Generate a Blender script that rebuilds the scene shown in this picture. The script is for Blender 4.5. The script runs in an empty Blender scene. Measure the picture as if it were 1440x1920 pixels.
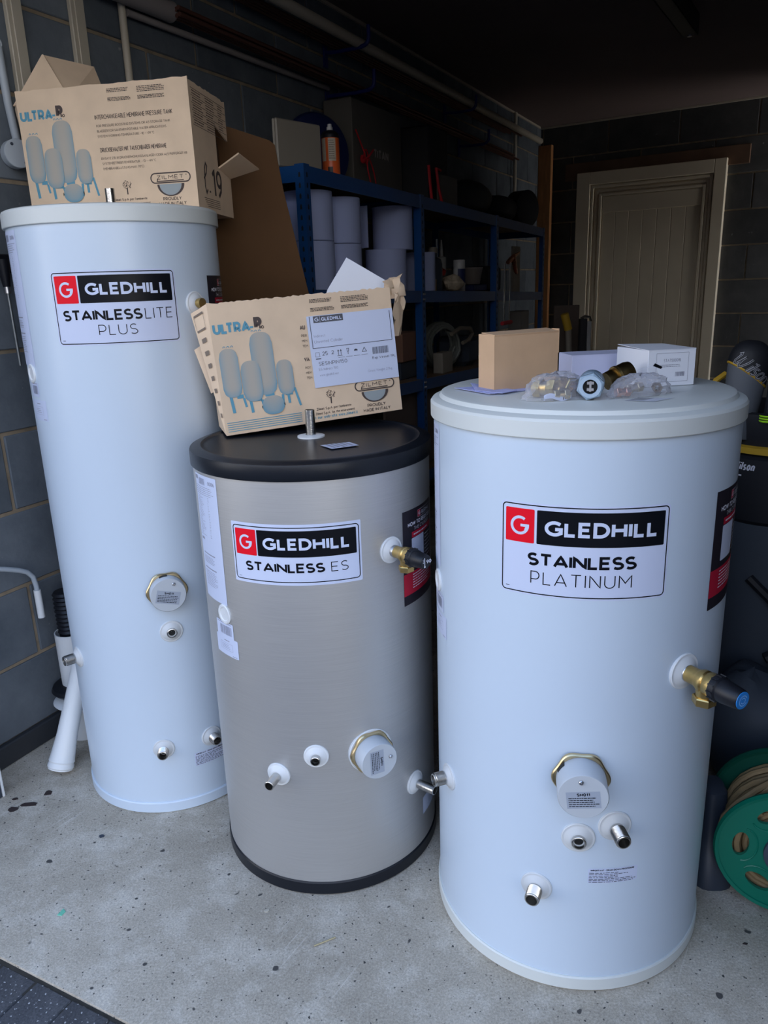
import bpy, math, random
from mathutils import Vector, Matrix
from mathutils.geometry import tessellate_polygon

SC = bpy.context.scene
COL = SC.collection
random.seed(7)
PI = math.pi

# ------------------------------------------------------------------ camera
CAM_H = 1.3086
cam_d = bpy.data.cameras.new('camera')
cam_d.sensor_fit = 'HORIZONTAL'
cam_d.sensor_width = 36.0
cam_d.lens = 36.0 * 1442.0 / 1440.0
cam_d.clip_start = 0.02
cam_d.clip_end = 200
cam = bpy.data.objects.new('camera', cam_d)
COL.objects.link(cam)
R_ = Vector((0.99942363, -0.00962995, -0.03255258))
U_ = Vector((0.03394711, 0.2835116, 0.95836776))
F_ = Vector((0.0, 0.95892045, -0.2836751))
m3 = Matrix((R_, U_, -F_)).transposed()
cam.matrix_world = Matrix.Translation((0, 0, CAM_H)) @ m3.to_4x4()
SC.camera = cam

# ------------------------------------------------------------------ world, light, exposure
SC.view_settings.view_transform = 'Standard'
SC.view_settings.look = 'None'
SC.view_settings.gamma = 1.0
SC.view_settings.use_curve_mapping = False
SC.view_settings.exposure = 0.95
SKY_STRENGTH = 1.55
w = bpy.data.worlds.new('sky')
SC.world = w
w.use_nodes = True
wn = w.node_tree
wn.nodes.clear()
wo = wn.nodes.new('ShaderNodeOutputWorld')
wb = wn.nodes.new('ShaderNodeBackground')
wr = wn.nodes.new('ShaderNodeValToRGB')
ws = wn.nodes.new('ShaderNodeSeparateXYZ')
wt = wn.nodes.new('ShaderNodeTexCoord')
wn.links.new(wt.outputs['Generated'], ws.inputs[0])
wn.links.new(ws.outputs['Z'], wr.inputs[0])
wn.links.new(wr.outputs[0], wb.inputs[0])
wn.links.new(wb.outputs[0], wo.inputs[0])
wr.color_ramp.elements[0].position = 0.0
wr.color_ramp.elements[0].color = (1.30, 1.27, 1.24, 1)
wr.color_ramp.elements[1].position = 0.7
wr.color_ramp.elements[1].color = (0.25, 0.41, 0.74, 1)
wb.inputs[1].default_value = SKY_STRENGTH

SC.cycles.max_bounces = 8
SC.cycles.diffuse_bounces = 5
SC.cycles.transparent_max_bounces = 12
SC.cycles.caustics_reflective = False
SC.cycles.caustics_refractive = False
SC.cycles.use_denoising = True

# ------------------------------------------------------------------ materials
def lin(c):
    return tuple(((x / 255.0) / 12.92 if x / 255.0 <= 0.04045 else ((x / 255.0 + 0.055) / 1.055) ** 2.4) for x in c) + (1.0,)

MATS = {}
def mat(name, col, rough=0.5, metal=0.0, noise=0.0, nscale=20.0, bump=0.0, bscale=60.0, spec=0.5, stretch=None, col2=None, rnd=0.0, coat=0.0):
    """Plain principled material with optional procedural colour noise, bump, per-object value jitter."""
    if name in MATS:
        return MATS[name]
    m = bpy.data.materials.new(name)
    m.use_nodes = True
    nt = m.node_tree
    b = nt.nodes['Principled BSDF']
    b.inputs['Base Color'].default_value = tuple(col[:3]) + (1,)
    b.inputs['Roughness'].default_value = rough
    b.inputs['Metallic'].default_value = metal
    b.inputs['Specular IOR Level'].default_value = spec
    b.inputs['Coat Weight'].default_value = coat
    tc = None
    if noise or bump or col2:
        tc = nt.nodes.new('ShaderNodeTexCoord')
        mp = nt.nodes.new('ShaderNodeMapping')
        nt.links.new(tc.outputs['Object'], mp.inputs[0])
        if stretch:
            mp.inputs['Scale'].default_value = stretch
    src = None
    if noise or col2:
        n = nt.nodes.new('ShaderNodeTexNoise')
        n.inputs['Scale'].default_value = nscale
        n.inputs['Detail'].default_value = 5
        nt.links.new(mp.outputs[0], n.inputs['Vector'])
        r = nt.nodes.new('ShaderNodeValToRGB')
        r.color_ramp.elements[0].position = 0.3
        r.color_ramp.elements[1].position = 0.7
        a = tuple(max(0, x * (1 - noise)) for x in col[:3]) + (1,)
        c = tuple((col2 or [x * (1 + noise) for x in col[:3]])[:3]) + (1,)
        r.color_ramp.elements[0].color = a
        r.color_ramp.elements[1].color = c
        nt.links.new(n.outputs['Fac'], r.inputs[0])
        src = r.outputs[0]
    if rnd:
        oi = nt.nodes.new('ShaderNodeObjectInfo')
        hs = nt.nodes.new('ShaderNodeHueSaturation')
        mr = nt.nodes.new('ShaderNodeMapRange')
        mr.inputs['To Min'].default_value = 1 - rnd
        mr.inputs['To Max'].default_value = 1 + rnd
        nt.links.new(oi.outputs['Random'], mr.inputs['Value'])
        nt.links.new(mr.outputs[0], hs.inputs['Value'])
        if src:
            nt.links.new(src, hs.inputs['Color'])
        else:
            hs.inputs['Color'].default_value = tuple(col[:3]) + (1,)
        src = hs.outputs[0]
    if src:
        nt.links.new(src, b.inputs['Base Color'])
    if bump:
        n2 = nt.nodes.new('ShaderNodeTexNoise')
        n2.inputs['Scale'].default_value = bscale
        n2.inputs['Detail'].default_value = 6
        nt.links.new(mp.outputs[0], n2.inputs['Vector'])
        bp = nt.nodes.new('ShaderNodeBump')
        bp.inputs['Strength'].default_value = bump
        bp.inputs['Distance'].default_value = 0.004
        nt.links.new(n2.outputs['Fac'], bp.inputs['Height'])
        nt.links.new(bp.outputs[0], b.inputs['Normal'])
    MATS[name] = m
    return m

M = {}
M['white_case'] = mat('white coated steel', (0.585, 0.675, 0.775), 0.32, noise=0.012, nscale=3)
M['cream_lid'] = mat('cream plastic lid', (0.65, 0.675, 0.65), 0.42)
M['white_plastic'] = mat('white plastic', (0.72, 0.74, 0.75), 0.4)
M['grey_white'] = mat('off white moulding', (0.62, 0.64, 0.65), 0.45)
M['label'] = mat('label paper', (0.60, 0.655, 0.82), 0.42, spec=0.3)
M['ink'] = mat('black ink', (0.004, 0.005, 0.008), 0.4, spec=0.15)
M['ink_soft'] = mat('grey ink', (0.28, 0.29, 0.36), 0.5)
M['red'] = mat('red ink', (0.80, 0.004, 0.018), 0.45, spec=0.2)
M['darkred'] = mat('crimson ink', (0.50, 0.010, 0.04), 0.35)
M['banner'] = mat('black banner vinyl', (0.018, 0.014, 0.022), 0.35)
M['print_white'] = mat('white print', (0.75, 0.76, 0.86), 0.4)
M['print_blue'] = mat('blue print', (0.105, 0.31, 0.42), 0.7)
M['print_brown'] = mat('dark print on card', (0.075, 0.055, 0.05), 0.8)
M['print_faint'] = mat('faint print on card', (0.20, 0.155, 0.12), 0.8)
M['steel'] = mat('stainless pipe', (0.55, 0.54, 0.52), 0.22, 1.0, bump=0.1, bscale=200)
M['brass'] = mat('brass', (0.62, 0.44, 0.17), 0.33, 1.0, bump=0.15, bscale=150, noise=0.15, nscale=60)
M['brass_pale'] = mat('pale brass', (0.66, 0.52, 0.30), 0.3, 1.0)
M['brass_dark'] = mat('dark brass', (0.20, 0.14, 0.06), 0.35, 1.0, noise=0.3, nscale=90)
M['copper'] = mat('copper', (0.75, 0.36, 0.24), 0.25, 1.0)
M['zinc'] = mat('zinc screw', (0.6, 0.6, 0.62), 0.3, 1.0)
M['black_plastic'] = mat('black plastic', (0.009, 0.010, 0.014), 0.42, spec=0.35)
M['black_lid'] = mat('black lid plastic', (0.010, 0.012, 0.017), 0.36, spec=0.28, bump=0.06, bscale=400)
M['hole'] = mat('dark bore', (0.010, 0.011, 0.013), 0.6)
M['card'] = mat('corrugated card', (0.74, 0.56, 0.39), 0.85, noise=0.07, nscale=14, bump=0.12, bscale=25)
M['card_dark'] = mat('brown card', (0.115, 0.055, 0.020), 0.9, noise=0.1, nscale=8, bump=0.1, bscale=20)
M['card_small'] = mat('tan card', (0.60, 0.39, 0.23), 0.85, noise=0.05, nscale=20, bump=0.08, bscale=30)
M['paper'] = mat('white paper', (0.75, 0.79, 0.88), 0.7)
M['paper_lilac'] = mat('lilac white card', (0.62, 0.64, 0.84), 0.6)
M['paper_white'] = mat('white card', (0.78, 0.80, 0.86), 0.55)
M['roll'] = mat('pale blue paper roll', (0.43, 0.49, 0.76), 0.9, bump=0.05, bscale=80)
M['blue_steel'] = mat('blue painted steel', (0.005, 0.060, 0.215), 0.32, noise=0.1, nscale=6)
M['chip'] = mat('chipboard', (0.22, 0.14, 0.08), 0.9, noise=0.25, nscale=90)
M['conduit'] = mat('aged cream conduit', (0.50, 0.45, 0.36), 0.45)
M['grey_pipe'] = mat('grey pipe plastic', (0.30, 0.27, 0.26), 0.5)
M['light_grey'] = mat('light grey plastic', (0.42, 0.47, 0.52), 0.5)
M['valve_grey'] = mat('grey valve plastic', (0.27, 0.36, 0.45), 0.45)
M['bracket'] = mat('blue bracket', (0.01, 0.02, 0.16), 0.4)
M['door_paint'] = mat('cream door paint', (0.80, 0.70, 0.53), 0.5, noise=0.05, nscale=3)
M['timber'] = mat('orange pine timber', (0.45, 0.20, 0.07), 0.7, noise=0.2, nscale=6, stretch=(8, 8, 1))
M['lintel'] = mat('brown lintel timber', (0.16, 0.09, 0.055), 0.8, noise=0.2, nscale=6)
M['green'] = mat('green plastic', (0.0, 0.19, 0.115), 0.42, noise=0.05, nscale=5)
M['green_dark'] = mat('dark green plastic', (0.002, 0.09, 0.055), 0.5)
M['hose'] = mat('tan hose', (0.30, 0.205, 0.10), 0.5, noise=0.25, nscale=14)
M['slate_plastic'] = mat('slate plastic', (0.035, 0.045, 0.065), 0.45)
M['bag_black'] = mat('black nylon', (0.010, 0.012, 0.018), 0.6, bump=0.1, bscale=120)
M['bag_grey'] = mat('grey nylon', (0.11, 0.125, 0.15), 0.65, bump=0.15, bscale=150)
M['bag_slate'] = mat('slate nylon', (0.055, 0.070, 0.095), 0.65, bump=0.15, bscale=150)
M['yellow'] = mat('yellow trim', (0.55, 0.34, 0.03), 0.5)
M['yellow_cloth'] = mat('yellow cloth', (0.50, 0.30, 0.01), 0.9, bump=0.3, bscale=120)
M['neon'] = mat('neon yellow plastic', (0.45, 0.95, 0.02), 0.5)
M['tyre'] = mat('dusty tyre rubber', (0.05, 0.042, 0.033), 0.9, noise=0.4, nscale=60, bump=0.6, bscale=60)
M['orange'] = mat('orange plastic', (0.55, 0.20, 0.01), 0.5)
M['navy'] = mat('navy nylon', (0.004, 0.012, 0.075), 0.55, bump=0.2, bscale=15)
M['grey_box'] = mat('grey card box', (0.14, 0.13, 0.115), 0.8, noise=0.08, nscale=5)
M['ivory'] = mat('ivory plastic', (0.27, 0.24, 0.20), 0.5)
M['silver_can'] = mat('white can', (0.5, 0.5, 0.5), 0.35)
M['cable'] = mat('grey cable sheath', (0.17, 0.18, 0.16), 0.55)
M['cable_dark'] = mat('dark cable sheath', (0.09, 0.10, 0.10), 0.55)
M['red_cord'] = mat('red cord', (0.5, 0.01, 0.02), 0.55)
M['can_orange'] = mat('orange can print', (0.75, 0.13, 0.03), 0.35)
M['blue_disc'] = mat('blue cap', (0.02, 0.22, 0.62), 0.4)
M['pale_blue'] = mat('pale blue', (0.35, 0.6, 0.9), 0.5)
M['copper_dull'] = mat('dull copper', (0.17, 0.075, 0.055), 0.5, 0.6)
M['membrane'] = mat('damp course membrane', (0.022, 0.025, 0.03), 0.75, bump=0.5, bscale=12)
M['ceiling'] = mat('brown ceiling board', (0.17, 0.122, 0.112), 0.85, noise=0.06, nscale=2)
M['mortar'] = mat('tan mortar', (0.27, 0.215, 0.15), 0.95, noise=0.25, nscale=18, bump=0.5, bscale=60)
M['sky_block_render'] = mat('sky block wall render', (0.30, 0.24, 0.19), 0.9, noise=0.15, nscale=1.2)
M['leaf'] = mat('dried leaf', (0.035, 0.022, 0.02), 0.8)
M['green_scrap'] = mat('mint scrap', (0.16, 0.52, 0.36), 0.6)
M['straw'] = mat('straw', (0.45, 0.38, 0.22), 0.8)
M['vessel'] = mat('navy vessel paint', (0.008, 0.012, 0.028), 0.25)
M['dark_box'] = mat('dark box', (0.012, 0.012, 0.016), 0.7)
M['wheel_grey'] = mat('grey hub', (0.02, 0.022, 0.03), 0.5)

def mat_block(kk=1.0, wm=1.0):
    m = bpy.data.materials.new('blue grey engineering block')
    m.use_nodes = True
    nt = m.node_tree
    b = nt.nodes['Principled BSDF']
    b.inputs['Roughness'].default_value = 0.82
    b.inputs['Specular IOR Level'].default_value = 0.3
    tc = nt.nodes.new('ShaderNodeTexCoord')
    oi = nt.nodes.new('ShaderNodeObjectInfo')
    ad = nt.nodes.new('ShaderNodeVectorMath')
    ad.operation = 'ADD'
    sc = nt.nodes.new('ShaderNodeVectorMath')
    sc.operation = 'SCALE'
    sc.inputs['Scale'].default_value = 37.0
    cx = nt.nodes.new('ShaderNodeCombineXYZ')
    for k in range(3):
        nt.links.new(oi.outputs['Random'], cx.inputs[k])
    nt.links.new(cx.outputs[0], sc.inputs[0])
    nt.links.new(tc.outputs['Object'], ad.inputs[0])
    nt.links.new(sc.outputs[0], ad.inputs[1])
    n = nt.nodes.new('ShaderNodeTexNoise')
    n.inputs['Scale'].default_value = 5
    n.inputs['Detail'].default_value = 8
    n.inputs['Roughness'].default_value = 0.65
    nt.links.new(ad.outputs[0], n.inputs['Vector'])
    r = nt.nodes.new('ShaderNodeValToRGB')
    r.color_ramp.elements[0].position = 0.3
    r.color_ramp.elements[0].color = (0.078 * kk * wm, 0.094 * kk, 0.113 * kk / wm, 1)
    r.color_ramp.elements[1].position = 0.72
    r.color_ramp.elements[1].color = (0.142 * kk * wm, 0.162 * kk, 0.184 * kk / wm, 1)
    nt.links.new(n.outputs['Fac'], r.inputs[0])
    v = nt.nodes.new('ShaderNodeTexNoise')
    v.inputs['Scale'].default_value = 38
    v.inputs['Detail'].default_value = 2
    nt.links.new(ad.outputs[0], v.inputs['Vector'])
    r2 = nt.nodes.new('ShaderNodeValToRGB')
    r2.color_ramp.elements[0].position = 0.735
    r2.color_ramp.elements[0].color = (0, 0, 0, 1)
    r2.color_ramp.elements[1].position = 0.80
    r2.color_ramp.elements[1].color = (1, 1, 1, 1)
    nt.links.new(v.outputs['Fac'], r2.inputs[0])
    mx = nt.nodes.new('ShaderNodeMixRGB')
    mx.inputs[2].default_value = (0.24, 0.25, 0.25, 1)
    nt.links.new(r2.outputs[0], mx.inputs[0])
    nt.links.new(r.outputs[0], mx.inputs[1])
    hs = nt.nodes.new('ShaderNodeHueSaturation')
    mr = nt.nodes.new('ShaderNodeMapRange')
    mr.inputs['To Min'].default_value = 0.8
    mr.inputs['To Max'].default_value = 1.2
    nt.links.new(oi.outputs['Random'], mr.inputs['Value'])
    nt.links.new(mr.outputs[0], hs.inputs['Value'])
    nt.links.new(mx.outputs[0], hs.inputs['Color'])
    nt.links.new(hs.outputs[0], b.inputs['Base Color'])
    n3 = nt.nodes.new('ShaderNodeTexNoise')
    n3.inputs['Scale'].default_value = 70
    n3.inputs['Detail'].default_value = 5
    nt.links.new(ad.outputs[0], n3.inputs['Vector'])
    bp = nt.nodes.new('ShaderNodeBump')
    bp.inputs['Strength'].default_value = 0.35
    bp.inputs['Distance'].default_value = 0.003
    nt.links.new(n3.outputs['Fac'], bp.inputs['Height'])
    nt.links.new(bp.outputs[0], b.inputs['Normal'])
    return m
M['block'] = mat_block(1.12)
M['block_shaded'] = mat_block(0.62, 1.15)  # same block as the left wall, with shade put into its colour

def mat_concrete(name, dark, mid, light, pit=True, speck=None, rnd=0.0):
    m = bpy.data.materials.new(name)
    m.use_nodes = True
    nt = m.node_tree
    L = nt.links.new
    b = nt.nodes['Principled BSDF']
    b.inputs['Roughness'].default_value = 0.85
    b.inputs['Specular IOR Level'].default_value = 0.35
    tc = nt.nodes.new('ShaderNodeTexCoord')
    def noise(scale, detail, rough=0.6, vec=None):
        n = nt.nodes.new('ShaderNodeTexNoise')
        n.inputs['Scale'].default_value = scale
        n.inputs['Detail'].default_value = detail
        n.inputs['Roughness'].default_value = rough
        L(vec or tc.outputs['Object'], n.inputs['Vector'])
        return n.outputs['Fac']
    def ramp(f, p0, c0, p1, c1):
        r = nt.nodes.new('ShaderNodeValToRGB')
        r.color_ramp.elements[0].position = p0
        r.color_ramp.elements[0].color = c0 + (1,)
        r.color_ramp.elements[1].position = p1
        r.color_ramp.elements[1].color = c1 + (1,)
        L(f, r.inputs[0])
        return r.outputs[0]
    def mix(mode, fac, a, c):
        x = nt.nodes.new('ShaderNodeMixRGB')
        x.blend_type = mode
        if isinstance(fac, float):
            x.inputs[0].default_value = fac
        else:
            L(fac, x.inputs[0])
        for i, q in ((1, a), (2, c)):
            if isinstance(q, tuple):
                x.inputs[i].default_value = q + (1,)
            else:
                L(q, x.inputs[i])
        return x.outputs[0]
    c = ramp(noise(2.6, 7, 0.7), 0.34, dark, 0.66, mid)
    c = mix('MIX', ramp(noise(9, 8, 0.75), 0.48, (0, 0, 0), 0.72, (1, 1, 1)), c, light)
    fine = noise(230, 4, 0.8)
    c = mix('MULTIPLY', 0.75, c, ramp(fine, 0.3, (0.50, 0.50, 0.50), 0.68, (1.38, 1.38, 1.38)))
    if pit:
        p = ramp(noise(120, 1, 0.4), 0.70, (0, 0, 0), 0.745, (1, 1, 1))
        c = mix('MIX', p, c, (0.06, 0.058, 0.055))
        p2 = ramp(noise(34, 1, 0.4), 0.745, (0, 0, 0), 0.775, (1, 1, 1))
        c = mix('MIX', p2, c, (0.075, 0.07, 0.065))
        mp = nt.nodes.new('ShaderNodeMapping')
        mp.vector_type = 'TEXTURE'
        mp.inputs['Rotation'].default_value = (0, 0, math.radians(57))
        mp.inputs['Scale'].default_value = (0.6, 0.017, 1)
        L(tc.outputs['Object'], mp.inputs[0])
        s = ramp(noise(1.6, 3, 0.5, mp.outputs[0]), 0.63, (0, 0, 0), 0.68, (0.42, 0.42, 0.42))
        s2 = mix('MULTIPLY', 1.0, s, ramp(noise(3.1, 2), 0.5, (0, 0, 0), 0.62, (1, 1, 1)))
        c = mix('MIX', s2, c, (0.80, 0.74, 0.66))
    if speck:
        p = ramp(noise(150, 1, 0.4), 0.68, (0, 0, 0), 0.72, (1, 1, 1))
        c = mix('MIX', p, c, speck)
    if rnd:
        oi = nt.nodes.new('ShaderNodeObjectInfo')
        mr = nt.nodes.new('ShaderNodeMapRange')
        mr.inputs['To Min'].default_value = 1 - rnd
        mr.inputs['To Max'].default_value = 1 + rnd
        L(oi.outputs['Random'], mr.inputs['Value'])
        hs = nt.nodes.new('ShaderNodeHueSaturation')
        L(mr.outputs[0], hs.inputs['Value'])
        L(c, hs.inputs['Color'])
        c = hs.outputs[0]
    L(c, b.inputs['Base Color'])
    bp = nt.nodes.new('ShaderNodeBump')
    bp.inputs['Strength'].default_value = 0.5
    bp.inputs['Distance'].default_value = 0.003
    L(noise(110, 6, 0.7), bp.inputs['Height'])
    L(bp.outputs[0], b.inputs['Normal'])
    return m
M['floor'] = mat_concrete('worn concrete', (0.37, 0.32, 0.25), (0.53, 0.465, 0.375), (0.66, 0.60, 0.51))
M['paver'] = mat_concrete('dark paver', (0.055, 0.056, 0.062), (0.080, 0.081, 0.088), (0.10, 0.10, 0.107), pit=False, speck=(0.42, 0.42, 0.42), rnd=0.12)
M['sand'] = mat('paving joint sand', (0.03, 0.027, 0.022), 0.95, noise=0.3, nscale=40)

def mat_brushed():
    m = mat('brushed stainless', (0.50, 0.49, 0.475), 0.45, 0.72)
    nt = m.node_tree
    b = nt.nodes['Principled BSDF']
    tc = nt.nodes.new('ShaderNodeTexCoord')
    mp = nt.nodes.new('ShaderNodeMapping')
    mp.inputs['Scale'].default_value = (9, 9, 1600)
    nt.links.new(tc.outputs['Object'], mp.inputs[0])
    n = nt.nodes.new('ShaderNodeTexNoise')
    n.inputs['Scale'].default_value = 1.0
    n.inputs['Detail'].default_value = 4
    nt.links.new(mp.outputs[0], n.inputs['Vector'])
    r = nt.nodes.new('ShaderNodeMapRange')
    r.inputs['To Min'].default_value = 0.42
    r.inputs['To Max'].default_value = 0.56
    nt.links.new(n.outputs['Fac'], r.inputs['Value'])
    nt.links.new(r.outputs[0], b.inputs['Roughness'])
    c = nt.nodes.new('ShaderNodeValToRGB')
    c.color_ramp.elements[0].position = 0.3
    c.color_ramp.elements[0].color = (0.50, 0.495, 0.49, 1)
    c.color_ramp.elements[1].position = 0.7
    c.color_ramp.elements[1].color = (0.58, 0.575, 0.565, 1)
    nt.links.new(n.outputs['Fac'], c.inputs[0])
    nt.links.new(c.outputs[0], b.inputs['Base Color'])
    return m
M['brushed'] = mat_brushed()

def mat_clear(name, tint, clear):
    m = bpy.data.materials.new(name)
    m.use_nodes = True
    nt = m.node_tree
    nt.nodes.clear()
    o = nt.nodes.new('ShaderNodeOutputMaterial')
    mx = nt.nodes.new('ShaderNodeMixShader')
    tr = nt.nodes.new('ShaderNodeBsdfTransparent')
    p = nt.nodes.new('ShaderNodeBsdfPrincipled')
    p.inputs['Base Color'].default_value = tint + (1,)
    p.inputs['Roughness'].default_value = 0.12
    fr = nt.nodes.new('ShaderNodeLayerWeight')
    fr.inputs['Blend'].default_value = 0.35
    mr = nt.nodes.new('ShaderNodeMapRange')
    mr.inputs['To Min'].default_value = 1 - clear
    mr.inputs['To Max'].default_value = 0.75
    nt.links.new(fr.outputs['Facing'], mr.inputs['Value'])
    nt.links.new(mr.outputs[0], mx.inputs[0])
    nt.links.new(tr.outputs[0], mx.inputs[1])
    nt.links.new(p.outputs[0], mx.inputs[2])
    nt.links.new(mx.outputs[0], o.inputs[0])
    return m
M['clear'] = mat_clear('clear plastic film', (0.66, 0.66, 0.72), 0.80)

def mat_vcol():
    m = bpy.data.materials.new('halftone print')
    m.use_nodes = True
    nt = m.node_tree
    b = nt.nodes['Principled BSDF']
    b.inputs['Roughness'].default_value = 0.8
    a = nt.nodes.new('ShaderNodeAttribute')
    a.attribute_name = 'Col'
    nt.links.new(a.outputs['Color'], b.inputs['Base Color'])
    return m
M['halftone'] = mat_vcol()

# ------------------------------------------------------------------ mesh builder
class MB:
    def __init__(s):
        s.v = []; s.f = []; s.c = None
    def add(s, vs, fs, X=None):
        k = len(s.v)
        for p in vs:
            p = Vector(p)
            s.v.append(X @ p if X is not None else p)
        s.f += [tuple(i + k for i in f) for f in fs]
        return s
    def quad(s, a, b, c, d):
        return s.add([a, b, c, d], [(0, 1, 2, 3)])
    def box(s, lo, hi, X=None, bev=0.0):
        x0, y0, z0 = lo; x1, y1, z1 = hi
        if bev <= 0:
            return s.add([(x0, y0, z0), (x1, y0, z0), (x1, y1, z0), (x0, y1, z0), (x0, y0, z1), (x1, y0, z1), (x1, y1, z1), (x0, y1, z1)],
                         [(0, 3, 2, 1), (4, 5, 6, 7), (0, 1, 5, 4), (1, 2, 6, 5), (2, 3, 7, 6), (3, 0, 4, 7)], X)
        b = bev
        vs = []; idx = {}
        for ix, x, sx in ((0, x0, 1), (1, x1, -1)):
            for iy, y, sy in ((0, y0, 1), (1, y1, -1)):
                for iz, z, sz in ((0, z0, 1), (1, z1, -1)):
                    idx[(ix, iy, iz, 0)] = len(vs); vs.append((x, y + sy * b, z + sz * b))
                    idx[(ix, iy, iz, 1)] = len(vs); vs.append((x + sx * b, y, z + sz * b))
                    idx[(ix, iy, iz, 2)] = len(vs); vs.append((x + sx * b, y + sy * b, z))
        g = lambda a, c, d, e: idx[(a, c, d, e)]
        fs = [(g(0, 0, 0, 0), g(0, 0, 1, 0), g(0, 1, 1, 0), g(0, 1, 0, 0)), (g(1, 0, 0, 0), g(1, 1, 0, 0), g(1, 1, 1, 0), g(1, 0, 1, 0)),
              (g(0, 0, 0, 1), g(1, 0, 0, 1), g(1, 0, 1, 1), g(0, 0, 1, 1)), (g(0, 1, 0, 1), g(0, 1, 1, 1), g(1, 1, 1, 1), g(1, 1, 0, 1)),
              (g(0, 0, 0, 2), g(0, 1, 0, 2), g(1, 1, 0, 2), g(1, 0, 0, 2)), (g(0, 0, 1, 2), g(1, 0, 1, 2), g(1, 1, 1, 2), g(0, 1, 1, 2))]
        for a in (0, 1):
            for c in (0, 1):
                fs.append((g(a, c, 0, 0), g(a, c, 1, 0), g(a, c, 1, 1), g(a, c, 0, 1)))
                fs.append((g(a, 0, c, 0), g(a, 1, c, 0), g(a, 1, c, 2), g(a, 0, c, 2)))
                fs.append((g(0, a, c, 1), g(1, a, c, 1), g(1, a, c, 2), g(0, a, c, 2)))
                for d in (0, 1):
                    fs.append((g(a, c, d, 0), g(a, c, d, 1), g(a, c, d, 2)))
        return s.add(vs, fs, X)
    def lathe(s, prof, n=48, X=None, cap0=False, cap1=False, a0=0.0, a1=2 * PI):
        full = abs(a1 - a0 - 2 * PI) < 1e-6
        m = n if full else n + 1
        vs = []
        for r, z in prof:
            for i in range(m):
                a = a0 + (a1 - a0) * i / n
                vs.append((r * math.cos(a), r * math.sin(a), z))
        fs = []
        for j in range(len(prof) - 1):
            for i in range(n):
                i2 = (i + 1) % m
                fs.append((j * m + i, j * m + i2, (j + 1) * m + i2, (j + 1) * m + i))
        if cap0:
            fs.append(tuple(reversed(range(m))))
        if cap1:
            k = (len(prof) - 1) * m
            fs.append(tuple(range(k, k + m)))
        return s.add(vs, fs, X)
    def tube(s, pts, r, n=10, caps=True, X=None):
        pts = [Vector(p) for p in pts]
        rs = r if isinstance(r, (list, tuple)) else [r] * len(pts)
        t0 = (pts[1] - pts[0]).normalized()
        up = Vector((0, 0, 1)) if abs(t0.z) < 0.9 else Vector((1, 0, 0))
        a = t0.cross(up).normalized()
        vs = []
        for i, p in enumerate(pts):
            t = (pts[min(i + 1, len(pts) - 1)] - pts[max(i - 1, 0)]).normalized()
            a = (a - t * a.dot(t)).normalized()
            b = t.cross(a)
            for k in range(n):
                th = 2 * PI * k / n
                vs.append(p + (a * math.cos(th) + b * math.sin(th)) * rs[i])
        fs = []
        for i in range(len(pts) - 1):
            for k in range(n):
                k2 = (k + 1) % n
                fs.append((i * n + k, i * n + k2, (i + 1) * n + k2, (i + 1) * n + k))
        if caps:
            fs.append(tuple(reversed(range(n))))
            fs.append(tuple(range((len(pts) - 1) * n, len(pts) * n)))
        return s.add(vs, fs, X)
    def plate(s, outer, holes, z0, z1, X=None):
        """flat plate with holes: outer and holes are 2D loops"""
        loops = [[Vector((x, y, 0)) for x, y in l] for l in [outer] + holes]
        tri = tessellate_polygon(loops)
        flat = [p for l in loops for p in l]
        k = len(flat)
        vs = [(p.x, p.y, z0) for p in flat] + [(p.x, p.y, z1) for p in flat]
        fs = [tuple(t) for t in tri] + [tuple(i + k for i in reversed(t)) for t in tri]
        o = 0
        for l in loops:
            m = len(l)
            for i in range(m):
                j = (i + 1) % m
                fs.append((o + i, o + j, o + j + k, o + i + k))
            o += m
        return s.add(vs, fs, X)

WM = {}
def smooth(me, ang=35):
    me.polygons.foreach_set('use_smooth', [True] * len(me.polygons))
    try:
        me.set_sharp_from_angle(angle=math.radians(ang))
    except Exception:
        pass

def finish(o, parent, **props):
    if parent is not None:
        o.parent = parent
    for k, v in props.items():
        if v is not None:
            o[k] = v
    COL.objects.link(o)
    return o

def root(name, loc, label, cat, group=None):
    o = bpy.data.objects.new(name, None)
    o.empty_display_size = 0.05
    o.location = loc
    WM[o.name] = Vector(loc)
    return finish(o, None, label=label, category=cat, group=group)

def part(name, mb, m, parent, label=None, kind=None, sm=True, ang=35):
    """mesh part, geometry given in world space; origin at the parent's origin"""
    off = WM[parent.name]
    me = bpy.data.meshes.new(name)
    me.from_pydata([tuple(v - off) for v in mb.v], [], mb.f)
    me.materials.append(m if not isinstance(m, str) else M[m])
    if mb.c:
        at = me.color_attributes.new('Col', 'FLOAT_COLOR', 'POINT')
        at.data.foreach_set('color', [x for c in mb.c for x in (c[0], c[1], c[2], 1.0)])
    fix_normals(me)
    if sm:
        smooth(me, ang)
    o = bpy.data.objects.new(name, me)
    WM[o.name] = off
    return finish(o, parent, label=label, kind=kind)

import bmesh
def fix_normals(me):
    bm = bmesh.new()
    bm.from_mesh(me)
    bmesh.ops.recalc_face_normals(bm, faces=bm.faces)
    bm.to_mesh(me)
    bm.free()

def single(name, mb, m, label, cat, group=None, kind=None, sm=True, ang=35):
    xs = [v.x for v in mb.v]; ys = [v.y for v in mb.v]; zs = [v.z for v in mb.v]
    off = Vector(((min(xs) + max(xs)) / 2, (min(ys) + max(ys)) / 2, min(zs)))
    me = bpy.data.meshes.new(name)
    me.from_pydata([tuple(v - off) for v in mb.v], [], mb.f)
    me.materials.append(m if not isinstance(m, str) else M[m])
    fix_normals(me)
    if sm:
        smooth(me, ang)
    o = bpy.data.objects.new(name, me)
    o.location = off
    WM[o.name] = off
    return finish(o, None, label=label, category=cat, group=group, kind=kind)

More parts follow.
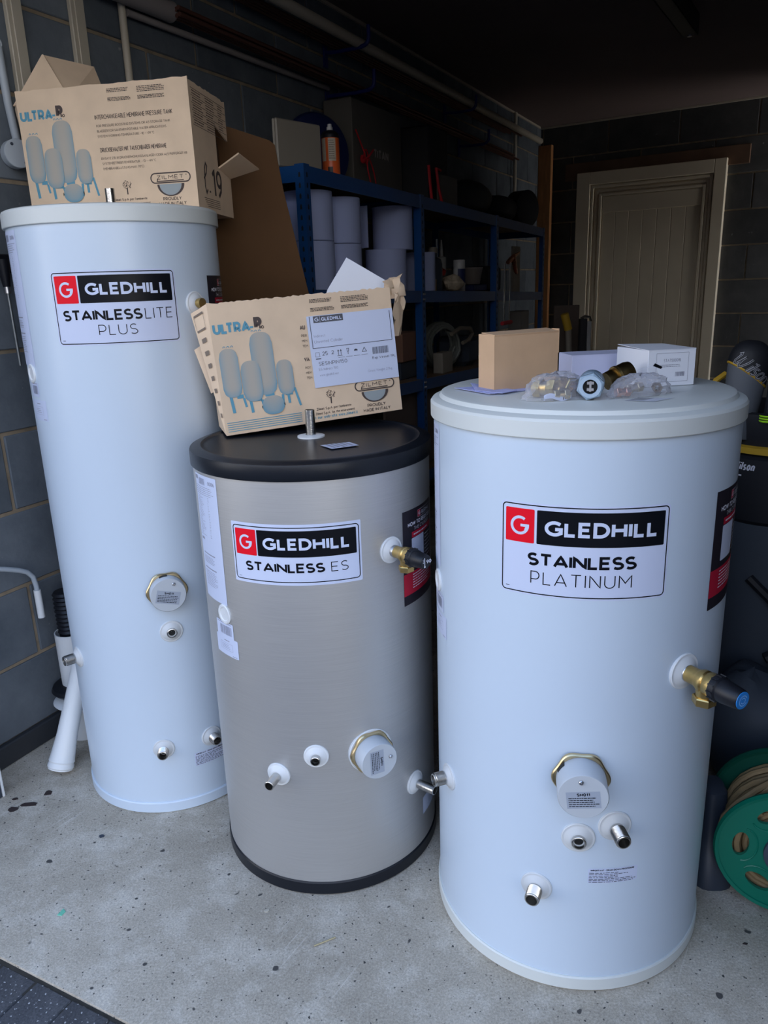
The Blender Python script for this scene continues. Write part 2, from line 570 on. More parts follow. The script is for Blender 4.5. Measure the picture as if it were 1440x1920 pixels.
def copy_tree(o, parent=None, loc=None, **props):
    c = o.copy()
    COL.objects.link(c)
    c.parent = parent
    if loc is not None:
        c.location = loc
    WM[c.name] = WM.get(o.name)
    for k, v in props.items():
        c[k] = v
    for ch in list(o.children):
        copy_tree(ch, c)
    return c

def frame(o, x, y, z=None):
    o = Vector(o); x = Vector(x).normalized(); y = Vector(y)
    y = (y - x * y.dot(x)).normalized()
    z = x.cross(y)
    return Matrix(((x.x, y.x, z.x, o.x), (x.y, y.y, z.y, o.y), (x.z, y.z, z.z, o.z), (0, 0, 0, 1)))

def frame_z(o, z, up=(0, 0, 1)):
    """z axis given, y as close to up as possible"""
    z = Vector(z).normalized(); up = Vector(up)
    y = (up - z * up.dot(z)).normalized()
    x = y.cross(z)
    return Matrix(((x.x, y.x, z.x, o[0]), (x.y, y.y, z.y, o[1]), (x.z, y.z, z.z, o[2]), (0, 0, 0, 1)))

# ------------------------------------------------------------------ stroke lettering
def arc(cx, cy, rx, ry, a0, a1, n=10):
    return [(cx + rx * math.cos(math.radians(a0 + (a1 - a0) * i / n)), cy + ry * math.sin(math.radians(a0 + (a1 - a0) * i / n))) for i in range(n + 1)]
GL = {
 'A': (.80, [[(0, 0), (.40, 1), (.80, 0)], [(.15, .29), (.65, .29)]]),
 'B': (.60, [[(0, 0), (0, 1)] + arc(.33, .765, .24, .235, 90, -90, 8) + [(0, .53)], [(0, .53)] + arc(.35, .265, .25, .265, 90, -90, 8) + [(0, 0)]]),
 'C': (.76, [arc(.48, .5, .48, .5, 48, 312, 16)]),
 'D': (.74, [[(0, 0), (0, 1)] + arc(.30, .5, .44, .5, 90, -90, 12) + [(0, 0)]]),
 'E': (.56, [[(.56, 1), (0, 1), (0, 0), (.56, 0)], [(0, .51), (.50, .51)]]),
 'F': (.54, [[(.54, 1), (0, 1), (0, 0)], [(0, .48), (.48, .48)]]),
 'G': (.86, [arc(.48, .5, .48, .5, 46, 312, 18) + [(.86, .16), (.86, .46), (.52, .46)]]),
 'H': (.70, [[(0, 0), (0, 1)], [(.70, 0), (.70, 1)], [(0, .51), (.70, .51)]]),
 'I': (.0, [[(0, 0), (0, 1)]]),
 'J': (.42, [[(.42, 1), (.42, .28)] + arc(.2, .22, .22, .22, 0, -150, 8)]),
 'K': (.62, [[(0, 0), (0, 1)], [(.60, 1), (0, .38)], [(.20, .58), (.62, 0)]]),
 'L': (.50, [[(0, 1), (0, 0), (.50, 0)]]),
 'M': (.84, [[(0, 0), (0, 1), (.42, .38), (.84, 1), (.84, 0)]]),
 'N': (.70, [[(0, 0), (0, 1), (.70, 0), (.70, 1)]]),
 'O': (.98, [arc(.49, .5, .49, .5, 90, 450, 24)]),
 'P': (.58, [[(0, 0), (0, 1)] + arc(.32, .68, .26, .32, 90, -90, 9) + [(0, .36)]]),
 'Q': (.98, [arc(.49, .5, .49, .5, 90, 450, 24), [(.6, .25), (.95, -.08)]]),
 'R': (.62, [[(0, 0), (0, 1)] + arc(.33, .69, .26, .31, 90, -90, 9) + [(0, .38)], [(.33, .38), (.62, 0)]]),
 'S': (.60, [arc(.30, .745, .27, .255, 40, 270, 10) + arc(.30, .25, .30, .25, 88, -140, 10)]),
 'T': (.66, [[(0, 1), (.66, 1)], [(.33, 1), (.33, 0)]]),
 'U': (.68, [[(0, 1), (0, .36)] + arc(.34, .34, .34, .34, 180, 360, 12) + [(.68, 1)]]),
 'V': (.76, [[(0, 1), (.38, 0), (.76, 1)]]),
 'W': (1.12, [[(0, 1), (.28, 0), (.56, .95), (.84, 0), (1.12, 1)]]),
 'X': (.68, [[(0, 0), (.68, 1)], [(0, 1), (.68, 0)]]),
 'Y': (.70, [[(0, 1), (.35, .45), (.70, 1)], [(.35, .45), (.35, 0)]]),
 'Z': (.62, [[(0, 1), (.62, 1), (0, 0), (.62, 0)]]),
 '0': (.60, [arc(.30, .5, .30, .5, 90, 450, 18)]),
 '1': (.24, [[(0, .8), (.24, 1), (.24, 0)]]),
 '2': (.58, [arc(.29, .71, .28, .29, 165, -35, 9) + [(0, 0), (.58, 0)]]),
 '3': (.56, [arc(.27, .75, .25, .25, 150, -90, 8), arc(.27, .26, .29, .26, 90, -150, 8)]),
 '4': (.62, [[(.46, 0), (.46, 1), (0, .28), (.62, .28)]]),
 '5': (.56, [[(.52, 1), (.08, 1), (.04, .55)] + arc(.26, .31, .29, .31, 110, -145, 10)]),
 '6': (.58, [arc(.29, .29, .28, .29, 160, 520, 16), [(.02, .36), (.12, .75), (.42, 1)]]),
 '7': (.56, [[(0, 1), (.56, 1), (.16, 0)]]),
 '8': (.58, [arc(.29, .75, .24, .25, 90, 450, 14), arc(.29, .26, .29, .26, 90, 450, 14)]),
 '9': (.58, [arc(.29, .70, .28, .29, -20, 340, 16), [(.56, .64), (.46, .25), (.16, 0)]]),
 'a': (.42, [arc(.21, .33, .21, .33, 90, 450, 14), [(.42, .66), (.42, 0)]]),
 'b': (.42, [arc(.21, .33, .21, .33, 90, 450, 14), [(0, 1), (0, 0)]]),
 'c': (.38, [arc(.22, .33, .22, .33, 50, 310, 10)]),
 'd': (.42, [arc(.21, .33, .21, .33, 90, 450, 14), [(.42, 1), (.42, 0)]]),
 'e': (.42, [[(0, .35), (.42, .35)] + arc(.21, .33, .21, .33, 0, 310, 12)]),
 'f': (.26, [[(.26, .98), (.14, .95), (.10, .8), (.10, 0)], [(0, .62), (.24, .62)]]),
 'g': (.42, [arc(.21, .33, .21, .33, 90, 450, 14), [(.42, .66), (.42, -.15), (.2, -.28), (.04, -.2)]]),
 'h': (.38, [[(0, 1), (0, 0)], [(0, .45)] + arc(.19, .45, .19, .2, 180, 0, 6) + [(.38, 0)]]),
 'i': (.0, [[(0, 0), (0, .64)], [(0, .84), (0, .96)]]),
 'j': (.1, [[(.1, .64), (.1, -.2), (0, -.26)], [(.1, .84), (.1, .96)]]),
 'k': (.36, [[(0, 0), (0, 1)], [(.34, .64), (0, .25)], [(.12, .38), (.36, 0)]]),
 'l': (.0, [[(0, 0), (0, 1)]]),
 'm': (.62, [[(0, .64), (0, 0)], [(0, .45)] + arc(.155, .45, .155, .2, 180, 0, 6) + [(.31, 0)], [(.31, .45)] + arc(.465, .45, .155, .2, 180, 0, 6) + [(.62, 0)]]),
 'n': (.38, [[(0, .64), (0, 0)], [(0, .45)] + arc(.19, .45, .19, .2, 180, 0, 6) + [(.38, 0)]]),
 'o': (.42, [arc(.21, .33, .21, .33, 90, 450, 14)]),
 'p': (.42, [arc(.21, .33, .21, .33, 90, 450, 14), [(0, .66), (0, -.3)]]),
 'q': (.42, [arc(.21, .33, .21, .33, 90, 450, 14), [(.42, .66), (.42, -.3)]]),
 'r': (.24, [[(0, .64), (0, 0)], [(0, .42), (.1, .6), (.24, .64)]]),
 's': (.34, [arc(.17, .49, .15, .16, 40, 270, 7) + arc(.17, .165, .17, .165, 88, -140, 7)]),
 't': (.26, [[(.10, .9), (.10, .1), (.26, 0)], [(0, .62), (.26, .62)]]),
 'u': (.38, [[(0, .64), (0, .2)] + arc(.19, .2, .19, .2, 180, 360, 6) + [(.38, .64)], [(.38, .64), (.38, 0)]]),
 'v': (.40, [[(0, .64), (.20, 0), (.40, .64)]]),
 'w': (.60, [[(0, .64), (.15, 0), (.30, .6), (.45, 0), (.60, .64)]]),
 'x': (.36, [[(0, 0), (.36, .64)], [(0, .64), (.36, 0)]]),
 'y': (.38, [[(0, .64), (.19, 0)], [(.38, .64), (.10, -.28)]]),
 'z': (.34, [[(0, .64), (.34, .64), (0, 0), (.34, 0)]]),
 '-': (.34, [[(0, .42), (.34, .42)]]), '.': (.0, [[(0, 0), (0, .07)]]), ',': (.06, [[(.06, .05), (0, -.15)]]), ':': (.0, [[(0, 0), (0, .1)], [(0, .5), (0, .6)]]),
 "'": (.0, [[(0, 1), (0, .75)]]), '(': (.16, [[(.16, 1.1), (0, .7), (0, .3), (.16, -.1)]]), ')': (.16, [[(0, 1.1), (.16, .7), (.16, .3), (0, -.1)]]),
 '~': (.4, [[(0, .4), (.13, .5), (.27, .4), (.4, .5)]]), '+': (.4, [[(0, .4), (.4, .4)], [(.2, .6), (.2, .2)]]), '/': (.36, [[(0, 0), (.36, 1)]]),
 '*': (.2, [arc(.1, .9, .1, .1, 0, 360, 8)]), '#': (.0, []),
}

def strip(mb, pts, t, mp, seg=0.006, closed=None):
    """stroke a 2D polyline with butt ends and mitred joints; mp maps (u,v)->3D"""
    if closed is None:
        closed = len(pts) > 3 and math.hypot(pts[0][0] - pts[-1][0], pts[0][1] - pts[-1][1]) < 1e-7
    if closed:
        pts = pts[:-1]
    P = []
    n = len(pts)
    for i in range(n if closed else n - 1):
        a = pts[i]; b = pts[(i + 1) % n]
        L = math.hypot(b[0] - a[0], b[1] - a[1])
        if L < 1e-9:
            continue
        k = max(1, int(math.ceil(L / seg)))
        for j in range(k):
            P.append((a[0] + (b[0] - a[0]) * j / k, a[1] + (b[1] - a[1]) * j / k))
    if not closed:
        P.append(pts[-1])
    n = len(P)
    if n < 2:
        return
    vs = []
    for i in range(n):
        if closed:
            a, c = P[i - 1], P[(i + 1) % n]
        else:
            a, c = P[max(i - 1, 0)], P[min(i + 1, n - 1)]
        b = P[i]
        def nrm(p, q):
            dx, dy = q[0] - p[0], q[1] - p[1]
            L = math.hypot(dx, dy) or 1
            return (-dy / L, dx / L)
        n1 = nrm(a, b) if a != b else nrm(b, c)
        n2 = nrm(b, c) if b != c else n1
        mx, my = n1[0] + n2[0], n1[1] + n2[1]
        L = math.hypot(mx, my)
        if L < 0.35:
            mx, my, k = n2[0], n2[1], 1.0
        else:
            mx, my = mx / L, my / L
            k = min(1.0 / max(0.3, mx * n1[0] + my * n1[1]), 2.4)
        vs.append(mp(b[0] + mx * t / 2 * k, b[1] + my * t / 2 * k))
        vs.append(mp(b[0] - mx * t / 2 * k, b[1] - my * t / 2 * k))
    fs = []
    for i in range(n if closed else n - 1):
        j = (i + 1) % n
        fs.append((2 * i, 2 * i + 1, 2 * j + 1, 2 * j))
    mb.add(vs, fs)

def text_width(s, xs, t, gap):
    wd = 0
    for ch in s:
        if ch == ' ':
            wd += 0.30 * xs + gap
        else:
            wd += GL[ch][0] * xs + t + gap
    return wd - gap

def text(mb, s, u, v, h, mp, wt=0.16, width=None, gap=0.13, xs=1.0, align='l', slant=0.0):
    """letter a string with cap height h at (u,v); width squeezes it to fit"""
    t = wt
    k = 1.0
    W = text_width(s, xs, t, gap)
    if width is not None:
        k = width / (W * h)
    if align == 'c':
        u -= W * h * k / 2
    if align == 'r':
        u -= W * h * k
    x = 0.0
    for idx, ch in enumerate(s):
        if ch == ' ':
            x += 0.30 * xs + gap
            continue
        wd, st = GL[ch]
        for l in st:
            q = []
            for (a, b) in l:
                yy = t / 2 + b * (1 - t) if b >= 0 else b
                px = (x + t / 2 + a * xs + slant * yy) * h * k
                q.append((u + px, v + yy * h))
            if ch in 'AEFGHIKLMNRTUVWXYZ147' and slant == 0:
                mq = lambda a, b: mp(a, min(max(b, v), v + h))
            else:
                mq = mp
            strip(mb, q, t * h * (k ** 0.5 if k < 1 else 1), mq)
        x += wd * xs + t + gap
        if ch == 'L' and s[idx + 1:idx + 2] == 'T':
            x -= 0.26

def rect(mb, u0, v0, u1, v1, mp, nu=None, nv=1, rad=0.0):
    if rad > 0:
        pts = arc(u1 - rad, v1 - rad, rad, rad, 0, 90, 5) + arc(u0 + rad, v1 - rad, rad, rad, 90, 180, 5) + arc(u0 + rad, v0 + rad, rad, rad, 180, 270, 5) + arc(u1 - rad, v0 + rad, rad, rad, 270, 360, 5)
        # columns so it can wrap round a curved shell
        n = nu or 20
        us = [u0 + (u1 - u0) * i / n for i in range(n + 1)]
        us += [u0 + rad * q for q in (0.08, 0.3, 0.6)] + [u1 - rad * q for q in (0.08, 0.3, 0.6)]
        us = sorted(us)
        vs = []
        for x in us:
            e = min(x - u0, u1 - x)
            d = rad - math.sqrt(max(0, rad * rad - (rad - e) ** 2)) if e < rad else 0
            vs += [mp(x, v0 + d), mp(x, v1 - d)]
        mb.add(vs, [(2 * i, 2 * i + 2, 2 * i + 3, 2 * i + 1) for i in range(len(us) - 1)])
        return
    n = nu or max(1, int(abs(u1 - u0) / 0.008))
    vs = []
    for j in range(nv + 1):
        for i in range(n + 1):
            vs.append(mp(u0 + (u1 - u0) * i / n, v0 + (v1 - v0) * j / nv))
    mb.add(vs, [(j * (n + 1) + i, j * (n + 1) + i + 1, (j + 1) * (n + 1) + i + 1, (j + 1) * (n + 1) + i) for j in range(nv) for i in range(n)])

def rrect_line(mb, u0, v0, u1, v1, rad, t, mp):
    pts = arc(u1 - rad, v1 - rad, rad, rad, 0, 90, 6) + arc(u0 + rad, v1 - rad, rad, rad, 90, 180, 6) + arc(u0 + rad, v0 + rad, rad, rad, 180, 270, 6) + arc(u1 - rad, v0 + rad, rad, rad, 270, 360, 6)
    strip(mb, pts + [pts[0]], t, mp, closed=True)

def lines_of_print(mb, u0, v0, u1, v1, n, mp, t=None, rng=None, ragged=0.25):
    rng = rng or random.Random(3)
    dv = (v1 - v0) / n
    t = t or abs(dv) * 0.32
    for i in range(n):
        v = v1 - dv * (i + 0.5)
        u = u0
        end = u1 - (u1 - u0) * ragged * rng.random()
        while u < end:
            wl = (u1 - u0) * (0.03 + 0.09 * rng.random())
            wl = min(wl, end - u)
            rect(mb, u, v - t / 2, u + wl, v + t / 2, mp, nu=max(1, int(wl / 0.01)))
            u += wl + (u1 - u0) * 0.018

def barcode(mb, u0, v0, u1, v1, mp, n=22, rng=None):
    rng = rng or random.Random(5)
    u = u0
    k = (u1 - u0) / n
    while u < u1:
        wl = k * rng.choice((0.25, 0.4, 0.7))
        rect(mb, u, v0, min(u + wl, u1), v1, mp, nu=1)
        u += wl + k * rng.choice((0.3, 0.45, 0.7))

def flat(O, X, Y, off=0.0):
    O = Vector(O); X = Vector(X).normalized(); Y = Vector(Y).normalized()
    N = X.cross(Y).normalized()
    return lambda u, v: O + X * u + Y * v + N * off

# ------------------------------------------------------------------ garage frame: s along the left wall, n out from it
P0 = Vector((-1.0871, 2.0359, 0.0))
TA = math.radians(27.0)
D_ = Vector((math.sin(TA), math.cos(TA), 0))
N_ = Vector((math.cos(TA), -math.sin(TA), 0))
def G(s, n, z):
    return P0 + D_ * s + N_ * n + Vector((0, 0, z))
GX = Matrix(((D_.x, -N_.x, 0, P0.x), (D_.y, -N_.y, 0, P0.y), (0, 0, 1, 0), (0, 0, 0, 1)))   # local x=s, y=-n
def gbox(mb, s0, s1, n0, n1, z0, z1, bev=0.0):
    return mb.box((s0, -n1, z0), (s1, -n0, z1), GX, bev)
PC = Vector((1.391, 6.899, 0.0))
BV = Vector((0.8271, -0.5620, 0)); BN = Vector((-0.5620, -0.8271, 0))
BX = Matrix(((BV.x, -BN.x, 0, PC.x), (BV.y, -BN.y, 0, PC.y), (0, 0, 1, 0), (0, 0, 0, 1)))
def Bk(a, n, z):
    return PC + BV * a + BN * n + Vector((0, 0, z))
def bbox_(mb, a0, a1, n0, n1, z0, z1, bev=0.0):
    return mb.box((a0, -n1, z0), (a1, -n0, z1), BX, bev)
CEIL = 2.49
S_DOOR = -0.56

def struct(name, mb, m, **k):
    mn = Vector((0, 0, 0))
    me = bpy.data.meshes.new(name)
    me.from_pydata([tuple(v) for v in mb.v], [], mb.f)
    me.materials.append(M[m] if isinstance(m, str) else m)
    fix_normals(me)
    o = bpy.data.objects.new(name, me)
    WM[o.name] = mn
    return finish(o, None, kind='structure', **k)

# floor slab and drive
fb = MB(); gbox(fb, S_DOOR, 8.0, -0.1, 2.9, -0.12, 0.0)
floor = struct('floor', fb, 'floor')
gb = MB(); gbox(gb, -16.0, S_DOOR - 0.0, -9, 11, -0.20, -0.035)
gbox(gb, -0.60, S_DOOR - 0.0005, -1, 4, -0.034, -0.006)
drive = struct('ground', gb, 'sand')
pav_me = None
pm = MB().box((-0.0985, -0.0485, -0.055), (0.0985, 0.0485, 0.0), None, 0.0035)
pav_me = bpy.data.meshes.new('paver')
pav_me.from_pydata([tuple(v) for v in pm.v], [], pm.f)
pav_me.materials.append(M['paver'])
fix_normals(pav_me)
rp = random.Random(11)
for row in range(4):
    for i in range(22):
        if row >= 2 and i > 12:
            continue
        s = S_DOOR - 0.005 - 0.1 - row * 0.2
        n = 0.053 + i * 0.0988
        if row >= 1:
            n -= 0.03 * row
        o = bpy.data.objects.new('paver', pav_me)
        p = G(s, n, -0.004 + rp.uniform(-0.0015, 0.0015))
        o.matrix_world = Matrix.Translation(p) @ Matrix.Rotation(PI / 2 - TA + rp.uniform(-.006, .006), 4, 'Z')
        finish(o, drive)
# the rest of the drive, seen only in reflections and from the side
db = MB(); gbox(db, -16.0, S_DOOR - 0.83, -9, 11, -0.034, -0.008)
struct('driveway', db, 'paver')

# left wall: mortar bed with separate blocks
def brick_mesh(name, L, H, T, bev=0.003, m='block'):
    b = MB().box((-L / 2, 0, 0), (L / 2, T, H), None, bev)
    me = bpy.data.meshes.new(name)
    me.from_pydata([tuple(v) for v in b.v], [], b.f)
    me.materials.append(M[m])
    fix_normals(me)
    return me
lb = MB(); gbox(lb, -0.6, 5.7, -0.12, -0.006, 0.0, CEIL + 0.02)
wall_left = struct('wall_left', lb, 'mortar')
bm_l = brick_mesh('block', 0.4895, 0.2105, 0.08)
rb = random.Random(4)
zc = [0.284 + 0.2215 * k for k in range(-2, 10)]
for k, z0 in enumerate(zc):
    joint = 0.335 if k % 2 else 0.085
    # courses that start at 0.284, 0.727 ... have joints near 0.085
    if k % 2 == 0:
        joint = 0.0845
    j = joint - 0.5 * 2
    top = min(z0 + 0.2105, CEIL)
    bot = max(z0, 0.067)
    if top - bot < 0.02:
        continue
    while j < 5.55:
        a, b_ = max(j, -0.6), min(j + 0.5, 5.62)
        if b_ - a > 0.06:
            o = bpy.data.objects.new('block', bm_l)
            o.matrix_world = GX @ Matrix.Translation(((a + b_) / 2, rb.uniform(-0.0008, 0.0012), bot)) @ Matrix.Diagonal(((b_ - a - 0.0115) / 0.4895, 1, (top - bot) / 0.2105, 1))
            finish(o, wall_left)
        j += 0.5
tb = MB(); gbox(tb, -0.5, 5.3, -0.005, 0.016, 0.0, 0.066, 0.004)
struct('baseboard_left', tb, 'membrane')
# debris line of mortar on top of the membrane
# back wall
bb = MB(); bbox_(bb, -0.5, 3.1, -0.14, -0.006, 0.0, CEIL + 0.02)
wall_back = struct('wall_back', bb, 'mortar')
bm_b = brick_mesh('block', 0.53, 0.235, 0.08, m='block_shaded')
for k in range(11):
    z0 = 0.031 + 0.2465 * k - 0.2465
    bot = max(z0, 0.0); top = min(z0 + 0.235, CEIL)
    if top - bot < 0.03:
        continue
    j = (1.64 if k % 2 == 0 else 1.90) - 0.54 * 4
    while j < 3.0:
        spans = [(j, j + 0.54)]
        for a, b_ in spans:
            a = max(a, -0.4)
            if bot < 2.14:                       # doorway opening behind the door
                if bot > 1.9:
                    pass
                elif a > 0.42 and b_ < 1.40:
                    continue
                if bot < 1.9 and a < 0.42 < b_:
                    b_ = 0.42
                if bot < 1.9 and a < 1.40 < b_:
                    a = 1.40
            if b_ - a < 0.05:
                continue
            o = bpy.data.objects.new('block', bm_b)
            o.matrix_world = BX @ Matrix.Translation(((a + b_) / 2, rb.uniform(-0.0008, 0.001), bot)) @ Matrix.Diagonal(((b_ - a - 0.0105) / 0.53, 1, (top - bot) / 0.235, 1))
            finish(o, wall_back)
        j += 0.54
# right wall, ceiling, door head
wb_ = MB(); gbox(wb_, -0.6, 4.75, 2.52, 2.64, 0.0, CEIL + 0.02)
struct('wall_right', wb_, 'block_shaded')
cb = MB(); gbox(cb, -0.75, 6.6, -0.13, 3.0, CEIL, CEIL + 0.08)
struct('ceiling', cb, 'ceiling')
hb = MB(); gbox(hb, -0.75, -0.56, -0.1, 3.0, 2.30, CEIL)
struct('wall_front', hb, 'mortar')
pb = MB(); gbox(pb, -0.75, -0.61, -1.9, -0.13, 0.0, 2.6)
struct('wall_pier_left', pb, 'mortar')
pb = MB(); gbox(pb, -0.75, -0.61, 2.30, 4.6, 0.0, 2.6)
struct('wall_pier_right', pb, 'mortar')  # unseen pier, set inward to cut light from the right
nb = MB(); gbox(nb, -15.5, -15.1, -9, 12, -0.03, 3.5)
struct('wall_sky_block', nb, 'sky_block_render')  # unseen facade added outside, height set to block low sky light
# ceiling trims
t1 = MB(); gbox(t1, -0.5, 5.4, 0.0, 0.012, CEIL - 0.014, CEIL - 0.001)
struct('trim_1', t1, 'conduit')
t2 = MB(); bbox_(t2, 0.0, 2.9, 0.0, 0.012, CEIL - 0.014, CEIL - 0.001)
struct('trim_2', t2, 'conduit')
# batten end hanging below the ceiling
t3 = MB(); t3.box((0.84, 1.70, 2.40), (0.90, 3.02, CEIL - 0.001), Matrix.Rotation(0.0, 4, 'Z'), 0.006)

# door in the back wall
dm = MB(); bbox_(dm, 0.56, 1.30, 0.006, 0.020, 0.012, 1.90)
door = struct('door_1', dm, 'door_paint')
def dpart(name, mb, m='door_paint', label=None):
    return part(name, mb, m, door, label)
fr = MB()
bbox_(fr, 0.333, 0.445, -0.02, 0.045, 0.0, 2.11, 0.004)
dpart('jamb', fr)
fr = MB(); bbox_(fr, 1.375, 1.460, -0.02, 0.045, 0.0, 2.11, 0.004)
dpart('jamb', fr)
fr = MB(); bbox_(fr, 0.445, 1.375, -0.02, 0.045, 2.015, 2.11, 0.004)
dpart('head', fr)
for a0, a1, zt_, n1 in ((0.452, 1.368, 2.008, 0.038), (0.485, 1.345, 1.975, 0.030), (0.520, 1.322, 1.945, 0.036)):
    t = 0.020
    x = MB()
    bbox_(x, a0, a0 + t, 0.0, n1, 0.0, zt_, 0.003)
    bbox_(x, a1 - t, a1, 0.0, n1, 0.0, zt_, 0.003)
    bbox_(x, a0 + t, a1 - t, 0.0, n1, zt_ - t, zt_, 0.003)
    dpart('moulding', x)
x = MB(); bbox_(x, 0.36, 1.44, -0.015, 0.012, 0.0, 2.05); dpart('lining', x)
x = MB(); bbox_(x, 0.545, 1.30, 0.018, 0.030, 1.80, 1.92, 0.003); dpart('top_rail', x)
wb2 = (1.30 - 0.545) / 7
for i in range(7):
    x = MB(); bbox_(x, 0.545 + i * wb2 + 0.002, 0.545 + (i + 1) * wb2 - 0.002, 0.015, 0.024, 0.012, 1.80, 0.003)
    dpart('plank', x)
# lintel shows above and beside the frame
lm = MB(); bbox_(lm, 0.223, 1.605, -0.004, 0.018, 2.06, 2.19, 0.003)
struct('trim_3', lm, 'lintel')

# ------------------------------------------------------------------ hot water cylinders
def water_cylinder(label, cx, cy, r, z_lid, z_top, mats, base_h, lid_over, base_over):
    root_ = root('water_cylinder', (cx, cy, 0), label, 'cylinder')
    T = Matrix.Translation((cx, cy, 0))
    body, lidm, basem = mats
    N = 160
    x = MB().lathe([(r, base_h - 0.004), (r, z_lid + 0.004)], N, T)
    part('casing', x, body, root_, ang=60)
    x = MB().lathe([(0.02, 0.0), (r + base_over - 0.004, 0.0), (r + base_over, 0.004), (r + base_over, base_h - 0.003), (r + base_over - 0.002, base_h), (r - 0.004, base_h)], N, T)
    part('base_ring', x, basem, root_, ang=30)
    return root_, T

def cyl_map(C, th0, z0, off):
    cx, cy, r = C
    R = r + off
    return lambda u, v: Vector((cx + R * math.cos(th0 + u / r), cy + R * math.sin(th0 + u / r), z0 + v))

def radial(C, deg, z, off=0.0):
    """frame on the casing: z axis outward, y up, x to the right as seen from outside"""
    cx, cy, r = C
    t = math.radians(deg)
    o = Vector((cx + (r + off) * math.cos(t), cy + (r + off) * math.sin(t), z))
    return frame_z(o, (math.cos(t), math.sin(t), 0))

def flange_profile(R, h):
    return [(R, -0.006), (R, 0.0015), (R - 0.0015, 0.003), (R - 0.004, 0.0028), (R * 0.80, 0.0035), (R * 0.55, h), (R * 0.42, h + 0.001), (0.008, h + 0.001)]

def pipe_port(C, parent, deg, z, R=0.029, h=0.010, pr_=0.0125, plen=0.040, thread=True, drop=0.0, white='grey_white', bore=True, yaw=0.0, rings=0):
    X = radial(C, deg, z)
    f = MB().lathe(flange_profile(R, h), 40, X)
    fo = part('flange', f, white, parent)
    Y = X @ Matrix.Rotation(drop, 4, 'X') @ Matrix.Rotation(yaw, 4, 'Y')
    p = [(pr_, -0.004), (pr_, plen * 0.35)]
    if thread:
        zz = plen * 0.35
        while zz < plen - 0.004:
            p += [(pr_, zz), (pr_ * 1.075, zz + 0.0006), (pr_, zz + 0.0013)]
            zz += 0.0015
    p += [(pr_, plen - 0.001), (pr_ - 0.0012, plen), (pr_ * 0.80, plen), (pr_ * 0.78, plen - 0.002), (pr_ * 0.78, plen * 0.55), (pr_ * 0.74, plen * 0.52), (pr_ * 0.74, 0.0)]
    part('pipe', MB().lathe(p, 36, Y), 'steel', fo, ang=50)
    b = MB().lathe([(0.0005, 0.002), (pr_ * 0.73, 0.002)], 24, Y)
    part('bore', b, 'hole', fo)
    return fo

def immersion_heater(C, parent, deg, z, R=0.043, L=0.052, nutR=0.050, rot=0.0, flange=None, screw=(0.0, 0.6), rows=None, drop=0.0, lab=None, gapdeg=None):
    X = radial(C, deg, z)
    if flange:
        fo = part('flange', MB().lathe(flange_profile(flange, 0.008), 56, X), 'white_plastic', parent)
    Y = X @ Matrix.Rotation(drop, 4, 'X')
    p = [(R * 0.98, 0.0), (R, 0.004), (R, L - 0.002), (R - 0.0016, L), (0.001, L)]
    cap = part('immersion_heater', MB().lathe(p, 64, Y), 'light_grey_cap', parent, ang=40)
    nut = MB()
    vs = []; n = 72
    for zz, k in ((0.002, 1.0), (0.004, 1.03), (0.009, 1.03), (0.011, 0.99)):
        for i in range(n):
            a = 2 * PI * i / n + rot
            hexr = nutR * (1 + 0.045 * math.cos(6 * a)) * k
            vs.append((hexr * math.cos(a - rot * 0), hexr * math.sin(a), zz))
    for zz, rr in ((0.011, R * 1.01), (0.002, R * 1.01)):
        for i in range(n):
            a = 2 * PI * i / n + rot
            vs.append((rr * math.cos(a), rr * math.sin(a), zz))
    fs = []
    for j in range(6):
        for i in range(n):
            j2 = (j + 1) % 6; i2 = (i + 1) % n
            fs.append((j * n + i, j * n + i2, j2 * n + i2, j2 * n + i))
    nut.add(vs, fs, Y)
    part('brass_nut', nut, 'brass_pale', cap, ang=30)
    if gapdeg is not None:
        ga = math.radians(gapdeg)
        gp = MB().lathe([(R * 1.004, 0.002), (R * 1.03, 0.006), (R * 1.03, 0.015), (R * 1.004, 0.020)], 10, Y, a0=ga - 0.22, a1=ga + 0.22)
        part('cable_notch', gp, 'hole', cap)
    sx, sy = screw[0] * R, screw[1] * R
    s = MB().lathe([(0.0042, L - 0.001), (0.0042, L + 0.002), (0.003, L + 0.0035), (0.0012, L + 0.0035), (0.0008, L + 0.002)], 16, Y @ Matrix.Translation((sx, sy, 0)), cap1=True)
    part('screw', s, 'zinc', cap)
    # rating plate
    ang = lab or 0.0
    mp0 = lambda u, v, o=0.0: (Y @ Matrix.Rotation(ang, 4, 'Z')) @ Vector((u, v, L + o))
    pl = MB(); rect(pl, -R * 0.66, -R * 0.52, R * 0.66, R * 0.24, lambda u, v: mp0(u, v, 0.0003), nu=1)
    plate = part('rating_plate', pl, 'plate_grey', cap)
    tx = MB(); m2 = lambda u, v: mp0(u, v, 0.0006)
    text(tx, 'SH011', -R * 0.24, R * 0.04, R * 0.14, m2, wt=0.24, width=R * 0.5)
    lines_of_print(tx, -R * 0.58, -R * 0.46, R * 0.60, R * 0.0, 5, m2, t=R * 0.035, rng=random.Random(int(deg * 7) % 97))
    part('print', tx, 'ink', cap, kind='stuff')
    return cap
M['light_grey_cap'] = mat('grey white cap plastic', (0.50, 0.535, 0.57), 0.45)
M['plate_grey'] = mat('silver plate', (0.36, 0.40, 0.47), 0.4)

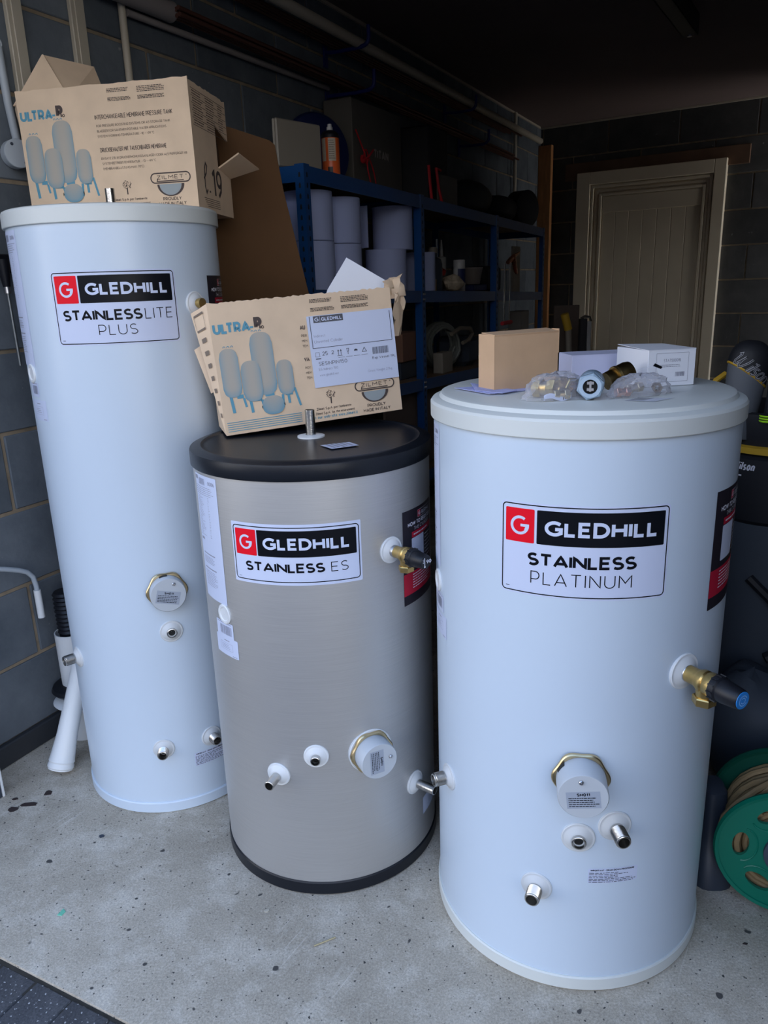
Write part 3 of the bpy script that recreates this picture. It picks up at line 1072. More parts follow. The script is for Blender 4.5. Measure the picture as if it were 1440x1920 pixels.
def relief_valve(C, parent, deg, z, fr_=0.030, scale=1.0, aim=(0, 0), cap_mat='blue_disc', neck=0.012, rollx=0.0):
    X = radial(C, deg, z)
    fo = part('flange', MB().lathe(flange_profile(fr_, 0.009), 48, X), 'white_plastic', parent)
    k = scale
    Y = X @ Matrix.Rotation(aim[0], 4, 'X') @ Matrix.Rotation(aim[1], 4, 'Y')
    part('neck', MB().lathe([(0.013 * k, 0.0), (0.013 * k, neck), (0.012 * k, neck + 0.002)], 28, Y), 'zinc', fo)
    z0 = neck
    body = MB().lathe([(0.0005, z0), (0.0125 * k, z0), (0.0128 * k, z0 + 0.016 * k), (0.0145 * k, z0 + 0.020 * k), (0.0165 * k, z0 + 0.024 * k), (0.0168 * k, z0 + 0.030 * k), (0.0150 * k, z0 + 0.032 * k), (0.0175 * k, z0 + 0.036 * k), (0.0178 * k, z0 + 0.046 * k), (0.0005, z0 + 0.046 * k)], 36, Y)
    Yd = Y @ Matrix.Translation((0, 0, z0 + 0.030 * k)) @ Matrix.Rotation(PI / 2, 4, 'X')   # z axis now local -y (down)
    body.lathe([(0.0135 * k, 0.004), (0.0120 * k, 0.022 * k), (0.0120 * k, 0.026 * k)], 28, Yd)
    bo = part('valve_body', body, 'brass', parent, ang=40)
    h6 = MB().lathe([(0.0005, 0.022 * k), (0.0150 * k, 0.022 * k), (0.0165 * k, 0.0235 * k), (0.0165 * k, 0.033 * k), (0.0150 * k, 0.0345 * k), (0.0115 * k, 0.0345 * k), (0.0110 * k, 0.028 * k)], 6, Yd)
    part('outlet_nut', h6, 'brass', bo, ang=20)
    z1 = z0 + 0.045 * k
    kn = MB().lathe([(0.0165 * k, z1), (0.0185 * k, z1 + 0.001), (0.0188 * k, z1 + 0.010 * k), (0.0165 * k, z1 + 0.012 * k), (0.0170 * k, z1 + 0.018 * k), (0.0145 * k, z1 + 0.042 * k), (0.0130 * k, z1 + 0.044 * k), (0.0005, z1 + 0.044 * k)], 40, Y)
    for i in range(12):
        a = 2 * PI * i / 12
        kn.box((-0.0015, -0.0012, 0), (0.0015, 0.0012, 0.009 * k), Y @ Matrix.Rotation(a, 4, 'Z') @ Matrix.Translation((0.0188 * k, 0, z1 + 0.001)))
    ko = part('knob', kn, 'black_plastic', bo, ang=40)
    ze = z1 + 0.0442 * k
    if cap_mat == 'blue_disc':
        part('cap_disc', MB().lathe([(0.0128 * k, ze - 0.002), (0.0126 * k, ze + 0.0008), (0.0005, ze + 0.0012)], 32, Y), 'blue_disc', bo)
        sw = MB(); m2 = lambda u, v: Y @ Vector((u, v, ze + 0.0016))
        strip(sw, arc(0, 0, 0.0075 * k, 0.0075 * k, 20, 330, 16), 0.0012, m2)
        strip(sw, arc(0, 0, 0.0042 * k, 0.0042 * k, 200, 500, 12), 0.0011, m2)
        part('emblem', sw, 'pale_blue', bo)
    else:
        sw = MB(); m2 = lambda u, v: Y @ Vector((u, v, ze + 0.0006))
        strip(sw, [(-0.004, -0.008), (-0.004, 0.009)], 0.0014, m2)
        strip(sw, arc(-0.004, -0.009, 0.0012, 0.0012, 0, 360, 8), 0.0014, m2)
        for q in range(3):
            strip(sw, [(-0.009, 0.0 + q * 0.003), (-0.006, 0.0 + q * 0.003)], 0.0008, m2)
        text(sw, '90', 0.0005, -0.003, 0.0075, m2, wt=0.18)
        part('marking', sw, 'print_white', bo)
    return bo

def product_label(C, parent, a0, a1, z0, z1, kind):
    cx, cy, r = C
    th0 = math.radians(a0)
    W = math.radians(a1 - a0) * r
    H = z1 - z0
    mp = lambda o: cyl_map(C, th0, z0, o)
    sh = MB()
    if kind == 'es':
        rect(sh, -0.0, -0.0, W, H, mp(0.0005), nu=36, rad=0.002)
        bu, bv = 0.018 * W, 0.055 * H
    else:
        rect(sh, -0.004, -0.004, W + 0.004, H + 0.004, mp(0.0005), nu=36, rad=0.008)
        bu, bv = 0.0, 0.0
    lo = part('product_label', sh, 'label', parent, label='rounded white label with a red and black maker panel', ang=60)
    u0, v0, u1, v1 = bu, bv, W - bu, H - bv
    fr2 = MB(); rrect_line(fr2, u0, v0, u1, v1, 0.0065, 0.0019, mp(0.0008))
    w_ = u1 - u0; h_ = v1 - v0
    U = lambda f: u0 + f * w_
    V = lambda f: v1 - f * h_
    if kind == 'platinum':
        rr = (0.020, 0.205, 0.045, 0.425); kk = (0.220, 0.978, 0.045, 0.425); gl = (0.268, 0.935, 0.320, 0.150)
    elif kind == 'es':
        rr = (0.018, 0.205, 0.055, 0.535); kk = (0.215, 0.980, 0.055, 0.535); gl = (0.262, 0.930, 0.405, 0.185)
    else:
        rr = (0.020, 0.215, 0.040, 0.425); kk = (0.228, 0.975, 0.040, 0.425); gl = (0.278, 0.940, 0.315, 0.145)
    red = MB(); rect(red, U(rr[0]), V(rr[3]), U(rr[1]), V(rr[2]), mp(0.0008), nu=12, rad=0.002)
    part('red_panel', red, 'red', lo)
    blk = MB(); rect(blk, U(kk[0]), V(kk[3]), U(kk[1]), V(kk[2]), mp(0.0008), nu=28, rad=0.002)
    part('black_panel', blk, 'ink', lo)
    wt_ = MB()
    # the big G of the maker's mark
    gx = (U(rr[0]) + U(rr[1])) / 2; gy = (V(rr[2]) + V(rr[3])) / 2
    gR = (V(rr[2]) - V(rr[3])) * 0.24
    pts = arc(gx, gy, gR, gR, 52, 358, 26)
    strip(wt_, pts, gR * 0.34, mp(0.0011), seg=0.003)
    strip(wt_, [(gx + gR * 1.17, gy + gR * 0.02), (gx + gR * 0.10, gy + gR * 0.02)], gR * 0.34, mp(0.0011), seg=0.003)
    strip(wt_, [(gx + gR * 0.98, gy + gR * 0.16), (gx + gR * 0.72, gy - gR * 0.55)], gR * 0.30, mp(0.0011), seg=0.003)
    text(wt_, 'GLEDHILL', U(gl[0]), V(gl[2]), V(gl[3]) - V(gl[2]), mp(0.0011), wt=0.225, width=U(gl[1]) - U(gl[0]), gap=0.10, xs=1.08)
    part('white_lettering', wt_, 'label', lo, ang=60, kind='stuff')
    B = MB()
    m2 = mp(0.0008)
    if kind == 'platinum':
        text(B, 'STAINLESS', U(0.165), V(0.675), V(0.525) - V(0.675), m2, wt=0.215, width=0.650 * w_, gap=0.05, xs=1.16)
        text(B, 'PLATINUM', U(0.187), V(0.885), V(0.735) - V(0.885), m2, wt=0.078, width=0.605 * w_, gap=0.22)
    elif kind == 'es':
        text(B, 'STAINLESS', U(0.095), V(0.825), V(0.645) - V(0.825), m2, wt=0.21, width=0.635 * w_, gap=0.05, xs=1.16)
        text(B, 'ES', U(0.775), V(0.825), V(0.645) - V(0.825), m2, wt=0.085, width=0.135 * w_, gap=0.2)
    else:
        text(B, 'STAINLESS', U(0.060), V(0.675), V(0.52) - V(0.675), m2, wt=0.21, width=0.645 * w_, gap=0.05, xs=1.16)
        text(B, 'LITE', U(0.725), V(0.675), V(0.52) - V(0.675), m2, wt=0.078, width=0.235 * w_, gap=0.2)
        text(B, 'PLUS', U(0.345), V(0.885), V(0.735) - V(0.885), m2, wt=0.078, width=0.31 * w_, gap=0.2)
    rect(B, U(0.025), V(0.955), U(0.05), V(0.948), m2, nu=1)
    B.add(fr2.v, fr2.f)
    part('black_lettering', B, 'ink', lo, ang=60, kind='stuff')

def register_banner(C, parent, a0, z0, z1, Wd=0.14):
    th0 = math.radians(a0)
    H = z1 - z0
    mp = lambda o: cyl_map(C, th0, z0, o)
    s = MB(); rect(s, 0, 0, Wd, H, mp(0.0005), nu=24)
    lo = part('register_banner', s, 'banner', parent, label='black and crimson registration notice wrapped round the side', ang=60)
    r1 = MB()
    rect(r1, 0.0, H * 0.105, Wd, H * 0.34, mp(0.0008), nu=20)
    rect(r1, Wd * 0.22, H * 0.70, Wd, H * 0.76, mp(0.0008), nu=16)
    rect(r1, Wd * 0.40, H * 0.89, Wd * 0.50, H * 0.96, mp(0.0008), nu=4)
    part('crimson_panel', r1, 'darkred', lo, ang=60, kind='stuff')
    t = MB()
    q = mp(0.0011)
    text(t, 'G', Wd * 0.425, H * 0.905, H * 0.04, q, wt=0.2)
    text(t, 'GLEDHILL', Wd * 0.53, H * 0.905, H * 0.035, q, wt=0.18, width=Wd * 0.34)
    rrect_line(t, Wd * 0.40, H * 0.888, Wd * 0.90, H * 0.962, 0.001, 0.0005, q)
    text(t, 'HOW TO REGISTER', Wd * 0.12, H * 0.825, H * 0.045, q, wt=0.22, width=Wd * 0.78)
    text(t, 'THIS CYLINDER', Wd * 0.28, H * 0.772, H * 0.038, q, wt=0.1, width=Wd * 0.55)
    lines_of_print(t, Wd * 0.27, H * 0.715, Wd * 0.8, H * 0.745, 1, q, t=H * 0.014)
    lines_of_print(t, Wd * 0.64, H * 0.40, Wd * 0.92, H * 0.68, 7, q, t=H * 0.008)
    lines_of_print(t, Wd * 0.22, H * 0.15, Wd * 0.92, H * 0.32, 6, q, t=H * 0.009)
    part('banner_print', t, 'print_white', lo, ang=60, kind='stuff')
    wq = MB(); rect(wq, Wd * 0.21, H * 0.395, Wd * 0.60, H * 0.695, mp(0.0010), nu=10, rad=0.002)
    part('white_square', wq, 'label', lo, ang=60)

def spec_sheet(C, parent, a0, z0, z1, Wd, seed=1, ink='ink_soft'):
    th0 = math.radians(a0)
    H = z1 - z0
    mp = lambda o: cyl_map(C, th0, z0, o)
    s = MB(); rect(s, 0, 0, Wd, H, mp(0.0005), nu=16, rad=0.002)
    lo = part('spec_label', s, 'label', parent, label='long white data label of fine print', ang=60)
    t = MB(); q = mp(0.0008); rg = random.Random(seed)
    barcode(t, Wd * 0.24, H * 0.925, Wd * 0.55, H * 0.975, q, 26, rg)
    rect(t, Wd * 0.03, H * 0.955, Wd * 0.18, H * 0.985, q, nu=2)
    text(t, '0086', Wd * 0.68, H * 0.935, H * 0.03, q, wt=0.15, width=Wd * 0.25)
    lines_of_print(t, Wd * 0.05, H * 0.84, Wd * 0.95, H * 0.915, 5, q, t=H * 0.004, rng=rg)
    for i in range(26):
        v = H * (0.83 - i * 0.0125)
        rect(t, Wd * 0.10, v, Wd * (0.22 + 0.2 * rg.random()), v + H * 0.003, q, nu=2)
        rect(t, Wd * 0.60, v, Wd * (0.62 + 0.05 * rg.random()), v + H * 0.003, q, nu=1)
    rect(t, Wd * 0.08, H * 0.475, Wd * 0.24, H * 0.495, q, nu=2)
    rect(t, Wd * 0.12, H * 0.365, Wd * 0.70, H * 0.374, q, nu=8)
    lines_of_print(t, Wd * 0.12, H * 0.29, Wd * 0.72, H * 0.35, 5, q, t=H * 0.004, rng=rg)
    rect(t, Wd * 0.12, H * 0.245, Wd * 0.70, H * 0.254, q, nu=8)
    lines_of_print(t, Wd * 0.12, H * 0.10, Wd * 0.72, H * 0.23, 9, q, t=H * 0.004, rng=rg)
    part('spec_print', t, ink, lo, ang=60, kind='stuff')

def small_sticker(C, parent, a0, a1, z0, z1, kind, seed=2, ink='ink_soft'):
    th0 = math.radians(a0)
    r = C[2]
    Wd = math.radians(a1 - a0) * r; H = z1 - z0
    mp = lambda o: cyl_map(C, th0, z0, o)
    s = MB(); rect(s, 0, 0, Wd, H, mp(0.0006), nu=8, rad=0.002)
    lo = part('sticker', s, 'label', parent, ang=60)
    t = MB(); q = mp(0.0009); rg = random.Random(seed)
    if kind == 'bar':
        barcode(t, Wd * 0.25, H * 0.2, Wd * 0.9, H * 0.78, q, 18, rg)
        lines_of_print(t, Wd * 0.1, H * 0.85, Wd * 0.95, H * 0.98, 1, q, t=H * 0.04, rng=rg)
    elif kind == 'drain':
        text(t, 'IMPORTANT - DRAIN DOWN PROCEDURE', Wd * 0.05, H * 0.83, H * 0.12, q, wt=0.24, width=Wd * 0.88)
        lines_of_print(t, Wd * 0.02, H * 0.03, Wd * 0.98, H * 0.76, 7, q, t=H * 0.035, rng=rg, ragged=0.5)
    else:
        rect(t, Wd * 0.42, H * 0.80, Wd * 0.66, H * 0.84, q, nu=2)
        rrect_line(t, Wd * 0.22, H * 0.3, Wd * 0.78, H * 0.68, 0.001, 0.0004, q)
        lines_of_print(t, Wd * 0.3, H * 0.36, Wd * 0.7, H * 0.62, 3, q, t=H * 0.02, rng=rg)
        rect(t, Wd * 0.75, H * 0.06, Wd * 0.93, H * 0.09, q, nu=2)
    part('sticker_print', t, 'ink' if kind == 'drain' else ink, lo, ang=60, kind='stuff')

def round_plug(C, parent, deg, z, R=0.022):
    X = radial(C, deg, z)
    part('plug', MB().lathe([(R, -0.002), (R, 0.002), (R * 0.9, 0.0035), (R * 0.7, 0.0032), (R * 0.62, 0.0015), (R * 0.3, 0.0012), (0.0005, 0.0014)], 36, X), 'white_plastic', parent)

# --- the tall white cylinder on the left
CL = (-0.6186, 1.9528, 0.2370)
LT, T = water_cylinder('tall slim white hot water cylinder on the left, carton on its lid', CL[0], CL[1], CL[2], 1.4545, 1.49, ('white_case', 'cream_lid', 'white_case'), 0.032, 0.006, 0.004)
r = CL[2]
part('lid', MB().lathe([(r - 0.002, 1.4545), (r + 0.005, 1.4545), (r + 0.006, 1.456), (r + 0.006, 1.484), (r + 0.0035, 1.489), (r - 0.002, 1.4915), (r - 0.02, 1.4935), (0.001, 1.4935)], 160, T), 'cream_lid', LT, ang=25)
product_label(CL, LT, -108.6, -44.7, 1.2055, 1.3535, 'lite')
register_banner(CL, LT, -18.9, 1.132, 1.342)
spec_sheet(CL, LT, -157, 1.155, 1.448, 0.098, seed=3)
round_plug(CL, LT, -140.2, 1.138)
small_sticker(CL, LT, -145, -134.0, 1.085, 1.118, 'bar')
small_sticker(CL, LT, -147, -128.0, 1.030, 1.078, 'note')
immersion_heater(CL, LT, -68.3, 0.618, R=0.042, L=0.036, nutR=0.046, rot=0.4, screw=(0.35, 0.62), drop=0.0, lab=-0.25, gapdeg=98)
pipe_port(CL, LT, -68.4, 0.510, R=0.028, plen=0.016, pr_=0.0125, thread=False)
pipe_port(CL, LT, -81.2, 0.190, R=0.027, plen=0.034, pr_=0.0125)
pipe_port(CL, LT, -51.5, 0.193, R=0.027, plen=0.034, pr_=0.0125)
pipe_port(CL, LT, -138.5, 0.418, R=0.027, plen=0.038, pr_=0.0125)
small_sticker(CL, LT, -63.5, -40.0, 0.120, 0.158, 'drain', 4)
Xv = radial(CL, -31.5, 1.281)
fo = part('flange', MB().lathe(flange_profile(0.027, 0.009), 44, Xv), 'white_plastic', LT)
part('brass_plug', MB().lathe([(0.010, 0.004), (0.010, 0.014), (0.0115, 0.015), (0.0115, 0.024), (0.0005, 0.025)], 24, Xv), 'brass', fo)
x = MB().lathe([(0.011, 1.49), (0.011, 1.545), (0.0095, 1.545), (0.0095, 1.50)], 28, T)
part('top_pipe', x, 'steel', LT)

# --- silver cylinder in the middle
CS = (-0.1547, 1.6724, 0.2585)
ST, T = water_cylinder('brushed stainless hot water cylinder with black lid and base', CS[0], CS[1], CS[2], 0.956, 0.995, ('brushed', 'black_lid', 'black_lid'), 0.034, 0.004, 0.003)
r = CS[2]
part('lid', MB().lathe([(r - 0.002, 0.956), (r + 0.0035, 0.956), (r + 0.0045, 0.9575), (r + 0.0045, 0.984), (r + 0.003, 0.988), (r - 0.004, 0.9895), (r - 0.010, 0.9925), (r - 0.020, 0.9935), (r - 0.025, 0.9905), (r - 0.032, 0.9905), (0.001, 0.9925)], 160, T), 'black_lid', ST, ang=35)
product_label(CS, ST, -125.3, -65.4, 0.7445, 0.8705, 'es')
register_banner(CS, ST, -42.3, 0.655, 0.862)
spec_sheet(CS, ST, -155.3, 0.676, 0.9485, 0.099, seed=8)
round_plug(CS, ST, -136.3, 0.655)
small_sticker(CS, ST, -145.0, -130.8, 0.600, 0.636, 'bar')
small_sticker(CS, ST, -146.5, -128.4, 0.558, 0.601, 'note')
small_sticker(CS, ST, -30.5, -10.0, 0.105, 0.15, 'note')
immersion_heater(CS, ST, -65.2, 0.352, R=0.041, L=0.047, nutR=0.046, rot=0.2, flange=0.050, screw=(0.62, 0.12), drop=0.0, lab=-1.55)
pipe_port(CS, ST, -110.5, 0.306, R=0.027, plen=0.046, pr_=0.0105, thread=False, white='white_plastic')
pipe_port(CS, ST, -91.3, 0.358, R=0.027, plen=0.022, pr_=0.0105, thread=False, white='white_plastic')
pipe_port(CS, ST, -37.9, 0.214, R=0.028, plen=0.056, pr_=0.0105, thread=False, white='white_plastic')
relief_valve(CS, ST, -50.0, 0.792, fr_=0.028, scale=0.98, cap_mat='none', neck=0.016)
x = MB().lathe([(0.0300, 0.991), (0.0300, 0.9955), (0.026, 0.9965), (0.012, 0.998)], 40, T)
part('flange', x, 'white_plastic', ST)
x = MB().lathe([(0.0108, 0.993), (0.0108, 1.052), (0.0095, 1.052), (0.0095, 1.0)], 32, T)
part('top_pipe', x, 'steel', ST)
def quad_print(mb, pts, z, off=0.0):
    a, b, c, d = [Vector(p) for p in pts]
    def mp(u, v):
        p = a * (1 - u) * (1 - v) + b * u * (1 - v) + c * u * v + d * (1 - u) * v
        return Vector((p.x, p.y, z + off))
    return mp
qs = [(-0.128, 1.569, 0), (-0.101, 1.527, 0), (-0.046, 1.555, 0), (-0.068, 1.593, 0)]
q0 = quad_print(None, qs, 0.9935)
x = MB(); rect(x, 0, 0, 1, 1, q0, nu=1); so = part('sticker', x, 'label', ST)
x = MB(); lines_of_print(x, 0.08, 0.1, 0.92, 0.9, 5, quad_print(None, qs, 0.9940), t=0.07); part('sticker_print', x, 'ink_soft', so)

# --- short wide white cylinder on the right
CP = (0.3750, 1.4246, 0.2750)
PT, T = water_cylinder('short wide white hot water cylinder on the right, fittings on its lid', CP[0], CP[1], CP[2], 1.070, 1.11, ('white_case', 'cream_lid', 'cream_lid'), 0.032, 0.005, 0.004)
r = CP[2]
part('lid', MB().lathe([(r - 0.002, 1.0705), (r + 0.005, 1.0705), (r + 0.006, 1.072), (r + 0.006, 1.097), (r + 0.003, 1.1015), (r - 0.006, 1.1055), (r - 0.010, 1.1060), (r - 0.014, 1.1125), (r - 0.020, 1.1145), (0.001, 1.1150)], 176, T), 'cream_lid', PT, ang=25)
product_label(CP, PT, -130.3, -74.3, 0.8095, 0.9605, 'platinum')
register_banner(CP, PT, -51.5, 0.754, 0.965, 0.145)
spec_sheet(CP, PT, -190.0, 0.79, 1.062, 0.099, seed=5)
round_plug(CP, PT, -173.0, 0.757)
small_sticker(CP, PT, -180, -166, 0.70, 0.735, 'bar')
small_sticker(CP, PT, -180, -163, 0.65, 0.695, 'note')
immersion_heater(CP, PT, -100.0, 0.476, R=0.0425, L=0.060, nutR=0.047, rot=0.1, screw=(-0.10, 0.66), drop=0.0, lab=0.12, gapdeg=146)
pipe_port(CP, PT, -99.8, 0.3475, R=0.030, plen=0.018, pr_=0.0130, thread=False)
pipe_port(CP, PT, -86.6, 0.373, R=0.030, plen=0.046, pr_=0.0128)
pipe_port(CP, PT, -114.6, 0.226, R=0.029, plen=0.040, pr_=0.0128)
pipe_port(CP, PT, -161.5, 0.352, R=0.027, plen=0.036, pr_=0.0128)
relief_valve(CP, PT, -62.0, 0.657, fr_=0.033, scale=1.18, cap_mat='blue_disc', neck=0.010)
small_sticker(CP, PT, -95.6, -76.4, 0.249, 0.281, 'drain', 6)

# ------------------------------------------------------------------ cardboard cartons
def card_panel(BL, BR, TR, TL, th=0.004, jag_top=0.0, nx=1, ny=1, seed=0, cut=None, inward=None):
    """sheet of corrugated card; thickness goes along `inward` (unit vector)"""
    BL, BR, TR, TL = map(Vector, (BL, BR, TR, TL))
    nrm = (BR - BL).cross(TL - BL).normalized()
    d = Vector(inward).normalized() * th if inward is not None else -nrm * th
    rg = random.Random(seed)
    top = []
    for i in range(nx + 1):
        j = 0.0 if jag_top == 0 else rg.uniform(-jag_top, jag_top * 0.6)
        top.append(j)
    vs = []
    up = (TL - BL).normalized()
    for j in range(ny + 1):
        for i in range(nx + 1):
            u, v = i / nx, j / ny
            p = BL * (1 - u) * (1 - v) + BR * u * (1 - v) + TR * u * v + TL * (1 - u) * v
            if j == ny:
                p = p + up * top[i]
            vs.append(p)
    k = len(vs)
    vs += [p + d for p in vs]
    w_ = nx + 1
    fs = []
    for j in range(ny):
        for i in range(nx):
            a = j * w_ + i
            fs.append((a, a + 1, a + w_ + 1, a + w_))
            fs.append((a + k, a + w_ + k, a + w_ + 1 + k, a + 1 + k))
    for i in range(nx):
        fs.append((i, i + k, i + 1 + k, i + 1))
        a = ny * w_ + i
        fs.append((a, a + 1, a + 1 + k, a + k))
    for j in range(ny):
        a = j * w_
        fs.append((a, a + w_, a + w_ + k, a + k))
        a = j * w_ + nx
        fs.append((a, a + k, a + w_ + k, a + w_))
    return MB().add(vs, fs)

def tank_print(mb, u0, u1, v0, v1, mp, W, H, horizontal=False, strong=0.0):
    pale = (0.44, 0.405, 0.345); blue = (0.17, 0.32, 0.40)
    nx, ny = 14, 14
    vs = []; cs = []
    for j in range(ny + 1):
        for i in range(nx + 1):
            x = -1 + 2 * i / nx; y = j / ny
            dome = (1 - math.sqrt(max(0, 1 - min(1, abs(x)) ** 2.6)))
            hw = (u1 - u0) / 2
            dd = dome * hw * W / H * 1.0
            lo = v0 + dd * 0.9; hi = v1 - dd
            u = (u0 + u1) / 2 + x * hw
            v = lo + (hi - lo) * y
            e = min(1.0, abs(x) ** 2.4 * 0.75 + max(0, 0.16 - y) * 4.2 + strong * (1 - y))
            vs.append(mp(u * W, v * H))
            cs.append(tuple(pale[k] * (1 - e) + blue[k] * e for k in range(3)))
    k = len(mb.v)
    mb.add(vs, [(j * (nx + 1) + i, j * (nx + 1) + i + 1, (j + 1) * (nx + 1) + i + 1, (j + 1) * (nx + 1) + i) for j in range(ny) for i in range(nx)])
    mb.c = (mb.c or []) + cs

def carton_print(parent, face, W, H, FM, which):
    """FM(off) maps (u,v) metres on the front face; everything is flat print"""
    q = FM(0.0006)
    f = lambda a: a * W
    g = lambda a: a * H
    t = MB()
    text(t, 'ULTRA', f(0.012), g(0.765), g(0.085), q, wt=0.27, width=f(0.205), gap=0.06)
    rect(t, f(0.205), g(0.79), f(0.222), g(0.804), q, nu=1)
    part('blue_lettering', t, 'print_blue', parent, kind='stuff')
    t = MB()
    text(t, 'P', f(0.230), g(0.775), g(0.098), q, wt=0.36, width=f(0.038))
    text(t, 'RO', f(0.254), g(0.777), g(0.026), q, wt=0.26, width=f(0.024), gap=0.1)
    rg = random.Random(9)
    lines_of_print(t, f(0.539), g(0.93), f(0.675), g(0.962), 3, q, t=g(0.0055), rng=rg, ragged=0.2)
    lines_of_print(t, f(0.539), g(0.865), f(0.690), g(0.895), 3, q, t=g(0.0055), rng=rg, ragged=0.2)
    lines_of_print(t, f(0.712), g(0.915), f(0.870), g(0.962), 4, q, t=g(0.0055), rng=rg, ragged=0.1)
    lines_of_print(t, f(0.712), g(0.865), f(0.870), g(0.895), 3, q, t=g(0.0055), rng=rg, ragged=0.1)
    if which == 1:
        text(t, 'INTERCHANGEABLE MEMBRANE PRESSURE TANK', f(0.452), g(0.737), g(0.036), q, wt=0.15, width=f(0.448), gap=0.12)
        text(t, 'FOR PRESSURE BOOSTING SYSTEMS OR AS STORAGE TANK', f(0.455), g(0.680), g(0.019), q, wt=0.12, width=f(0.428))
        text(t, 'BLADDER FOR SANITARY/POTABLE WATER APPLICATIONS', f(0.456), g(0.640), g(0.019), q, wt=0.12, width=f(0.402))
        text(t, 'SYSTEM WORKING TEMPERATURE: -10 ~ +99 *C', f(0.456), g(0.600), g(0.019), q, wt=0.12, width=f(0.33))
        text(t, 'DRUCKBEHALTER MIT TAUSCHBARER MEMBRANE', f(0.461), g(0.487), g(0.036), q, wt=0.15, width=f(0.39), gap=0.12)
        text(t, 'EINSATZ Z.B. IN DRUCKERHOHUNGSANLAGEN ODER ALS PUFFERGEFAB', f(0.461), g(0.430), g(0.019), q, wt=0.12, width=f(0.50))
        text(t, 'SYSTEMBETRIEBSTEMPERATUR : -10 ~ +99 *C', f(0.464), g(0.391), g(0.019), q, wt=0.12, width=f(0.315))
        text(t, '(MEMBRANBELASTUNG MAX. 70*C)', f(0.466), g(0.351), g(0.019), q, wt=0.12, width=f(0.24))
    else:
        text(t, 'AU', f(0.470), g(0.735), g(0.036), q, wt=0.20, width=f(0.028))
        text(t, 'PER', f(0.472), g(0.680), g(0.019), q, wt=0.12, width=f(0.03))
        text(t, 'MEM', f(0.472), g(0.640), g(0.019), q, wt=0.12, width=f(0.03))
        text(t, 'TEM', f(0.472), g(0.600), g(0.019), q, wt=0.12, width=f(0.03))
        text(t, 'VA', f(0.472), g(0.487), g(0.036), q, wt=0.20, width=f(0.028))
        text(t, 'POT', f(0.472), g(0.430), g(0.019), q, wt=0.12, width=f(0.03))
        text(t, 'MEM', f(0.472), g(0.391), g(0.019), q, wt=0.12, width=f(0.03))
        text(t, 'TEM', f(0.472), g(0.351), g(0.019), q, wt=0.12, width=f(0.03))
    # maker's lozenge with the bowl below
    ox, oy = (f(0.737), g(0.222)) if which == 1 else (f(0.737), g(0.200))
    lw, lh = f(0.228), g(0.074)
    rrect_line(t, ox, oy, ox + lw, oy + lh, lh * 0.499, g(0.0095), q)
    text(t, 'ZILMET', ox + lw * 0.15, oy + lh * 0.36, lh * 0.42, q, wt=0.14, width=lw * 0.68, gap=0.22)
    strip(t, [(ox + lw * 0.17, oy + lh * 0.40), (ox + lw * 0.15, oy + lh * 0.17), (ox + lw * 0.83, oy + lh * 0.17)], g(0.0075), q)
    strip(t, arc(ox + lw * 0.90, oy + lh * 0.72, lh * 0.05, lh * 0.05, 0, 360, 10), g(0.0025), q)
    bx, by = ox + lw * 0.49, oy - g(0.012)
    R = lw * 0.345
    pts = arc(bx, by, R, R * 0.80, 180, 360, 24)
    inn = arc(bx - R * 0.02, by, R * 0.82, R * 0.72, 180, 360, 24)
    t.add([q(*p) for p in pts] + [q(*p) for p in inn], [(i, i + 1, i + 26, i + 25) for i in range(24)])
    text(t, 'PROUDLY', ox + lw * 0.26, g(0.083 if which == 1 else 0.060), g(0.026), q, wt=0.17, width=lw * 0.47)
    text(t, 'MADE IN ITALY', ox + lw * 0.145, g(0.045 if which == 1 else 0.022), g(0.026), q, wt=0.17, width=lw * 0.70)
    # tree mark
    tx = f(0.592); ty = g(0.15 if which == 1 else 0.135)
    strip(t, [(tx, ty), (tx, ty + g(0.05))], g(0.010), q)
    rt = random.Random(3)
    for i in range(60):
        a = rt.uniform(0, 2 * PI); d = math.sqrt(rt.random())
        cx_, cy_ = tx + math.cos(a) * d * f(0.026), ty + g(0.075) + math.sin(a) * d * g(0.034)
        rect(t, cx_, cy_, cx_ + f(0.0038), cy_ + g(0.005), q, nu=1)
    yy = 0.102 if which == 1 else 0.092
    text(t, "Zilmet S.p.A per l'ambiente", f(0.503), g(yy), g(0.021), q, wt=0.15, width=f(0.20))
    text(t, 'Zilmet S.p.A. for the environment', f(0.495), g(yy - 0.036), g(0.021), q, wt=0.15, width=f(0.225))
    part('dark_print', t, 'print_brown', parent, kind='stuff')
    t = MB()
    text(t, 'Visit our web-site www.zilmet.it', f(0.455), g(0.024), g(0.026), q, wt=0.16, width=f(0.28))
    for i in range(5):
        v = g(0.092 - i * 0.0168)
        rect(t, f(0.012), v, f(0.418), v + g(0.0055), q, nu=1)
    # legs and feet of the pictured tanks
    for (xa, ya, xb, yb, wd) in ((0.052, 0.30, 0.060, 0.165, 0.016), (0.120, 0.27, 0.128, 0.20, 0.012), (0.152, 0.27, 0.158, 0.150, 0.015), (0.215, 0.24, 0.225, 0.15, 0.014),
                                 (0.360, 0.27, 0.362, 0.185, 0.014), (0.398, 0.30, 0.420, 0.155, 0.012), (0.330, 0.26, 0.325, 0.16, 0.014), (0.085, 0.285, 0.12, 0.285, 0.02),
                                 (0.345, 0.262, 0.385, 0.262, 0.018), (0.235, 0.275, 0.285, 0.275, 0.022), (0.165, 0.245, 0.215, 0.242, 0.014)):
        strip(t, [(f(xa), g(ya)), (f(xb), g(yb))], f(wd), q, closed=False)
    rect(t, f(0.243), g(0.215), f(0.292), g(0.25), q, nu=1)
    for cx_ in (0.055, 0.075, 0.095, 0.213, 0.232, 0.252):
        cy_ = 0.662 if cx_ < 0.2 else 0.760
        strip(t, arc(f(cx_), g(cy_), f(0.006), g(0.012), 0, 180, 6), f(0.003), q)
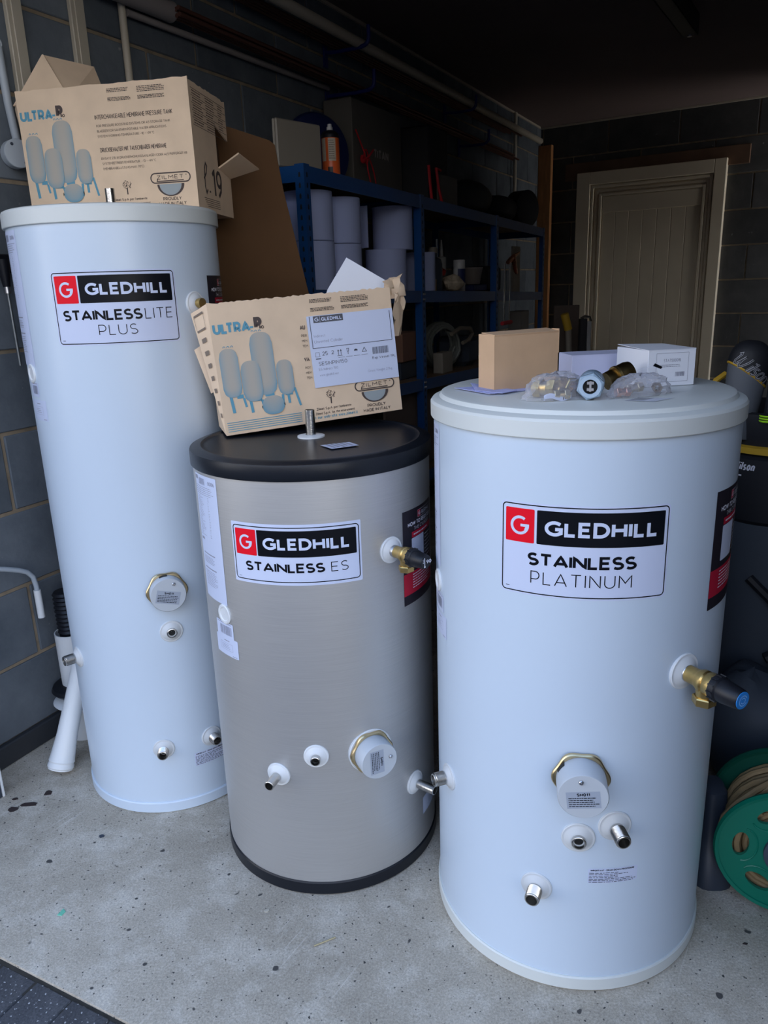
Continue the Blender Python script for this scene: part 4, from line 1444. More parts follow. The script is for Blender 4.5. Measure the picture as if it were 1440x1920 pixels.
    part('blue_print', t, 'print_blue', parent, kind='stuff')
    T_ = MB()
    for k, (u0, u1, v0, v1, st) in enumerate(((0.188, 0.308, 0.272, 0.755, 0), (0.020, 0.118, 0.285, 0.655, 0), (0.312, 0.400, 0.255, 0.525, 0), (0.122, 0.228, 0.235, 0.548, 0))):
        tank_print(T_, u0, u1, v0, v1, FM(0.0009 + 0.0003 * k), W, H)
    tank_print(T_, 0.208, 0.335, 0.115, 0.262, FM(0.0021), W, H, strong=0.75)
    part('tank_picture', T_, 'halftone', parent, kind='stuff')
    bl = MB()
    inn2 = [(bx + (p[0] - bx) * 0.99, p[1] - 0.0) for p in inn]
    m3_ = FM(0.0007)
    bl.add([m3_(bx, by)] + [m3_(*p) for p in inn2], [(0, i + 1, i + 2) for i in range(24)])
    part('bowl_print', bl, mat('pale blue print', (0.33, 0.37, 0.38), 0.8), parent)

def local_frame(pos, ang):
    a, b, c = [math.radians(x) for x in ang]
    return Matrix.Translation(pos) @ (Matrix.Rotation(a, 4, 'Z') @ Matrix.Rotation(b, 4, 'Y') @ Matrix.Rotation(c, 4, 'X'))

# carton on the tall cylinder
X1 = local_frame((-0.8734, 2.1159, 1.4975), (-9.49, -0.59, -0.9))
W1, D1, H1 = 0.4488, 0.2496, 0.2959
cp = lambda u, v, w_: X1 @ Vector((u * W1, v * D1, w_ * H1))
bot_c = X1 @ Vector((W1 / 2, D1 / 2, 0))
C1 = root('cardboard_box', bot_c, 'brown printed pressure tank carton on the tall white cylinder', 'box')
part('front_panel', card_panel(cp(0, 0, 0), cp(1, 0, 0), cp(1, 0, 1), cp(0, 0, 1), jag_top=0.0016, nx=36, seed=2), 'card', C1)
side = card_panel(cp(1, 0.012, 0), cp(1, 0.64, 0), cp(1, 0.64, 0.985), cp(1, 0.012, 0.985), jag_top=0.002, nx=14, seed=3)
sp = part('side_panel', side, 'card', C1)
side2 = card_panel(cp(1, 0.64, 0.0), cp(1, 1, 0.0), cp(1, 1, 0.36), cp(1, 0.64, 0.40), nx=2)
part('side_panel', side2, 'card', C1)
side3 = card_panel(cp(1, 0.64, 0.75), cp(1, 1, 0.66), cp(1, 1, 0.985), cp(1, 0.64, 0.985), jag_top=0.003, nx=8, seed=5)
part('side_panel', side3, 'card', C1)
part('side_panel', card_panel(cp(0, 1, 0), cp(0, 0.012, 0), cp(0, 0.012, 0.99), cp(0, 1, 0.99)), 'card', C1)
part('back_panel', card_panel(cp(0.89, 1, 0), cp(0.01, 1, 0), cp(0.01, 1, 0.97), cp(0.89, 1, 0.97)), 'card', C1)
part('bottom_panel', card_panel(cp(0.01, 0.02, 0.002), cp(0.01, 0.98, 0.002), cp(0.99, 0.98, 0.002), cp(0.99, 0.02, 0.002), th=0.004, inward=(0, 0, 1)), 'card', C1)
# torn flap folded out of the side, and a flap sticking up at the back left
part('torn_flap', card_panel(cp(1.0, 0.655, 0.39), cp(1.005, 0.98, 0.34), cp(1.17, 1.10, 0.42), cp(1.13, 0.66, 0.50), nx=5, ny=4), 'card', C1)
fl = MB()
P_ = [X1 @ Vector(p) for p in ((-0.045, 0.08, 0.262), (0.094, 0.245, 0.445), (0.205, 0.12, 0.292), (0.0, 0.004, 0.285))]
fl = card_panel(X1 @ Vector((-0.047, 0.060, 0.2810)), X1 @ Vector((0.108, 0.060, 0.2900)), X1 @ Vector((0.0325, 0.10, 0.402)), X1 @ Vector((0.029, 0.10, 0.402)), th=0.004)
part('flap', fl, 'card', C1)
fl = card_panel(X1 @ Vector((0.106, 0.066, 0.288)), X1 @ Vector((0.150, 0.20, 0.285)), X1 @ Vector((0.105, 0.22, 0.398)), X1 @ Vector((0.031, 0.106, 0.402)), th=0.004)
part('flap', fl, 'card', C1)
fl = card_panel(X1 @ Vector((0.0, 0.0, 0.21)), X1 @ Vector((0.0, 0.004, 0.29)), X1 @ Vector((-0.038, 0.060, 0.288)), X1 @ Vector((-0.047, 0.066, 0.272)), th=0.003)
part('flap', fl, 'card', C1)
FM1 = lambda off: (lambda u, v: X1 @ Vector((u, -off, v)))
carton_print(C1, None, W1, H1, FM1, 1)
SM1 = lambda off: (lambda u, v: X1 @ Vector((W1 + off, u, v)))
t = MB(); q = SM1(0.0007)
# table printed on the side, and the capacity mark
for i in range(6):
    rect(t, D1 * 0.05, H1 * (0.93 - 0.055 * i), D1 * 0.98, H1 * (0.934 - 0.055 * i), q, nu=1)
for i in range(5):
    for (a, b) in ((0.08, 0.36), (0.42, 0.66), (0.76, 0.9)):
        if i > 3 and a > 0.5:
            continue
        lines_of_print(t, D1 * a, H1 * (0.885 - 0.055 * i), D1 * b, H1 * (0.925 - 0.055 * i), 2, q, t=H1 * 0.008, rng=random.Random(i * 3 + int(a * 10)))
text(t, '.', D1 * 0.32, H1 * 0.145, H1 * 0.24, q, wt=0.13)
strip(t, [(D1 * 0.20, H1 * 0.26), (D1 * 0.27, H1 * 0.31), (D1 * 0.30, H1 * 0.37), (D1 * 0.27, H1 * 0.39), (D1 * 0.23, H1 * 0.34), (D1 * 0.215, H1 * 0.20), (D1 * 0.24, H1 * 0.15), (D1 * 0.28, H1 * 0.18)], 0.0055, q)
text(t, '19', D1 * 0.42, H1 * 0.13, H1 * 0.24, q, wt=0.15, width=D1 * 0.28)
for i in range(5):
    rect(t, D1 * (0.16 + i * 0.02), H1 * (0.105 - i * 0.016), D1 * 0.60, H1 * (0.109 - i * 0.016), q, nu=1)
part('side_print', t, 'print_brown', C1, kind='stuff')
# pressure vessel inside, seen through the torn side
vb = MB()
VX = X1 @ Matrix.Translation((W1 * 0.5 + 0.028, D1 * 0.60, 0.150)) @ Matrix.Rotation(PI / 2, 4, 'Y')
vb.lathe([(0.001, -0.19), (0.04, -0.187), (0.072, -0.180), (0.088, -0.166), (0.092, -0.14), (0.092, 0.14), (0.088, 0.166), (0.072, 0.180), (0.04, 0.187), (0.001, 0.19)], 40, VX)
single('pressure_vessel', vb, 'vessel', 'dark navy pressure vessel showing through the torn carton side', 'vessel')

# carton on the silver cylinder: crushed, leaning to the right
F00 = Vector((-0.3443, 1.6953, 0.9960)); F10 = Vector((0.0520, 1.8270, 1.0220)); F11 = Vector((0.0300, 1.8480, 1.3030)); F01 = Vector((-0.3670, 1.7160, 1.2810))
B00 = Vector((-0.386, 1.820, 0.998)); B10 = Vector((-0.020, 2.030, 1.010)); B11 = Vector((-0.040, 2.052, 1.285)); B01 = Vector((-0.400, 1.838, 1.262))
C2 = root('cardboard_box', (F00 + F10 + B00 + B10) / 4 * 1.0, 'brown tank carton with white shipping label on the silver cylinder', 'box')
part('front_panel', card_panel(F00, F10, F11, F01, jag_top=0.0022, nx=70, seed=6), 'card', C2)
part('side_panel', card_panel(F10, B10, B11, F11, jag_top=0.004, nx=10, seed=8), 'card', C2)
part('side_panel', card_panel(B00, F00, F01, B01, jag_top=0.003, nx=6, seed=9), 'card', C2)
part('back_panel', card_panel(B10, B00, B01, B11, jag_top=0.003, nx=10, seed=10), 'card', C2)
part('bottom_panel', card_panel(F00, B00, B10, F10, th=0.003, inward=(0, 0, 1)), 'card', C2)
# splayed left flap with small print, torn scrap behind it, crumpled corner at the top right
SL0 = Vector((-0.3475, 1.700, 1.000)); SLt = Vector((-0.407, 1.735, 1.2605))
sflap = card_panel(SL0, F00 + Vector((-0.0005, 0.002, 0.0)), F01 + Vector((-0.0005, 0.002, 0)), SLt, jag_top=0.001, nx=5)
part('left_flap', sflap, 'card', C2)
scr = card_panel((-0.381, 1.745, 1.085), (-0.372, 1.74, 1.090), (-0.397, 1.75, 1.190), (-0.411, 1.752, 1.182), nx=1, ny=3)
part('torn_scrap', scr, 'card', C2)
rgc = random.Random(5)
cr = MB()
def crumple(mb, c, dx, dy, seed):
    rg = random.Random(seed)
    n = 5
    c = Vector(c)
    vs = []
    for j in range(n + 1):
        for i in range(n + 1):
            vs.append(c + Vector(dx) * (i / n - .5) + Vector(dy) * (j / n - .5) + Vector((rg.uniform(-1, 1), rg.uniform(-1, 1), rg.uniform(-1, 1))) * 0.0055)
    k = len(vs)
    vs += [v + Vector((0.001, 0.004, 0.001)) for v in vs]
    fs = []
    m_ = n + 1
    for j in range(n):
        for i in range(n):
            a = j * m_ + i
            fs += [(a, a + 1, a + m_ + 1, a + m_), (a + k, a + m_ + k, a + m_ + 1 + k, a + 1 + k)]
    for i in range(n):
        fs.append((i, i + k, i + 1 + k, i + 1)); a = n * m_ + i; fs.append((a, a + 1, a + 1 + k, a + k))
        a = i * m_; fs.append((a, a + m_, a + m_ + k, a + k)); a = i * m_ + n; fs.append((a, a + k, a + m_ + k, a + m_))
    mb.add(vs, fs)
crumple(cr, (0.040, 1.868, 1.300), (0.040, 0.030, 0.010), (-0.006, 0.01, 0.048), 2)
part('crumpled_corner', cr, 'card', C2)
cr = MB(); crumple(cr, (0.050, 1.868, 1.24), (0.024, 0.040, 0.0), (0.006, 0.0, 0.090), 7)
part('crumpled_corner', cr, 'card', C2)
fx2 = (F10 - F00); fy2 = (F01 - F00)
W2, H2 = fx2.length, fy2.length
NF2 = fx2.cross(fy2).normalized()
def FM2(off):
    def f_(u, v):
        a, b = u / W2, v / H2
        p = F00 * (1 - a) * (1 - b) + F10 * a * (1 - b) + F11 * a * b + F01 * (1 - a) * b
        return p + NF2 * (off + 0.0006)
    return f_
carton_print(C2, None, W2, H2, FM2, 2)
# little print on the splayed flap
def FL2(u, v):
    p = SL0.lerp(SLt, v)
    q_ = F00.lerp(F01, v)
    nn = (F00 - SL0).cross(SLt - SL0).normalized()
    nn2 = (F01 - SLt).cross(SLt - SL0).normalized()
    return p.lerp(q_, u) + nn2 * 0.0012
t = MB()
rrect_line(t, 0.12, 0.84, 0.72, 0.96, 0.02, 0.015, FL2)
for i in range(7):
    rect(t, 0.28, 0.74 - i * 0.1, 0.62, 0.775 - i * 0.1, FL2, nu=1)
part('flap_print', t, 'print_faint', C2, kind='stuff')
# shipping label
ls = root('shipping_label', F00.lerp(F11, 0.7), 'white shipping label stuck on the crushed carton', 'label')
u0, u1, v0, v1 = 0.510 * W2, 0.998 * W2, 0.272 * H2, 0.832 * H2
x = MB(); rect(x, u0, v0, u1, v1, FM2(0.0028), nu=6, nv=4); part('label_paper', x, 'label', ls)
lw_, lh_ = u1 - u0, v1 - v0
x = MB(); q = FM2(0.0032)
LU = lambda a: u0 + a * lw_
LV = lambda b: v0 + b * lh_
for (a, b, c_, d_) in ((0.03, 0.99, 0.035, 0.55), (0.96, 0.97, 0.965, 0.55)):
    rect(x, LU(a), LV(d_), LU(a) + 0.0014, LV(b), q, nu=1)
rect(x, LU(0.03), LV(0.548), LU(0.963), LV(0.556), q, nu=4)
text(x, '25', LU(0.13), LV(0.44), lh_ * 0.055, q, wt=0.13, width=lw_ * 0.062)
text(x, '2', LU(0.235), LV(0.445), lh_ * 0.052, q, wt=0.13)
for a in (0.315, 0.345):
    strip(x, [(LU(a), LV(0.42)), (LU(a), LV(0.49))], 0.0012, q)
    strip(x, [(LU(a) - 0.002, LV(0.475)), (LU(a), LV(0.495)), (LU(a) + 0.002, LV(0.475))], 0.001, q)
rect(x, LU(0.30), LV(0.41), LU(0.36), LV(0.416), q, nu=1)
strip(x, [(LU(0.415), LV(0.50)), (LU(0.42), LV(0.46)), (LU(0.435), LV(0.46)), (LU(0.44), LV(0.50)), (LU(0.415), LV(0.50))], 0.001, q)
strip(x, [(LU(0.4275), LV(0.46)), (LU(0.4275), LV(0.42))], 0.0012, q)
x.add([q(*p) for p in arc(LU(0.52), LV(0.455), 0.0045, 0.0045, 0, 180, 10)], [tuple(range(11))])
strip(x, [(LU(0.595), LV(0.43)), (LU(0.62), LV(0.49)), (LU(0.645), LV(0.43)), (LU(0.595), LV(0.43))], 0.0012, q)
strip(x, [(LU(0.05), LV(0.43)), (LU(0.055), LV(0.49)), (LU(0.095), LV(0.49)), (LU(0.10), LV(0.43)), (LU(0.05), LV(0.43))], 0.0007, q)
rect(x, LU(0.05), LV(0.395), LU(0.11), LV(0.408), q, nu=1)
for k in range(4):
    rect(x, LU(0.31 + k * 0.09), LV(0.385), LU(0.385 + k * 0.09), LV(0.389), q, nu=1)
barcode(x, LU(0.715), LV(0.375), LU(0.905), LV(0.475), q, 24, random.Random(12))
text(x, 'Exp Vessel 19L', LU(0.705), LV(0.305), lh_ * 0.036, q, wt=0.12, width=lw_ * 0.28)
text(x, 'SESINPIN150', LU(0.075), LV(0.305), lh_ * 0.052, q, wt=0.11, width=lw_ * 0.33)
part('label_print', x, mat('label black', (0.04, 0.045, 0.07), 0.5), ls)
x = MB(); rect(x, LU(0.075), LV(0.90), LU(0.415), LV(0.992), q, nu=2); part('logo_panel', x, mat('charcoal', (0.075, 0.08, 0.10), 0.5), ls)
x = MB(); q2 = FM2(0.0035)
text(x, 'G', LU(0.088), LV(0.918), lh_ * 0.055, q2, wt=0.2)
rect(x, LU(0.148), LV(0.905), LU(0.151), LV(0.988), q2, nu=1)
text(x, 'GLEDHILL', LU(0.165), LV(0.92), lh_ * 0.05, q2, wt=0.22, width=lw_ * 0.235)
part('logo_lettering', x, 'label', ls)
x = MB()
text(x, 'Indirect', LU(0.06), LV(0.70), lh_ * 0.038, q, wt=0.1, width=lw_ * 0.13)
text(x, 'Unvented Cylinder', LU(0.055), LV(0.62), lh_ * 0.042, q, wt=0.1, width=lw_ * 0.33)
text(x, 'ES Indirect 150', LU(0.07), LV(0.235), lh_ * 0.036, q, wt=0.12, width=lw_ * 0.22)
text(x, 'www.gledhill.net', LU(0.07), LV(0.155), lh_ * 0.034, q, wt=0.1, width=lw_ * 0.22)
text(x, 'Gross Weight 27kg', LU(0.635), LV(0.125), lh_ * 0.036, q, wt=0.1, width=lw_ * 0.29)
part('grey_print', x, mat('pale grey ink', (0.30, 0.32, 0.42), 0.5), ls)
# white sheet poking out of the carton
x = card_panel((-0.125, 1.905, 1.22), (-0.005, 1.915, 1.24), (-0.030, 1.905, 1.312), (-0.075, 1.900, 1.3725), th=0.0006)
xs_ = MB()
pA = [(-0.150, 1.905, 1.20), (0.005, 1.915, 1.22), (0.022, 1.912, 1.318), (-0.068, 1.903, 1.372), (-0.117, 1.903, 1.30)]
pA = [Vector(p) for p in pA]
xs_.add(pA + [p + Vector((0, 0.0012, 0)) for p in pA], [(0, 1, 2, 3, 4), (9, 8, 7, 6, 5)] + [(i, (i + 1) % 5, (i + 1) % 5 + 5, i + 5) for i in range(5)])
single('paper_sheet', xs_, 'paper', 'white sheet with a pointed corner sticking out of the crushed carton', 'paper')

# ------------------------------------------------------------------ things on the right-hand lid
ZL = 1.1154
def carton_simple(name, X, dims, m, label, cat='box', lip=True, group=None, th=0.0015):
    wd, dp, ht = dims
    ro = root(name, X @ Vector((wd / 2, dp / 2, 0)), label, cat, group)
    b = MB(); b.box((0, 0, 0), (wd, dp, ht - 0.001), X, 0.0008)
    part('body', b, m, ro)
    return ro
XA = local_frame((0.2068, 1.3954, ZL), (28.2, 0, 0))
ca = carton_simple('cardboard_box', XA, (0.1476, 0.049, 0.1015), 'card_small', 'small plain tan cardboard box standing on the white lid')
b = card_panel(XA @ Vector((-0.0005, -0.0012, 0.1005)), XA @ Vector((0.1476, -0.0012, 0.1005)), XA @ Vector((0.1476, 0.036, 0.1045)), XA @ Vector((0.0005, 0.040, 0.1035)), th=0.0015)
part('top_flap', b, 'card_small', ca)
b = MB(); b.box((-0.0008, -0.0006, 0.0), (0.0012, 0.0012, 0.101), XA); part('corner_seam', b, 'card_small', ca)
b = MB(); b.box((0.1465, -0.0006, 0.06), (0.1488, 0.020, 0.1040), XA, 0.0003); part('end_tab', b, 'card_small', ca)
XB = local_frame((0.3817, 1.5406, ZL), (7.56, 0, 0))
cb2 = carton_simple('carton', XB, (0.1294, 0.072, 0.047), 'paper_lilac', 'low lilac white carton behind the tan box on the lid')
b = card_panel(XB @ Vector((0, -0.0008, 0.0465)), XB @ Vector((0.1294, -0.0008, 0.0465)), XB @ Vector((0.1294, 0.07, 0.0475)), XB @ Vector((0, 0.07, 0.0475)), th=0.0012)
part('lid_flap', b, 'paper_lilac', cb2)
XC = local_frame((0.4793, 1.3847, ZL), (12.03, 0, 0))
cc = carton_simple('carton', XC, (0.0946, 0.1113, 0.0658), 'paper_white', 'white square carton with printed end label on the lid')
b = card_panel(XC @ Vector((0, -0.0006, 0.0655)), XC @ Vector((0.0946, -0.0006, 0.0655)), XC @ Vector((0.0946, 0.110, 0.0665)), XC @ Vector((0, 0.110, 0.0695)), th=0.001, nx=6)
part('lid_flap', b, 'paper_white', cc)
q = lambda u, v: XC @ Vector((u, -0.0006, v))
b = MB()
rrect_line(b, 0.016, 0.008, 0.080, 0.059, 0.0002, 0.0004, q)
text(b, 'STAT500015', 0.0305, 0.0435, 0.0052, q, wt=0.1, width=0.034)
lines_of_print(b, 0.0175, 0.0335, 0.066, 0.0395, 2, q, t=0.0007, rng=random.Random(4))
barcode(b, 0.055, 0.017, 0.074, 0.025, q, 12, random.Random(4))
part('print', b, mat('box print', (0.12, 0.12, 0.18), 0.6), cc)
# folded leaflets under the tan box
def leaflet(pts, z, label, seed, name='leaflet', sag=0.0):
    lo_ = root(name, (sum(p[0] for p in pts) / 4, sum(p[1] for p in pts) / 4, z), label, 'paper')
    A, B, C_, D2 = [Vector((p[0], p[1], z)) for p in pts]
    def mp(u, v, o=0.0):
        p = A * (1 - u) * (1 - v) + B * u * (1 - v) + C_ * u * v + D2 * (1 - u) * v
        return p + Vector((0, 0, o + 0.002 * (1 - u) ** 2 * sag))
    vs = []
    n = 10
    for k in (0.0, 0.0006):
        for j in range(n + 1):
            for i in range(n + 1):
                vs.append(mp(i / n, j / n, k))
    m_ = n + 1; K = m_ * m_
    fs = []
    for j in range(n):
        for i in range(n):
            a = j * m_ + i
            fs += [(a, a + m_, a + m_ + 1, a + 1), (a + K, a + 1 + K, a + m_ + 1 + K, a + m_ + K)]
    for i in range(n):
        fs += [(i, i + 1, i + 1 + K, i + K), (n * m_ + i, n * m_ + i + K, n * m_ + i + 1 + K, n * m_ + i + 1), (i * m_, i * m_ + K, (i + 1) * m_ + K, (i + 1) * m_), (i * m_ + n, (i + 1) * m_ + n, (i + 1) * m_ + n + K, i * m_ + n + K)]
    part('sheet', MB().add(vs, fs), mat('lilac paper', (0.50, 0.54, 0.88), 0.7), lo_)
    t_ = MB()
    q_ = lambda u, v: mp(u, v, 0.0009)
    rect(t_, 0.1, 0.80, 0.95, 0.82, q_, nu=4)
    for i in range(6):
        rect(t_, 0.12, 0.1 + i * 0.1, 0.6 + 0.3 * ((i * 7) % 3) / 3, 0.112 + i * 0.1, q_, nu=3)
    part('print', t_, mat('leaflet ink', (0.12, 0.13, 0.28), 0.6), lo_)
    return lo_
leaflet([(0.192, 1.352), (0.283, 1.408), (0.235, 1.490), (0.140, 1.448)], ZL + 0.0002, 'pale lilac printed leaflet lying under the tan box', 1, sag=1.2)
leaflet([(0.172, 1.392), (0.215, 1.352), (0.247, 1.385), (0.176, 1.500)], ZL + 0.0030, 'second folded leaflet fanned on top of the lilac one', 2, sag=0.6)
# clear sticker on the lid
qs = [(0.395, 1.243, 0), (0.437, 1.222, 0), (0.480, 1.254, 0), (0.425, 1.268, 0)]
x = MB(); rect(x, 0, 0, 1, 1, quad_print(None, qs, 1.1154), nu=1); so = part('sticker', x, mat('greyish sticker', (0.62, 0.65, 0.74), 0.35), PT)
x = MB(); rect(x, 0.05, 0.25, 0.5, 0.95, quad_print(None, qs, 1.1157), nu=1); part('sticker_print', x, mat('faded print', (0.33, 0.33, 0.35), 0.5), so)

def hexfit(o, axis, R, L, m, parent_label, name='brass_fitting', group=None, bore=0.62):
    """compression fitting: two hex nuts on a short body"""
    X = frame_z(o, axis, (0, 0, 1) if abs(Vector(axis).normalized().z) < 0.9 else (0, 1, 0))
    ro = root(name, o, parent_label, 'fitting', group)
    part('body', MB().lathe([(R * bore, -L * 0.5), (R * 0.72, -L * 0.5), (R * 0.74, L * 0.5), (R * bore, L * 0.5), (R * bore * 0.95, L * 0.48), (R * bore * 0.95, -L * 0.48), (R * bore, -L * 0.5)], 28, X), m, ro)
    for a, b_ in ((-0.52, -0.16), (0.16, 0.52)):
        part('nut', MB().lathe([(R * bore, L * a), (R * 0.92, L * a), (R, L * (a + 0.04)), (R, L * (b_ - 0.04)), (R * 0.92, L * b_), (R * bore, L * b_)], 6, X), m, ro, ang=20)
    return ro
ZT = 1.1152
hexfit((0.280, 1.302, ZT + 0.0170), (0.75, -0.65, 0.05), 0.0165, 0.040, 'brass', 'left of two brass compression fittings in the clear bag')
hexfit((0.318, 1.318, ZT + 0.0170), (0.4, -0.9, 0.0), 0.0165, 0.040, 'brass', 'right of two brass compression fittings in the clear bag')
hexfit((0.300, 1.272, ZT + 0.0092), (1, 0.1, 0), 0.0085, 0.026, 'brass_pale', 'small pale brass coupling at the front of the clear bag')
def bag(pts_top, base, label, seed, rim, H):
    """crumpled clear film draped over its contents"""
    rg = random.Random(seed)
    cx_, cy_ = base[0], base[1]
    n, m_ = 26, 9
    vs = []
    for j in range(m_ + 1):
        t_ = j / m_
        for i in range(n):
            a = 2 * PI * i / n
            rx, ry = rim
            k = math.cos(t_ * PI / 2) ** 0.55
            z = math.sin(t_ * PI / 2) ** 1.2 * H
            jit = 0.0022 + 0.003 * rg.random()
            vs.append(Vector((cx_, cy_, ZT + 0.0006)) + Vector(base[2]) * (math.cos(a) * rx * k) + Vector(base[3]) * (math.sin(a) * ry * k) +
                      Vector((rg.uniform(-1, 1) * jit, rg.uniform(-1, 1) * jit, z * (0.9 + 0.2 * rg.random()) if j else 0.0)))
    fs = []
    for j in range(m_):
        for i in range(n):
            i2 = (i + 1) % n
            fs.append((j * n + i, j * n + i2, (j + 1) * n + i2, (j + 1) * n + i))
    fs.append(tuple(range(m_ * n, m_ * n + n)))
    return single('plastic_bag', MB().add(vs, fs), 'clear', label, 'bag', ang=12)
bg1 = bag(None, (0.297, 1.297, Vector((0.95, 0.3, 0)), Vector((-0.3, 0.95, 0))), 'clear crumpled bag of brass fittings beside the tan box', 3, (0.060, 0.036), 0.041)
x = MB()
qa = lambda u, v: Vector((0.268 + 0.048 * u, 1.2585 + 0.012 * u, ZT + 0.002 + 0.0085 * v + 0.003 * math.sin(u * 7)))
rect(x, 0, 0, 1, 1, qa, nu=10)
x2 = part('bag_strip', x, 'label', bg1)
x = MB(); qb = lambda u, v: Vector((0.268 + 0.048 * u, 1.2583 + 0.012 * u, ZT + 0.002 + 0.0085 * v + 0.003 * math.sin(u * 7)))
for i in range(3):
    rect(x, 0.70 + i * 0.07, 0.25, 0.74 + i * 0.07, 0.8, qb, nu=1)
part('strip_print', x, 'ink', x2)
# grey plastic valve lying between the bags
gv = root('valve', (0.360, 1.300, ZT), 'grey plastic hexagonal check valve lying between the two bags', 'valve')
GXv = frame_z((0.3445, 1.262, ZT + 0.0225), (-0.30, -0.95, 0.0))
part('hex_collar', MB().lathe([(0.0145, 0.006), (0.0150, 0.008), (0.0195, 0.008), (0.0225, 0.006), (0.0225, -0.010), (0.0205, -0.012), (0.0145, -0.012)], 6, GXv @ Matrix.Rotation(0.3, 4, 'Z')), 'valve_grey', gv, ang=20)
part('socket', MB().lathe([(0.0118, 0.0085), (0.0178, 0.0085), (0.0185, 0.0075), (0.0185, -0.002), (0.0118, -0.002), (0.0118, 0.0085)], 40, GXv), mat('pale grey valve', (0.36, 0.46, 0.56), 0.4), gv)
part('body', MB().lathe([(0.0005, -0.012), (0.0205, -0.012), (0.0215, -0.016), (0.0215, -0.052), (0.019, -0.056), (0.0005, -0.056)], 40, GXv), 'valve_grey', gv)
bo_ = part('bore', MB().lathe([(0.0116, 0.004), (0.0116, -0.006), (0.0005, -0.006)], 24, GXv), 'hole', gv)
xx = MB()
xx.box((-0.0016, -0.0085, -0.0055), (0.0016, 0.0085, 0.002), GXv)
xx.box((-0.0055, 0.003, -0.0055), (0.0055, 0.0075, 0.001), GXv)
xx.box((-0.0055, -0.0075, -0.0055), (0.0055, -0.003, 0.001), GXv)
part('spring_cage', xx, 'zinc', gv)
# dark brass adaptor behind the valve, leaning up
ba = root('brass_fitting', (0.430, 1.395, ZT), 'large dark brass adaptor propped in front of the lilac carton', 'fitting')
BXa = frame_z((0.414, 1.375, ZT + 0.0185), (0.80, 0.25, 0.28), (0, 1, 0))
part('body', MB().lathe([(0.0005, -0.012), (0.0165, -0.012), (0.0175, 0.004), (0.0165, 0.006), (0.0165, 0.012), (0.0190, 0.014), (0.0200, 0.030), (0.0180, 0.038), (0.010, 0.042), (0.0005, 0.042)], 40, BXa), 'brass_dark', ba)
part('collar', MB().lathe([(0.0160, 0.007), (0.0205, 0.007), (0.0205, 0.012), (0.0160, 0.012), (0.0160, 0.007)], 40, BXa), 'brass', ba)
# second bag with copper and brass bits
hexfit((0.4035, 1.2795, ZT + 0.0088), (1, 0.2, 0), 0.0080, 0.024, 'copper', 'bright copper coupling in the right-hand clear bag')
hexfit((0.430, 1.305, ZT + 0.0115), (1, 0.3, 0.1), 0.0085, 0.030, 'brass_pale', 'pale brass coupling in the middle of the right-hand clear bag')
hexfit((0.474, 1.318, ZT + 0.0092), (0.2, 1, 0.0), 0.0085, 0.020, 'brass_dark', 'dark brass nut at the far end of the right-hand clear bag')
bg2 = bag(None, (0.438, 1.300, Vector((0.93, 0.36, 0)), Vector((-0.36, 0.93, 0))), 'clear crumpled bag of copper and brass bits by the white carton', 6, (0.062, 0.028), 0.034)
fl_ = MB()
nq = 8
A0 = Vector((0.352, 1.262, ZT + 0.004)); A1 = Vector((0.470, 1.318, ZT + 0.052))
vs = []
rg = random.Random(2)
for i in range(nq + 1):
    c_ = A0.lerp(A1, i / nq)
    for j in range(6):
        vs.append(c_ + Vector((0.0, -0.003 * j, -0.0045 * j + 0.0)) * (0.5 + 0.7 * i / nq) + Vector((rg.uniform(-1, 1), rg.uniform(-1, 1), rg.uniform(-1, 1))) * 0.0012)
fl_.add(vs, [(i * 6 + j, i * 6 + j + 1, (i + 1) * 6 + j + 1, (i + 1) * 6 + j) for i in range(nq) for j in range(5)])
part('bag_neck', fl_, 'clear', bg2)
x = MB(); x.add([(0.454, 1.288, ZT + 0.049), (0.470, 1.294, ZT + 0.043), (0.474, 1.298, ZT + 0.046), (0.459, 1.292, ZT + 0.053)], [(0, 1, 2, 3)])
part('bag_print', x, 'ink', bg2)
x = MB(); x.box((0.340, 1.40, ZT), (0.366, 1.404, ZT + 0.011), Matrix.Rotation(0.0, 4, 'Z'), 0.0005)

